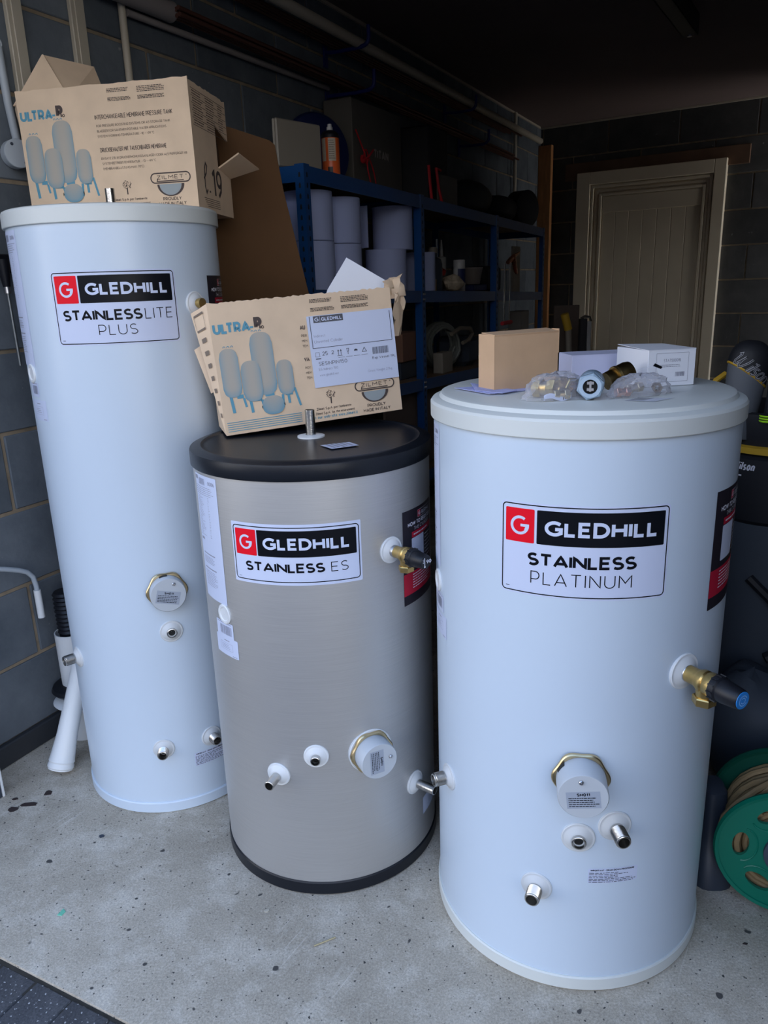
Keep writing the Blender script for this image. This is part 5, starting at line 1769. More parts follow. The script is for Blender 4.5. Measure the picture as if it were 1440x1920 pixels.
# ------------------------------------------------------------------ blue bolted shelving along the left wall
def z_top(s): return 1.702 - 0.0225 * (s - 1.06)
def z_mid(s): return 1.274 - 0.0250 * (s - 2.07)
def z_third(s): return 0.872 - 0.0350 * (s - 2.06)
def z_low(s): return 0.42
SH0, SH1, SH2, SH3 = 1.065, 2.030, 3.085, 4.100
ND = 0.42
shelf = root('shelving_unit', G(2.6, 0.21, 0), 'blue bolted steel shelving unit along the left wall', 'shelving')
def gpart(name, boxes, m, parent, label=None, kind=None):
    x = MB()
    for b_ in boxes:
        gbox(x, *b_)
    return part(name, x, m, parent, label, kind)
rail_levels = (z_top, z_mid, z_third, z_low)
for i, s in enumerate((SH0, SH1, SH2, SH3)):
    zt_ = z_top(s) + 0.004
    for nn, sg in ((ND, 1), (0.03, -1)):
        wS = 0.036
        sgn = 1 if i in (0,) else (1 if i < 3 else -1)
        x = MB()
        a, b_ = (s - wS, s) if sgn < 0 else (s - 0.001, s + wS)
        if sg > 0:
            gbox(x, a, b_, nn - 0.002, nn, 0.0, zt_)
            gbox(x, (a if sgn > 0 else b_ - 0.002), (a + 0.002 if sgn > 0 else b_), nn - wS, nn - 0.002, 0.0, zt_)
        else:
            gbox(x, a, b_, nn - 0.002, nn, 0.0, zt_)
            gbox(x, (a if sgn > 0 else b_ - 0.002), (a + 0.002 if sgn > 0 else b_), nn, nn + wS, 0.0, zt_)
        po = part('post', x, 'blue_steel', shelf, sm=False)
        if sg > 0:
            sl = MB()
            zz = 0.10
            while zz < zt_ - 0.03:
                for h0, h1, wd in ((0.0, 0.012, 0.004), (0.012, 0.016, 0.0025)):
                    cs_ = (a + b_) / 2
                    gbox(sl, cs_ - wd, cs_ + wd, nn + 0.0001, nn + 0.0007, zz + h0, zz + h1)
                    if i == 0:
                        sl.add([G(a - 0.0006, nn - wS / 2 + wd, zz + h0), G(a - 0.0006, nn - wS / 2 - wd, zz + h0), G(a - 0.0006, nn - wS / 2 - wd, zz + h1), G(a - 0.0006, nn - wS / 2 + wd, zz + h1)], [(0, 1, 2, 3)])
                zz += 0.034
            part('slot', sl, 'hole', po, kind='stuff')
def slant_rail(s0, s1, n0, n1, zf, h_, th=0.0, m='blue_steel', name='rail'):
    x = MB()
    vs = []
    for s in (s0, s1):
        for n in (n0, n1):
            for dz in (-h_, 0):
                vs.append(G(s, n, zf(s) + dz + th))
    x.add(vs, [(0, 1, 3, 2), (4, 6, 7, 5), (0, 4, 5, 1), (2, 3, 7, 6), (1, 5, 7, 3), (0, 2, 6, 4)])
    return part(name, x, m, shelf, sm=False)
for (a, b_) in ((SH0, SH1), (SH1, SH2), (SH2, SH3)):
    for lv in rail_levels:
        slant_rail(a + 0.002, b_ - 0.002, ND - 0.006, ND - 0.003, lv, 0.052)
        slant_rail(a + 0.002, b_ - 0.002, 0.034, 0.037, lv, 0.052)
        slant_rail(a + 0.004, b_ - 0.004, 0.038, ND - 0.007, lv, 0.012, 0.0, 'chip', 'shelf_board')
for s in (SH0, SH1, SH2, SH3):
    for lv in rail_levels:
        x = MB(); gbox(x, s + 0.003, s + 0.006, 0.034, ND - 0.004, lv(s) - 0.052, lv(s))
        part('side_rail', x, 'blue_steel', shelf, sm=False)
bt = MB()
for s in (SH1 + 0.010, SH1 + 0.026):
    for zf in (z_mid, z_third):
        for dz in (-0.015, -0.038):
            bt.lathe([(0.005, 0.0), (0.0045, 0.0025), (0.001, 0.0035)], 10, frame_z(G(s, ND + 0.0002, zf(s) + dz), N_), cap1=True)
part('bolts', bt, 'zinc', shelf, kind='stuff')

def at_g(s, n, z):
    return Matrix.Translation(G(s, n, z))
def roll(s, n, z, R, Hh, label, first=[None]):
    if first[0] is None:
        ro = root('paper_roll', G(s, n, z), label, 'paper roll', 'blue white paper rolls on the shelf')
        X = at_g(s, n, z)
        part('roll', MB().lathe([(0.019, 0.0), (0.088, 0.0), (0.0895, 0.002), (0.0895, 0.170), (0.088, 0.172), (0.019, 0.172), (0.019, 0.0)], 48, X), 'roll', ro)
        part('core', MB().lathe([(0.0188, 0.001), (0.0188, 0.171), (0.0175, 0.171), (0.0175, 0.001), (0.0188, 0.001)], 24, X), 'card', ro)
        first[0] = ro
    else:
        ro = copy_tree(first[0], None, G(s, n, z), label=label)
    ro.scale = (R / 0.0895, R / 0.0895, Hh / 0.172)
    return ro
roll(1.985, 0.300, z_mid(1.985) + 0.178, 0.0900, 0.182, 'wide pale paper roll in the top layer, rightmost, nearest the second post')
roll(1.885, 0.312, z_mid(1.885) + 0.002, 0.0900, 0.174, 'paper roll at the bottom directly under the wide rightmost roll')
roll(2.225, 0.320, z_mid(2.225) + 0.002, 0.0780, 0.176, 'lone paper roll low down just behind the second post')
roll(1.490, 0.300, z_mid(1.49) + 0.178, 0.0900, 0.168, 'paper roll of the second column from the front post, upper one')
roll(1.490, 0.300, z_mid(1.49) + 0.002, 0.0900, 0.174, 'paper roll of the second column from the front post, lower one')
roll(1.292, 0.290, z_mid(1.292) + 0.178, 0.0900, 0.172, 'paper roll right behind the front post, upper one')
roll(1.292, 0.290, z_mid(1.292) + 0.002, 0.0900, 0.174, 'paper roll right behind the front post, lower one')
roll(1.745, 0.190, z_mid(1.745) + 0.178, 0.0800, 0.165, 'set back paper roll between the second column and the wide one, upper')
roll(1.675, 0.200, z_mid(1.675) + 0.002, 0.0800, 0.174, 'set back paper roll between the second column and the wide one, lower')
roll(1.172, 0.160, z_mid(1.15) + 0.178, 0.0850, 0.172, 'paper roll left of the front post against the cardboard sheet, upper')
roll(1.172, 0.160, z_mid(1.15) + 0.002, 0.0850, 0.174, 'paper roll left of the front post against the cardboard sheet, lower')
x = MB()
x.lathe([(0.0895, 0.0), (0.0895, 0.165), (0.0885, 0.165), (0.0885, 0.0), (0.0895, 0.0)], 20, at_g(1.800, 0.315, z_mid(1.8) + 0.178), a0=math.radians(195), a1=math.radians(245))
single('loose_paper', x, 'roll', 'loose curled paper end beside the wide rightmost roll', 'paper')

# ---- on the top shelf
zt1 = z_top(1.13)
x = root('box', G(1.15, 0.30, zt1), 'pair of flat ivory cases standing on edge at the shelf end', 'case')
for k in range(2):
    b = MB(); gbox(b, 1.085 + 0.018 * k, 1.100 + 0.018 * k, 0.205, 0.395, zt1 + 0.001, zt1 + 0.155, 0.003)
b = MB()
Xi = GX @ Matrix.Translation((1.155, -0.345, zt1 + 0.002)) @ Matrix.Rotation(math.radians(-14), 4, 'Z')
b1 = MB(); b1.box((-0.105, -0.012, 0), (0.105, 0.000, 0.150), Xi, 0.004); part('case_half', b1, 'ivory', x)
b1 = MB(); b1.box((-0.105, 0.002, 0), (0.105, 0.012, 0.150), Xi, 0.004); part('case_half', b1, 'ivory', x)
ac = root('aerosol_can', G(1.356, 0.36, z_top(1.356)), 'orange and white aerosol can on the top shelf', 'aerosol can')
X = at_g(1.356, 0.36, z_top(1.356) + 0.001)
part('can', MB().lathe([(0.001, 0.0), (0.030, 0.0), (0.0325, 0.003), (0.0325, 0.138), (0.031, 0.142), (0.024, 0.150), (0.013, 0.155), (0.001, 0.156)], 40, X), 'can_orange', ac)
part('dark_shoulder', MB().lathe([(0.0328, 0.128), (0.0328, 0.138), (0.0313, 0.1425), (0.0243, 0.1505), (0.0133, 0.1555)], 40, X), 'black_plastic', ac)
part('nozzle', MB().lathe([(0.011, 0.154), (0.011, 0.166), (0.008, 0.167), (0.008, 0.176), (0.0005, 0.176)], 24, X), 'silver_can', ac)
Cc = (X.translation.x, X.translation.y, 0.0325)
mpc = lambda o: cyl_map(Cc, math.radians(-130), X.translation.z + 0.0, o)
b = MB(); rect(b, 0.016, 0.050, 0.044, 0.126, mpc(0.0004), nu=8); lb_ = part('can_label', b, mat('cream can label', (0.55, 0.48, 0.38), 0.5), ac)
b = MB(); rect(b, -0.014, 0.050, 0.006, 0.126, mpc(0.0004), nu=6); part('can_label', b, mat('cream can label', (0.55, 0.48, 0.38), 0.5), ac)
b = MB(); lines_of_print(b, 0.018, 0.055, 0.042, 0.122, 9, mpc(0.0007), t=0.002, rng=random.Random(2)); part('can_print', b, 'print_brown', lb_)
b = MB(); rect(b, 0.012, 0.008, 0.030, 0.030, mpc(0.0004), nu=6); part('dark_emblem', b, 'black_plastic', ac)
# blue round tote propped on the wall
tX = frame_z(G(1.72, 0.085, z_top(1.7) + 0.158), (N_ * 1.0 + D_ * -0.55))
tb_ = MB().lathe([(0.0005, -0.02), (0.12, -0.022), (0.150, -0.012), (0.158, 0.0), (0.150, 0.012), (0.12, 0.02), (0.0005, 0.024)], 48, tX)
single('round_bag', tb_, 'navy', 'navy round folded bag standing behind the aerosol can', 'bag')
# big grey box with maker's word
gbx = root('storage_box', G(2.12, 0.13, z_top(2.1)), 'tall grey box with faint white word on the top shelf', 'box')
b = MB(); gbox(b, 1.90, 2.40, 0.02, 0.16, z_top(1.9) + 0.001, z_top(2.1) + 0.405, 0.004); part('body', b, 'grey_box', gbx)
q = flat(G(0, 0.1605, 0), D_, (0, 0, 1), 0)
b = MB(); qg = lambda u, v: G(u, 0.1608, v)
text(b, 'TITAN', 2.10, z_top(2.1) + 0.185, 0.040, qg, wt=0.24, width=0.15)
part('lettering', b, mat('chalk print', (0.40, 0.38, 0.35), 0.8), gbx)
rc = MB()
def loop(c, a, b_, n=24, t0=0, t1=360):
    c = Vector(c)
    return [c + Vector(a) * math.cos(math.radians(t0 + (t1 - t0) * i / n)) + Vector(b_) * math.sin(math.radians(t0 + (t1 - t0) * i / n)) for i in range(n + 1)]
rc.tube([G(1.885, 0.185, 1.95), G(1.92, 0.19, 1.90), G(1.935, 0.20, 1.86), G(1.94, 0.20, 1.83)], 0.0032, 6)
rc.tube(loop(G(1.985, 0.205, 1.775), D_ * 0.028, Vector((0, 0, 1)) * 0.070 + D_ * -0.03), 0.0030, 6, caps=False)
rc.tube(loop(G(1.955, 0.195, 1.85), D_ * 0.018, Vector((0, 0, 0.028))), 0.0035, 6, caps=False)
rc.tube([G(1.925, 0.20, 1.83), G(1.955, 0.21, 1.85), G(2.02, 0.20, 1.885)], 0.004, 6)
rc.tube(loop(G(1.915, 0.20, 1.835), D_ * 0.012, Vector((0, 0, 0.012))), 0.006, 6, caps=False)
single('cord', rc, 'red_cord', 'knotted thin red cord hanging against the tall grey box', 'cord')
b = MB(); gbox(b, 2.42, 2.66, 0.10, 0.30, z_top(2.4) + 0.001, z_top(2.5) + 0.37, 0.01)
bk_ = single('case', b, 'dark_box', 'tall black case behind the red straps on the top shelf', 'case')
b = MB(); gbox(b, 2.47, 2.60, 0.09, 0.36, z_top(2.5) + 0.25, z_top(2.5) + 0.30, 0.01)
st_ = root('folding_frame', G(2.50, 0.34, z_top(2.5)), 'dark panel edged with red straps on the top shelf', 'frame')
b = MB(); b.tube([G(2.30, 0.345, z_top(2.3) + 0.165), G(2.305, 0.35, z_top(2.3) + 0.08), G(2.325, 0.35, z_top(2.3) + 0.004)], 0.007, 8); part('strap', b, 'red_cord', st_)
b = MB(); b.tube([G(2.47, 0.335, z_top(2.5) + 0.165), G(2.405, 0.34, z_top(2.4) + 0.165), G(2.42, 0.345, z_top(2.4) + 0.08), G(2.455, 0.35, z_top(2.4) + 0.004)], 0.007, 8); part('strap', b, 'red_cord', st_)
b = MB(); gbox(b, 2.44, 2.70, 0.325, 0.335, z_top(2.4) + 0.001, z_top(2.5) + 0.150, 0.003); part('panel', b, 'grey_box', st_)
def blob(c, rx, ry, rz, seed, n=20, m_=12, amp=0.10, axes=None):
    rg = random.Random(seed)
    c = Vector(c)
    ph = [rg.uniform(0, 6.28) for _ in range(8)]
    vs = []; fs = []
    ax = axes or (D_, N_, Vector((0, 0, 1)))
    for j in range(m_ + 1):
        t_ = PI * j / m_
        for i in range(n):
            a = 2 * PI * i / n
            k = 1 + amp * (math.sin(3 * a + ph[0] + 2 * t_) * 0.5 + math.sin(5 * t_ + ph[1] + a) * 0.3 + math.sin(7 * a + ph[2]) * 0.2 * math.sin(t_))
            sx = math.sin(t_) ** 0.7
            vs.append(c + ax[0] * (rx * k * sx * math.cos(a)) + ax[1] * (ry * k * sx * math.sin(a)) + ax[2] * (rz * (1 + math.cos(t_) * k * (1 if math.cos(t_) > 0 else 1 / k))))
    for j in range(m_):
        for i in range(n):
            i2 = (i + 1) % n
            fs.append((j * n + i, (j + 1) * n + i, (j + 1) * n + i2, j * n + i2))
    return MB().add(vs, fs)
single('tool_bag', blob(G(3.05, 0.22, z_top(3.0) + 0.002), 0.27, 0.15, 0.095, 4), 'bag_black', 'long black tool bag lying on the middle of the top shelf', 'bag')
single('tool_bag', blob(G(3.62, 0.20, z_top(3.6) + 0.002), 0.25, 0.15, 0.085, 9), 'bag_black', 'second black bag at the far end of the top shelf', 'bag')
x = MB().lathe([(0.001, -0.06), (0.10, -0.06), (0.115, -0.05), (0.115, 0.05), (0.10, 0.06), (0.001, 0.06)], 32, frame_z(G(3.96, 0.30, z_top(3.96) + 0.117), D_ * -0.4 + N_))
single('drum', x, 'dark_box', 'black round drum on edge at the far end of the top shelf', 'drum')
# ---- second bay
def lathe_thing(name, s, n, z, prof, m, label, cat, seg=28):
    ro = root(name, G(s, n, z), label, cat)
    part('body', MB().lathe(prof, seg, at_g(s, n, z + 0.001)), m, ro)
    return ro
zz = z_mid(2.45)
bo = lathe_thing('bottle', 2.445, 0.30, zz, [(0.001, 0), (0.045, 0), (0.047, 0.004), (0.047, 0.13), (0.040, 0.155), (0.022, 0.165), (0.022, 0.185), (0.001, 0.185)], 'slate_plastic', 'dark bottle with pale cap in the second bay', 'bottle')
part('cap', MB().lathe([(0.024, 0.186), (0.024, 0.205), (0.018, 0.215), (0.001, 0.217)], 24, at_g(2.445, 0.30, zz)), 'ivory', bo)
b = MB(); b.box((-0.02, 0.0, 0.05), (0.02, 0.002, 0.11), frame_z(G(2.45, 0.349, zz), N_) @ Matrix.Rotation(-PI / 2, 4, 'X') ); 
yb = lathe_thing('bottle', 2.345, 0.33, z_mid(2.34), [(0.001, 0), (0.026, 0), (0.027, 0.003), (0.027, 0.055), (0.012, 0.068), (0.012, 0.078), (0.001, 0.078)], mat('amber', (0.40, 0.22, 0.03), 0.4), 'small amber bottle just right of the second post', 'bottle')
single('wrapped_bundle', blob(G(2.56, 0.36, z_mid(2.56) + 0.002), 0.062, 0.05, 0.038, 14, amp=0.3), mat('cream wrap', (0.36, 0.30, 0.22), 0.8, noise=0.5, nscale=30), 'crumpled cream bundle in front of the second bay bottles', 'bundle')
single('cloth', blob(G(2.53, 0.30, z_mid(2.53) + 0.076), 0.03, 0.03, 0.022, 15, amp=0.3), mat('red cloth', (0.30, 0.02, 0.015), 0.8), 'small red cloth on top of the cream bundle', 'cloth')
st2 = lathe_thing('sealant_tube', 2.655, 0.26, z_mid(2.65), [(0.001, 0), (0.024, 0), (0.024, 0.175), (0.010, 0.180), (0.009, 0.195), (0.004, 0.262), (0.001, 0.262)], mat('grey tube', (0.30, 0.30, 0.29), 0.5), 'upright grey sealant cartridge with long nozzle', 'cartridge')
lathe_thing('tube', 2.735, 0.20, z_mid(2.73), [(0.001, 0), (0.018, 0), (0.018, 0.10), (0.006, 0.11), (0.005, 0.275), (0.001, 0.275)], 'light_grey', 'thin pale tube behind the blue and white spray can', 'tube')
sc_ = lathe_thing('spray_can', 2.745, 0.325, z_mid(2.74), [(0.001, 0), (0.031, 0), (0.0325, 0.003), (0.0325, 0.120), (0.030, 0.125)], 'silver_can', 'white spray can with dark blue label in the second bay', 'spray can')
part('cap', MB().lathe([(0.0315, 0.124), (0.0315, 0.160), (0.029, 0.164), (0.001, 0.165)], 28, at_g(2.745, 0.325, z_mid(2.74))), 'silver_can', sc_)
part('blue_label', MB().lathe([(0.0329, 0.045), (0.0329, 0.118)], 28, at_g(2.745, 0.325, z_mid(2.74)), a0=math.radians(-110), a1=math.radians(20)), 'navy', sc_)
tub = lathe_thing('tub', 2.985, 0.28, z_mid(2.98) + 0.041, [(0.001, 0), (0.070, 0), (0.073, 0.003), (0.088, 0.082), (0.090, 0.084), (0.090, 0.090), (0.087, 0.090), (0.070, 0.006), (0.001, 0.006)], mat('taupe tub', (0.22, 0.19, 0.17), 0.5), 'taupe open tub standing on a blue box', 'tub')
b = MB(); gbox(b, 2.85, 3.07, 0.20, 0.37, z_mid(2.95) + 0.004, z_mid(2.95) + 0.038, 0.004); single('box', b, 'navy', 'low blue box under the taupe tub', 'box')
b = MB().lathe([(0.001, 0), (0.008, 0), (0.010, 0.006), (0.006, 0.012), (0.001, 0.012)], 14, frame_z(G(3.02, ND + 0.001, z_mid(3.0) + 0.03), N_)); 
# ---- third bay
cl = root('pliers', G(3.25, 0.46, 0.0), 'copper coloured pliers propped open on rods in the third bay', 'pliers')
X = frame_z(G(3.25, 0.465, 1.425), N_) @ Matrix.Scale(0.93, 4)
b = MB(); b.tube([X @ Vector(p) for p in ((-0.10, -0.02, 0), (-0.03, 0.0, 0), (0.03, 0.02, 0), (0.14, 0.045, 0))], [0.012, 0.016, 0.013, 0.004], 8); part('jaw', b, 'copper', cl)
b = MB(); b.tube([X @ Vector(p) for p in ((0.0, 0.03, 0.01), (-0.01, -0.01, 0.01), (0.03, -0.07, 0.01), (0.05, -0.085, 0.01))], [0.006, 0.014, 0.012, 0.008], 8); part('jaw', b, 'copper', cl)
for k, (xa, xb) in enumerate(((-0.10, -0.11), (0.0, 0.0))):
    b = MB(); b.tube([X @ Vector((xa, -0.02, -0.02)), X @ Vector((xb, 1.02 - 1.425 + 0.01 + (0.0), -0.02))], 0.004, 8); part('rod', b, 'steel', cl)
b = MB(); b.tube([X @ Vector((-0.14, -0.385, -0.02)), X @ Vector((0.04, -0.385, -0.02))], 0.012, 8); part('foot', b, 'red_cord', cl)
b = MB(); gbox(b, 3.42, 3.70, 0.10, 0.25, z_mid(3.5) + 0.002, z_mid(3.5) + 0.16, 0.02); single('machine', b, 'dark_box', 'black boxy power tool in the shadow of the third bay', 'tool')
b = MB(); gbox(b, 3.93, 4.075, 0.24, 0.26, z_mid(4.0) + 0.001, z_mid(4.0) + 0.30, 0.003); single('board', b, 'ivory', 'tall ivory board standing in the third bay', 'board')
b = MB(); gbox(b, 3.89, 4.07, 0.24, 0.33, z_third(4.0) + 0.001, z_third(4.0) + 0.30, 0.003); single('box', b, mat('dim ivory', (0.25, 0.23, 0.21), 0.6), 'pale box on the shelf below the ivory board', 'box')
# ---- lower shelf, second bay
def coil(s, n, z, R, r, turns, axis, m, label, w_=0.1, seed=0, squash=1.0):
    X = frame_z(G(s, n, z), axis)
    pts = []
    N_t = int(turns * 22)
    rg = random.Random(seed)
    for i in range(N_t + 1):
        a = 2 * PI * i / 22
        k = i / N_t
        RR = R * (1 - 0.09 * (math.floor(i / 22) % 3) / 1.0)
        pts.append(X @ Vector((RR * math.cos(a), RR * math.sin(a) * squash, -w_ / 2 + w_ * ((i / 22 * 0.37) % 1.0))))
    return MB().tube(pts, r, 6)
cX = D_ * -0.55 + N_
single('cable_coil', coil(2.66, 0.25, z_third(2.66) + 0.128, 0.118, 0.0085, 13, cX, 'cable', '', 0.075, 1), 'cable', 'large grey cable coil standing on edge in the lower second bay', 'cable coil')
single('cable_coil', coil(2.44, 0.20, z_third(2.4) + 0.060, 0.105, 0.008, 9, Vector((0, 0, 1)), 'cable', '', 0.10, 2), 'cable_dark', 'dark cable coil lying flat behind the white block', 'cable coil')
single('cable_coil', coil(2.56, 0.16, z_third(2.5) + 0.19, 0.09, 0.0085, 8, Vector((0, 0, 1)), 'cable', '', 0.12, 3), 'cable', 'grey cable coil lying flat on top of the others', 'cable coil')
x = MB().tube([G(2.40, 0.33, 1.06), G(2.48, 0.34, 1.055), G(2.54, 0.34, 1.035), G(2.55, 0.34, 1.015)], 0.009, 8)
x2 = MB().tube([G(2.55, 0.355, 1.045), G(2.66, 0.36, 1.07), G(2.79, 0.37, 1.06), G(2.83, 0.37, 1.03), G(2.77, 0.37, 1.00), G(2.69, 0.365, 0.99)], 0.011, 8)
single('hose_end', x2, mat('taupe hose', (0.20, 0.17, 0.13), 0.6), 'looped taupe tube end above the grey coils', 'tube')
b = MB(); gbox(b, 2.355, 2.49, 0.33, 0.385, z_third(2.4) + 0.001, z_third(2.4) + 0.105, 0.003); single('box', b, 'ivory', 'small pale box at the front of the lower second bay', 'box')
b = MB(); gbox(b, 2.83, 3.02, 0.14, 0.34, z_third(2.9) + 0.001, z_third(2.9) + 0.17, 0.03); single('bag', b, 'slate_plastic', 'dark crumpled bag right of the large cable coil', 'bag')
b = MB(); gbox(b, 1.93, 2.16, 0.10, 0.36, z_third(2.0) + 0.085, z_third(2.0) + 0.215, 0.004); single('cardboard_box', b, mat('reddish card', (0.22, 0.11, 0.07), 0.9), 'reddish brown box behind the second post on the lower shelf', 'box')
b = MB(); gbox(b, 1.95, 2.15, 0.10, 0.34, z_third(2.0) + 0.001, z_third(2.0) + 0.083, 0.004); single('crate', b, 'slate_plastic', 'dark crate carrying the reddish brown box', 'crate')
# cardboard below the third shelf
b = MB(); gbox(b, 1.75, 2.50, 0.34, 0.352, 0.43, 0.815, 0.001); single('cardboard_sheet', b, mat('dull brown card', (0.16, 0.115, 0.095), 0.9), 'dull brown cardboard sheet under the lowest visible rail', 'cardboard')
# ---- big brown sheet leaning beside the shelves
def sheet_pt(px, pz): return Vector((px, 2.40 + 0.12 * (1.75 - pz) * -0.6, pz))
sh = MB()
pts = [(-0.60, 0.02), (0.03, 0.02), (-0.02, 0.30), (-0.150, 1.05), (-0.208, 1.321), (-0.258, 1.574), (-0.276, 1.700), (-0.290, 1.712), (-0.405, 1.751), (-0.60, 1.80)]
P3 = [Vector((a, 2.36 + 0.045 * (b_ - 0.0), b_)) for a, b_ in pts]
P3 = [Vector((p.x, 2.315 + 0.05 * p.z, p.z)) for p in P3]
nn_ = len(P3)
sh.add(P3 + [p + Vector((0.0, 0.006, 0.0)) for p in P3], [tuple(range(nn_)), tuple(reversed(range(nn_, 2 * nn_)))] + [(i, i + nn_, (i + 1) % nn_ + nn_, (i + 1) % nn_) for i in range(nn_)])
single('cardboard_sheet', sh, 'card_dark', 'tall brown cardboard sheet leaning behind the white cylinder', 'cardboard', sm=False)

# ------------------------------------------------------------------ wall-mounted things on the left wall
def conduit(s0, s1, z0, z1, m, label, lip=True):
    ro = root('trunking', G((s0 + s1) / 2, 0.012, z0), label, 'trunking')
    b = MB(); gbox(b, s0, s1, 0.0035, 0.018, z0, z1, 0.002); part('body', b, m, ro)
    b = MB(); gbox(b, s0 + (s1 - s0) * 0.28, s1 + 0.0008, 0.018, 0.022, z0, z1, 0.0015); part('cover', b, m, ro)
    return ro
conduit(0.300, 0.345, 1.30, CEIL - 0.02, 'conduit', 'leftmost cream cable trunking strip running up the block wall')
conduit(0.520, 0.567, 1.30, CEIL - 0.02, 'conduit', 'second cream cable trunking strip, above the printed carton')
x = MB().tube([G(0.722, 0.020, 0.30), G(0.722, 0.020, CEIL - 0.016)], 0.0115, 20)
single('pipe', x, 'conduit', 'slim round cream pipe running up the wall beside the trunking', 'pipe')
jb = root('junction_box', G(0.262, 0.003, 1.62), 'pale grey round junction box with conduit at the left edge', 'junction box')
Xj = frame_z(G(0.258, 0.012, 1.674), N_ * 1.0 - D_ * 0.32)
part('base', MB().lathe([(0.001, 0.0), (0.0360, 0.0), (0.0360, 0.024), (0.0350, 0.025)], 44, Xj), 'light_grey', jb)
part('lid', MB().lathe([(0.0362, 0.0255), (0.0362, 0.0285), (0.0350, 0.030), (0.001, 0.030)], 44, Xj), 'light_grey', jb)
for (a, b_) in ((-0.014, 0.022), (0.016, -0.022)):
    part('screw', MB().lathe([(0.0042, 0.0302), (0.0035, 0.0312), (0.0005, 0.0312)], 12, Xj @ Matrix.Translation((a, b_, 0))), 'slate_plastic', jb)
part('tube', MB().tube([G(0.272, 0.014, 1.706), G(0.262, 0.014, 1.80), G(0.2575, 0.014, 1.93)], 0.0105, 16), 'light_grey', jb)
part('clip', MB().tube(loop(G(0.2575, 0.016, 1.938), D_ * 0.010, Vector((0, 0, 0.012))), 0.0025, 8, caps=False), 'light_grey', jb)
# black handled steel rod hanging on the wall
td = root('hand_tool', G(0.15, 0.03, 1.12), 'black handled tool with a long steel rod on the wall', 'tool')
b = MB(); gbox(b, 0.085, 0.182, 0.0035, 0.040, 1.395, 1.418, 0.003); gbox(b, 0.130, 0.178, 0.020, 0.040, 1.37, 1.40, 0.004); part('bracket', b, 'black_plastic', td)
b = MB(); b.tube([G(0.140, 0.045, 1.405), G(0.141, 0.045, 1.37), G(0.142, 0.045, 1.335)], [0.018, 0.014, 0.0095], 16); part('handle', b, 'black_plastic', td)
b = MB(); b.tube([G(0.142, 0.045, 1.337), G(0.142, 0.045, 1.318)], 0.0085, 16); part('ferrule', b, 'zinc', td)
b = MB(); b.tube([G(0.142, 0.045, 1.320), G(0.144, 0.045, 1.128)], 0.0042, 12); part('rod', b, mat('dull steel', (0.26, 0.28, 0.29), 0.4, 0.8), td)
b = MB().lathe([(0.0055, 0), (0.005, 0.004), (0.001, 0.005)], 12, frame_z(G(0.145, 0.041, 1.40), N_)); part('screw', b, 'zinc', td)
# white bent crank
ck = root('crank_handle', G(0.05, 0.05, 0.40), 'white bent crank handle sticking out from the left edge', 'handle')
pts = [G(-0.16, 0.055, 0.640), G(-0.10, 0.055, 0.622), G(-0.02, 0.055, 0.592)]
pts += [G(0.020, 0.055, 0.5745), G(0.046, 0.055, 0.560), G(0.062, 0.055, 0.540), G(0.068, 0.055, 0.510), G(0.068, 0.055, 0.485)]
part('rod', MB().tube(pts, 0.0072, 14), 'light_grey', ck)
part('sleeve', MB().tube([G(0.068, 0.055, 0.497), G(0.068, 0.055, 0.412)], 0.0100, 16), 'white_plastic', ck)
part('wall_plate', MB().tube([G(-0.15, 0.003, 0.637), G(-0.15, 0.058, 0.637)], 0.012, 12), 'light_grey', ck)
# door track edge at the far left
fr_ = root('door_frame_strip', G(-0.19, 0.12, 0), 'white edged dark frame strip at the bottom left corner', 'frame')
b = MB(); gbox(b, -0.196, -0.190, 0.085, 0.125, 0.0, 1.9, 0.001); part('white_edge', b, 'white_plastic', fr_)
b = MB(); gbox(b, -0.235, -0.197, 0.085, 0.122, 0.0, 1.9, 0.001); part('dark_web', b, 'slate_plastic', fr_)

# flue pieces behind the tall cylinder
fl1 = root('flue_pipe', (-0.950, 2.118, 0), 'upright white flue pipe with black sealing ring by the wall', 'pipe')
Xf = Matrix.Translation((-0.950, 2.118, 0))
part('tube', MB().lathe([(0.044, 0.0), (0.050, 0.0), (0.050, 0.135), (0.047, 0.137), (0.047, 0.345), (0.044, 0.345), (0.044, 0.01)], 48, Xf), 'white_plastic', fl1)
part('white_collar', MB().lathe([(0.050, 0.104), (0.078, 0.116), (0.081, 0.120), (0.078, 0.124), (0.053, 0.136), (0.050, 0.136)], 48, Xf), 'white_plastic', fl1)
part('black_ring', MB().lathe([(0.047, 0.146), (0.074, 0.154), (0.080, 0.162), (0.075, 0.172), (0.052, 0.180), (0.047, 0.180)], 48, Xf), 'black_plastic', fl1)
bw = [(0.030, 0.30)]
zz = 0.345
while zz < 0.47:
    bw += [(0.033, zz), (0.036, zz + 0.004), (0.033, zz + 0.008), (0.031, zz + 0.011)]
    zz += 0.013
part('black_bellows', MB().lathe(bw + [(0.001, zz)], 32, Xf), 'black_plastic', fl1)
fl2 = root('flue_pipe', (-0.948, 1.905, 0), 'white flue pipe leaning with its socket end on the floor', 'pipe')
a_ = Vector((-0.950, 1.909, 0.0125)); b_ = Vector((-0.872, 2.045, 0.36))
ax_ = (b_ - a_).normalized(); Ln = (b_ - a_).length
Xl = frame_z(a_, ax_, (0, 1, 0))
part('tube', MB().lathe([(0.027, 0.0), (0.0335, 0.0), (0.0335, 0.003), (0.0360, 0.006), (0.0360, 0.014), (0.0340, 0.017), (0.0340, 0.021), (0.0360, 0.024), (0.0345, 0.029), (0.0325, 0.05), (0.0285, 0.10), (0.0265, 0.2), (0.0265, Ln), (0.025, Ln), (0.025, 0.01)], 44, Xl), 'white_plastic', fl2)

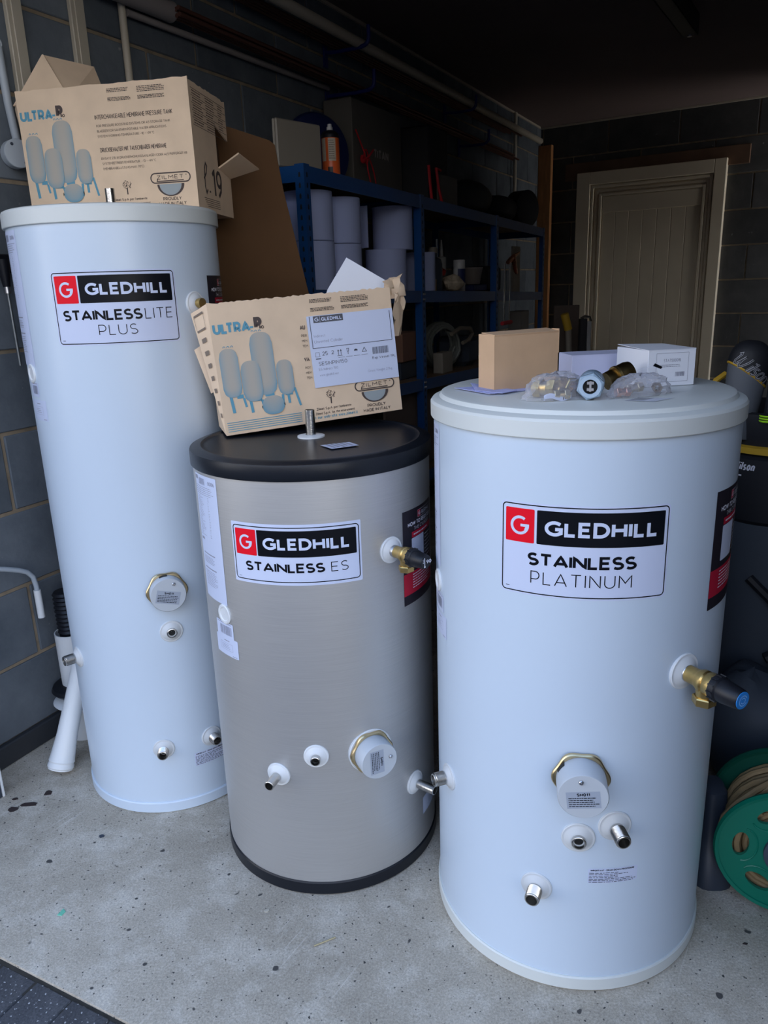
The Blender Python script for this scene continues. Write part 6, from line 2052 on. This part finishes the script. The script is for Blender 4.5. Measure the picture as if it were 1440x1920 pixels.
# ------------------------------------------------------------------ pipe rack high on the left wall
def bracket(s, z, L, label):
    pts = [G(s, 0.006, z)]
    for i in range(1, 6):
        pts.append(G(s, L * i / 6, z - 0.004 * math.sin(PI * i / 6)))
    for i in range(0, 6):
        a = PI / 2 * i / 5
        pts.append(G(s, L - 0.03 + 0.03 * math.sin(a), z + 0.03 - 0.03 * math.cos(a)))
    pts.append(G(s, L, z + 0.075))
    ro = root('wall_hook', G(s, 0.0, z - 0.03), label, 'hook')
    part('arm', MB().tube(pts, 0.0085, 12), 'bracket', ro)
    b = MB(); gbox(b, s - 0.018, s + 0.018, 0.0015, 0.008, z - 0.06, z + 0.05, 0.002); part('plate', b, 'bracket', ro)
bracket(1.97, 2.285, 0.22, 'upper blue wall hook, nearest the door opening')
bracket(1.97, 2.115, 0.24, 'lower blue wall hook, nearest the door opening')
bracket(3.35, 2.265, 0.20, 'upper blue wall hook, deeper in the garage')
bracket(3.58, 2.115, 0.20, 'lower blue wall hook, deeper in the garage')
def long_pipe(name, s0, s1, n, z0, z1, R, m, label, cat='pipe', group=None, hollow=False, seg=14):
    A_, B_ = G(s0, n, z0), G(s1, n, z1)
    X = frame_z(A_, B_ - A_)
    L_ = (B_ - A_).length
    if hollow:
        prof = [(R * 0.86, 0.0), (R, 0.0), (R, L_), (R * 0.86, L_), (R * 0.86, 0.0)]
    else:
        prof = [(0.0008, 0), (R, 0), (R, L_), (0.0008, L_)]
    return single(name, MB().lathe(prof, seg * 2, X), m, label, cat, group=group)
long_pipe('waste_pipe', 0.60, 0.905, 0.055, 2.165, 2.165, 0.031, 'grey_pipe', 'short fat pinkish grey pipe with an open end near the top left', 'pipe', hollow=True)
long_pipe('waste_pipe', 0.74, 1.95, 0.022, 2.128, 2.140, 0.0105, 'grey_pipe', 'thin grey pipe running below the copper bundle to the lower hook')
long_pipe('waste_pipe', 0.9, 4.85, 0.165, 2.305, 2.295, 0.021, 'conduit', 'thick pale pipe resting on the upper wall hooks')
rg = random.Random(21)
for i in range(6):
    long_pipe('copper_tube', 0.88 + 0.02 * rg.random(), 4.30 + 0.25 * rg.random(), 0.070 + 0.018 * (i % 3), 2.147 + 0.017 * (i // 3), 2.135 + 0.017 * (i // 3), 0.0068, 'copper_dull', 'one of the thin copper tubes bundled on the lower wall hooks', 'copper tube', 'copper tubes on the lower hooks', seg=6)
for i in range(4):
    long_pipe('copper_tube', 1.2 + 0.1 * rg.random(), 4.35 + 0.3 * rg.random(), 0.045 + 0.019 * i, 2.302, 2.300, 0.0070, 'copper_dull', 'one of the copper tubes lying beside the thick pale pipe', 'copper tube', 'copper tubes on the upper hooks', seg=6)
x = MB().tube([G(4.66, 0.030, 1.72), G(4.66, 0.030, CEIL - 0.016)], 0.013, 14)
single('pipe', x, 'conduit', 'pale upright pipe in the far left corner above the shelving', 'pipe')
tr = root('ceiling_track', (1.40, 4.05, 2.41), 'dark metal track end fixed under the ceiling', 'track')
dv_ = Vector((0.52, 0.85, 0)).normalized(); sv_ = Vector((0.85, -0.52, 0)).normalized()
Xt = Matrix(((dv_.x, -sv_.x, 0, 1.545), (dv_.y, -sv_.y, 0, 4.165), (0, 0, 1, 2.40), (0, 0, 0, 1)))
b = MB(); b.box((-2.3, -0.035, 0.0), (0.0, 0.035, 0.004), Xt); b.box((-2.3, -0.035, 0.0), (0.0, -0.031, 0.089), Xt); b.box((-2.3, 0.031, 0.0), (0.0, 0.035, 0.089), Xt)
part('channel', b, 'wheel_grey', tr)
b = MB().lathe([(0.001, 0), (0.012, 0), (0.012, 0.006), (0.001, 0.006)], 16, Xt @ Matrix.Translation((-0.02, 0, -0.006))); part('stop', b, 'zinc', tr)

# ------------------------------------------------------------------ back of the garage
b = MB(); bbox_(b, 0.010, 0.122, 0.03, 0.075, 0.0, 2.345, 0.003)
single('timber_plank', b, 'timber', 'orange pine plank standing upright in the back left corner', 'plank')
b = MB(); b.box((1.10, 5.05, 0.0), (1.27, 5.07, 1.145), None, 0.002)
M['dark_panel'] = mat('dull brown panel', (0.11, 0.085, 0.07), 0.9)
b = MB(); b.box((1.115, 5.0, 0.0), (1.275, 5.015, 1.145), None, 0.002)
single('panel', b, 'dark_panel', 'dull brown panel standing in front of the cream door', 'panel')
x = root('broom', (1.14, 4.6, 0), 'pale shafted tool with a yellow grip before the cream door', 'tool')
part('shaft', MB().tube([(1.17, 4.62, 0.0), (1.112, 4.60, 1.02)], 0.018, 12), 'ivory', x)
part('grip', MB().tube([(1.112, 4.60, 1.02), (1.085, 4.59, 1.11)], 0.024, 12), 'yellow', x)
x = root('steel_post', (1.20, 4.5, 0), 'tall silver edged black post in front of the door', 'post')
b = MB(); b.box((1.150, 4.48, 0.0), (1.190, 4.52, 1.085), None, 0.003); part('black_web', b, 'dark_box', x)
b = MB(); b.box((1.191, 4.475, 0.0), (1.213, 4.50, 1.070), None, 0.003); part('silver_edge', b, mat('dull silver', (0.32, 0.32, 0.33), 0.5), x)
b = MB().tube([(1.155, 4.49, 1.086), (1.175, 4.485, 1.098), (1.205, 4.485, 1.092), (1.212, 4.487, 1.070)], 0.007, 8); part('top_hook', b, 'steel', x)

# ------------------------------------------------------------------ golf bags on the right
gb_ = root('golf_bag', (1.065, 2.03, 0), 'slate and black golf bag with yellow rim band', 'golf bag')
Xg = Matrix.Translation((1.065, 2.03, 0))
part('body', MB().lathe([(0.001, 0.0), (0.125, 0.0), (0.13, 0.01), (0.128, 0.30), (0.135, 0.60), (0.140, 0.862), (0.001, 0.862)], 40, Xg), 'bag_slate', gb_)
part('collar', MB().lathe([(0.145, 0.872), (0.152, 0.90), (0.160, 0.945), (0.160, 0.962), (0.148, 0.966), (0.140, 0.95), (0.130, 0.90), (0.001, 0.89)], 40, Xg), 'bag_black', gb_)
part('yellow_band', MB().lathe([(0.142, 0.857), (0.158, 0.860), (0.159, 0.876), (0.146, 0.880)], 40, Xg), 'yellow', gb_)
part('rivet', MB().lathe([(0.004, 0), (0.003, 0.002), (0.001, 0.0025)], 10, frame_z((1.065 + 0.159 * math.cos(math.radians(-112)), 2.03 + 0.159 * math.sin(math.radians(-112)), 0.868), (math.cos(math.radians(-112)), math.sin(math.radians(-112)), 0)), cap1=True), 'zinc', gb_)
pk = MB(); pk.lathe([(0.1275, 0.66), (0.150, 0.68), (0.156, 0.74), (0.156, 0.845), (0.141, 0.856)], 20, Xg, a0=math.radians(-165), a1=math.radians(-112))
pko = part('pocket', pk, 'bag_black', gb_)
Cg = (1.065, 2.03, 0.156)
t = MB(); text(t, 'Wilson', 0, 0, 0.024, cyl_map(Cg, math.radians(-157), 0.815, 0.0012), wt=0.2, width=0.060, slant=0.35); rect(t, 0.022, -0.016, 0.030, -0.012, cyl_map(Cg, math.radians(-157), 0.815, 0.0012), nu=2)
part('lettering', t, 'print_white', pko)
b = MB(); b.tube([(0.975, 1.925, 0.52), (1.03, 1.88, 0.46), (1.075, 1.875, 0.36), (1.085, 1.885, 0.22)], 0.014, 8); part('strap', b, 'bag_black', gb_)
b = MB(); b.tube([(1.02, 1.88, 0.30), (1.10, 1.87, 0.34), (1.20, 1.90, 0.44)], 0.016, 8); part('strap', b, 'bag_black', gb_)
part('base_cup', MB().lathe([(0.001, 0.0), (0.136, 0.0), (0.140, 0.015), (0.134, 0.11), (0.129, 0.115)], 40, Xg), 'black_plastic', gb_)

def head_cover(base, top, R, label, word, wh, wy, ang, band=0.45, tip=1.0, body='bag_grey'):
    """sock shaped club cover: grey lower half, black rounded head, yellow piping between"""
    base = Vector(base); top = Vector(top)
    X = frame_z(base, top - base, (0, -1, 0))
    L = (top - base).length
    ro = root('club_cover', base, label, 'club cover')
    n = 40
    def prof(t_):
        if t_ < 0.72:
            return R * (0.74 + 0.34 * t_)
        k = (t_ - 0.72) / 0.28
        return R * 0.985 * math.sqrt(max(0.0, 1 - (k * 0.98) ** 3.2)) + 0.0006
    rows = [i / 30 for i in range(31)]
    # slanted split between grey and black
    lf = X.to_3x3().inverted() @ Vector((-1, 0.15, 0))
    ang = math.atan2(lf.y, lf.x)
    def split(a):
        return band + 0.11 * math.cos(a - ang)
    for which in ('lower', 'upper', 'pipe'):
        vs = []; m_ = 16
        for j in range(m_ + 1):
            for i in range(n):
                a = 2 * PI * i / n
                s_ = split(a)
                if which == 'lower':
                    t_ = s_ * j / m_; off = 0
                elif which == 'upper':
                    t_ = s_ + (1 - s_) * (1 - (1 - j / m_) ** 1.6); off = 0.001
                else:
                    t_ = s_ + (j / m_ - 0.5) * 0.028; off = 0.0028 * math.sin(PI * j / m_)
                r_ = prof(min(1.0, t_)) + off
                vs.append((r_ * math.cos(a), r_ * math.sin(a) * 0.86, t_ * L))
        fs = [(j * n + i, j * n + (i + 1) % n, (j + 1) * n + (i + 1) % n, (j + 1) * n + i) for j in range(m_) for i in range(n)]
        if which == 'upper':
            fs.append(tuple(range(m_ * n, m_ * n + n)))
        mb_ = MB().add(vs, fs, X)
        part({'lower': 'sleeve', 'upper': 'hood', 'pipe': 'piping'}[which], mb_, {'lower': body, 'upper': 'bag_black', 'pipe': 'yellow'}[which], ro, ang=60)
    return ro, X, prof, L
# main club cover with script lettering
hc, Xh, pf, Lh = head_cover((0.922, 1.975, 0.895), (0.953, 1.985, 1.142), 0.0520, 'black and grey club cover with yellow piping nearest the white cylinder', '', 0, 0, -2.4, band=0.655)
def on_cover(X, pf, L, off=0.0035):
    # u runs round the front (radians*R), v along the axis; front faces -y
    def mp(u, v):
        t_ = v / L
        r_ = pf(t_) + off
        a = u / 0.045
        return X @ Vector((r_ * math.cos(a), r_ * math.sin(a) * 0.86, v))
    return mp
# direction of the camera in the cover's own frame
loc = Xh.inverted() @ Vector((0, 0, CAM_H)); acam = math.atan2(loc.y, loc.x)
mpb = on_cover(Xh, pf, Lh)
sgn = 1 if (Xh @ Vector((math.cos(acam + 0.3), math.sin(acam + 0.3), 0.1))).x > (Xh @ Vector((math.cos(acam - 0.3), math.sin(acam - 0.3), 0.1))).x else -1
def slantmap(u, v):
    c_, s_ = math.cos(math.radians(-33)), math.sin(math.radians(-33))
    uu, vv = u * c_ - v * s_, u * s_ + v * c_
    return mpb(acam * 0.045 + sgn * (uu - 0.036), 0.192 + vv)
SCRIPT_W = [[(0.02, .78), (.14, .92), (.20, .80), (.12, .25), (.20, .05), (.32, .10), (.46, .50), (.56, .88), (.50, .60), (.50, .15), (.60, .03), (.74, .15), (.92, .60), (.98, .95)]]
t = MB()
def script(mb, strokes, u, v, h, mp, wt):
    for st_ in strokes:
        strip(mb, [(u + a * h, v + b_ * h) for a, b_ in st_], wt, mp, seg=0.003, closed=False)
script(t, SCRIPT_W, 0.0, 0.0, 0.034, slantmap, 0.0045)
text(t, 'ilson', 0.036, 0.0, 0.034, slantmap, wt=0.14, width=0.056, slant=0.3, gap=0.04)
lo_ = part('lettering', t, mat('silver thread', (0.42, 0.44, 0.50), 0.5), hc)
t = MB()
sm2 = lambda u, v: slantmap(u, v) + (Vector((0, 0, CAM_H)) - slantmap(u, v)).normalized() * 0.0009
script(t, SCRIPT_W, 0.0, 0.0, 0.034, sm2, 0.0022)
text(t, 'ilson', 0.0365, 0.0008, 0.0325, sm2, wt=0.055, width=0.055, slant=0.3, gap=0.13)
part('lettering_core', t, 'bag_black', lo_)
# thin black grip cover with neon rings
gc = root('club_grip', (1.075, 1.985, 0.84), 'slim black club sleeve with three neon yellow rings', 'club')
part('sleeve', MB().tube([(0.988, 1.930, 0.90), (0.995, 1.935, 0.96), (1.012, 1.950, 1.085), (1.014, 1.950, 1.100)], [0.018, 0.020, 0.024, 0.019], 20), 'bag_black', gc)
for k in range(3):
    z_ = 0.897 + 0.0065 * k
    part('neon_ring', MB().lathe([(0.0180, -0.0022), (0.0195, 0.0), (0.0180, 0.0022)], 24, Matrix.Translation((0.968, 1.905, z_ + 0.052))), 'neon', gc)
hc2, Xh2, pf2, Lh2 = head_cover((1.070, 1.985, 0.90), (1.090, 2.00, 1.110), 0.056, 'second grey and black club cover, cut by the right edge', '', 0, 0, -2.6, band=0.62)
loc = Xh2.inverted() @ Vector((0, 0, CAM_H)); ac2 = math.atan2(loc.y, loc.x)
mp2_ = on_cover(Xh2, pf2, Lh2)
sg2 = 1 if (Xh2 @ Vector((math.cos(ac2 + 0.3), math.sin(ac2 + 0.3), 0.1))).x > (Xh2 @ Vector((math.cos(ac2 - 0.3), math.sin(ac2 - 0.3), 0.1))).x else -1
t = MB(); text(t, '5', 0, 0, 0.022, lambda u, v: mp2_(ac2 * 0.045 + sg2 * (u - 0.030), 0.052 + v), wt=0.2); text(t, 'H', 0, 0, 0.022, lambda u, v: mp2_(ac2 * 0.045 + sg2 * (u - 0.012), 0.052 + v), wt=0.2)
part('lettering', t, 'ivory', hc2)
# yellow carry loop left of the cover
b = MB().tube([(0.880, 2.10, 0.95), (0.890, 2.10, 0.995), (0.918, 2.105, 1.028), (0.945, 2.11, 1.045)], 0.008, 8)
single('carry_loop', b, 'yellow', 'dull yellow carry loop rising left of the club cover', 'loop')
# second bag behind / right
g2 = root('golf_bag', (1.42, 2.05, 0), 'second dark golf bag at the right edge, mostly out of frame', 'golf bag')
Xg2 = Matrix.Translation((1.42, 2.05, 0))
part('body', MB().lathe([(0.001, 0.0), (0.13, 0.0), (0.135, 0.30), (0.140, 0.86), (0.001, 0.86)], 36, Xg2), 'bag_black', g2)
part('strap', MB().tube([(1.33, 1.91, 0.75), (1.30, 1.89, 0.60), (1.285, 1.90, 0.40)], 0.010, 8), 'bag_slate', g2)
single('glove', blob((1.128, 1.80, 0.555), 0.030, 0.030, 0.058, 31, amp=0.18), 'yellow_cloth', 'yellow cloth hanging at the right edge beside the golf bag', 'cloth')
single('hanging_strap', MB().tube([(1.128, 1.80, 0.67), (1.13, 1.83, 0.78), (1.14, 1.87, 0.86)], 0.006, 8), 'bag_black', 'black strap holding the yellow cloth to the golf bag', 'strap')
# trolley wheel
wl = root('trolley_wheel', (1.10, 1.72, 0.16), 'dusty brown tyred trolley wheel above the green reel', 'wheel')
Xw = frame_z((1.175, 1.775, 0.235), (-0.90, -0.42, 0.0))
tyre = MB()
tp = [(0.070, -0.020), (0.092, -0.022), (0.104, -0.014), (0.108, 0.0), (0.104, 0.014), (0.092, 0.022), (0.070, 0.020), (0.070, -0.020)]
tyre.lathe(tp, 48, Xw)
for i in range(36):
    a = 2 * PI * i / 36
    tyre.box((0.104, -0.004, -0.016), (0.1115, 0.004, -0.001), Xw @ Matrix.Rotation(a, 4, 'Z'))
    tyre.box((0.104, -0.004, 0.001), (0.1115, 0.004, 0.016), Xw @ Matrix.Rotation(a + 0.08, 4, 'Z'))
part('tyre', tyre, 'tyre', wl)
part('hub', MB().lathe([(0.001, 0.010), (0.030, 0.016), (0.035, 0.006), (0.069, 0.004), (0.069, -0.004), (0.001, -0.006)], 32, Xw), 'wheel_grey', wl)
b = MB(); b.box((-0.03, -0.01, -0.02), (0.03, 0.01, 0.02), frame_z((1.02, 1.58, 0.145), (0, 0, 1)) @ Matrix.Rotation(-0.6, 4, 'Z'), 0.003)
single('bracket', b, 'orange', 'orange plastic bracket just above the green reel', 'bracket')
b = MB(); b.box((-0.012, -0.07, 0.0), (0.012, 0.07, 0.02), Matrix.Translation((1.19, 1.76, 0.0)) @ Matrix.Rotation(0.4, 4, 'Z'), 0.003)
b.box((-0.012, -0.012, 0.0), (0.012, 0.012, 0.24), Matrix.Translation((1.19, 1.76, 0.0)), 0.003)
part('foot', b, 'black_plastic', wl)

# ------------------------------------------------------------------ green hose reel
rl = root('hose_reel', (0.83, 1.39, 0), 'green hose reel with tan hose on the floor at the right edge', 'hose reel')
ca_ = Vector((0.815, 1.3175, 0.150)); cb_ = Vector((0.872, 1.4720, 0.150))
axr = (ca_ - cb_).normalized()
def disc(center, R, m, name, holes=6, rot=0.0, thick=0.008):
    X = frame_z(center, axr)
    outer = [(R * math.cos(2 * PI * i / 64), R * math.sin(2 * PI * i / 64)) for i in range(64)]
    hl = []
    for k in range(holes):
        a = 2 * PI * k / holes + rot
        c_ = (R * 0.66 * math.cos(a), R * 0.66 * math.sin(a))
        lp = []
        for i in range(20):
            t_ = 2 * PI * i / 20
            lx = R * 0.115 * math.cos(t_); ly = R * 0.205 * math.sin(t_) * (1 - 0.0 * abs(math.cos(t_)))
            lp.append((c_[0] + lx * math.cos(a) - ly * math.sin(a), c_[1] + lx * math.sin(a) + ly * math.cos(a)))
        hl.append(list(reversed(lp)))
    o = part(name, MB().plate(outer, hl, -thick / 2, thick / 2, X), m, rl, ang=30)
    rim = MB().lathe([(R - 0.006, -thick / 2 - 0.002), (R + 0.001, -thick / 2 - 0.004), (R + 0.004, 0), (R + 0.001, thick / 2 + 0.004), (R - 0.006, thick / 2 + 0.002)], 64, X)
    part('rim', rim, m, o)
    dm_ = MB()
    for k in range(holes):
        a = 2 * PI * k / holes + rot
        pts_ = []
        for i in range(11):
            t_ = -PI / 2 + PI * i / 10
            lx = R * 0.19 * math.cos(t_ + PI); ly = R * 0.28 * math.sin(t_)
            pts_.append(X @ Vector((R * 0.62 * math.cos(a) + lx * math.cos(a) - ly * math.sin(a), R * 0.62 * math.sin(a) + lx * math.sin(a) + ly * math.cos(a), thick / 2)))
        dm_.tube(pts_, 0.0022, 6)
    part('ribs', dm_, m, o, kind='stuff')
    return o
disc(ca_, 0.142, 'green', 'front_disc', 6, rot=math.radians(-4))
disc(cb_, 0.142, 'green_dark', 'rear_disc', 6, rot=0.2)
Xr = frame_z(ca_, axr)
part('hub_cap', MB().lathe([(0.050, 0.003), (0.050, 0.012), (0.045, 0.015), (0.001, 0.015)], 40, Xr), 'bag_slate', rl)
part('drum', MB().lathe([(0.055, -0.16), (0.055, -0.004)], 32, Xr), 'green_dark', rl)
Ld = (ca_ - cb_).length
rg = random.Random(8)
for layer, (R0, turns, ph) in enumerate(((0.068, 10, 0.0), (0.083, 9, 1.0), (0.098, 9, 2.2), (0.1115, 8, 0.5))):
    pts_ = []
    nst = int(turns * 26)
    for i in range(nst + 1):
        a = 2 * PI * i / 26 + ph
        z_ = -0.012 - (Ld - 0.024) * (i / nst if layer % 2 == 0 else 1 - i / nst)
        rr_ = R0 + 0.0025 * math.sin(i * 0.13 + layer) + rg.uniform(-0.0006, 0.0006)
        pts_.append(Xr @ Vector((rr_ * math.cos(a), rr_ * math.sin(a), z_)))
    part('hose_layer', MB().tube(pts_, 0.0072, 8), 'hose', rl)
lp = [Vector((0.708, 1.395, 0.110)), Vector((0.700, 1.390, 0.150)), Vector((0.706, 1.388, 0.192)), Vector((0.728, 1.388, 0.222)), Vector((0.770, 1.392, 0.252)), Vector((0.815, 1.402, 0.270)), Vector((0.870, 1.412, 0.278)), Vector((0.925, 1.425, 0.262))]
part('loose_hose', MB().tube(lp, 0.0075, 8), 'hose', rl)
b = MB(); b.box((-0.012, -0.012, 0), (0.012, 0.012, 0.16), Matrix.Translation((0.875, 1.485, 0.0)), 0.003); b.box((-0.09, -0.012, 0), (0.09, 0.012, 0.02), Matrix.Translation((0.875, 1.485, 0.0)), 0.003)
part('stand', b, 'bag_slate', rl)
# dark rounded block between cylinder and reel
bs = MB()
ring_ = []
for j, (k, z_) in enumerate(((1.0, 0.0), (1.0, 0.04), (0.90, 0.065), (0.74, 0.10), (0.62, 0.15), (0.56, 0.20), (0.4, 0.21))):
    for i in range(28):
        a = 2 * PI * i / 28
        cx_, cy_ = math.cos(a), math.sin(a)
        sq = (abs(cx_) ** 3 + abs(cy_) ** 3) ** (-1 / 3)
        ring_.append((0.707 + 0.043 * k * cx_ * sq + 0.003 * j, 1.437 + 0.052 * k * cy_ * sq + 0.008 * j, z_))
fs = [(j * 28 + i, j * 28 + (i + 1) % 28, (j + 1) * 28 + (i + 1) % 28, (j + 1) * 28 + i) for j in range(6) for i in range(28)]
fs.append(tuple(range(6 * 28, 7 * 28)))
bs.add(ring_, fs)
single('plastic_block', bs, 'slate_plastic', 'dark slate plastic block between the wide cylinder and green reel', 'block')
# dark holdall standing behind the reel
single('holdall', blob((0.935, 1.765, 0.001), 0.11, 0.13, 0.165, 12, amp=0.08, axes=(Vector((1, 0, 0)), Vector((0, 1, 0)), Vector((0, 0, 1)))), 'bag_slate', 'dark holdall on the floor behind the green reel', 'bag')
# white panel at the bottom right corner
b = MB(); b.box((0.0, 0.0, 0.0), (0.020, 0.25, 0.165), Matrix.Translation((0.6915, 1.098, 0.0)) @ Matrix.Rotation(math.radians(-62), 4, 'Z') @ Matrix.Rotation(math.radians(4), 4, 'Y'), 0.007)
single('white_panel', b, mat('bluish white plastic', (0.62, 0.66, 0.78), 0.4), 'edge of a white plastic panel in the bottom right corner', 'panel')

# ------------------------------------------------------------------ bits on the floor
def flake(name, c, pts, m, label, cat, group=None, h=0.0015):
    n = len(pts)
    vs = [(c[0] + p[0], c[1] + p[1], 0.0004) for p in pts] + [(c[0] + p[0] * 0.9, c[1] + p[1] * 0.9, h) for p in pts]
    fs = [tuple(reversed(range(n))), tuple(range(n, 2 * n))] + [(i, (i + 1) % n, (i + 1) % n + n, i + n) for i in range(n)]
    single(name, MB().add(vs, fs), m, label, cat, group, ang=20)
def ragged(rx, ry, seed, n=11, rot=0.0):
    rg = random.Random(seed)
    o = []
    for i in range(n):
        a = 2 * PI * i / n
        k = 0.75 + 0.4 * rg.random()
        x_, y_ = rx * k * math.cos(a), ry * k * math.sin(a)
        o.append((x_ * math.cos(rot) - y_ * math.sin(rot), x_ * math.sin(rot) + y_ * math.cos(rot)))
    return o
flake('dried_leaf', (-0.980, 1.768), ragged(0.024, 0.010, 1), 'leaf', 'long dark brown leaf flake on the concrete near the block wall', 'leaf')
flake('dried_leaf', (-1.015, 1.750), ragged(0.013, 0.012, 2), 'leaf', 'dark brown flake nearest the left edge of the floor', 'leaf')
flake('dried_leaf', (-0.948, 1.815), ragged(0.012, 0.012, 3), 'leaf', 'round dark brown flake just below the leaning white flue', 'leaf')
flake('dried_leaf', (-1.028, 1.794), ragged(0.009, 0.006, 4), 'leaf', 'smallest dark flake above the other leaf flakes', 'leaf')
flake('pebble', (-0.738, 1.632), ragged(0.007, 0.006, 5), 'slate_plastic', 'small dark grey chip on the floor before the tall cylinder', 'chip')
flake('plastic_scrap', (-0.743, 1.387), [(-0.007, -0.008), (0.004, -0.010), (0.009, 0.002), (0.0, 0.011), (-0.003, 0.002)], 'green_scrap', 'tiny mint green scrap on the concrete', 'scrap')
flake('plastic_disc', (-0.287, 1.372), ragged(0.006, 0.005, 6), 'conduit', 'tiny pale round fleck in front of the silver cylinder', 'scrap')
st3 = MB().tube([(-0.175, 1.272, 0.0025), (-0.150, 1.283, 0.003), (-0.132, 1.292, 0.0025)], 0.0016, 5)
single('straw', st3, 'straw', 'short straw blade on the concrete before the silver cylinder', 'straw')
flake('dried_leaf', (0.704, 1.243), ragged(0.006, 0.003, 9), 'leaf', 'tiny brown leaf fragment near the white corner panel', 'leaf')
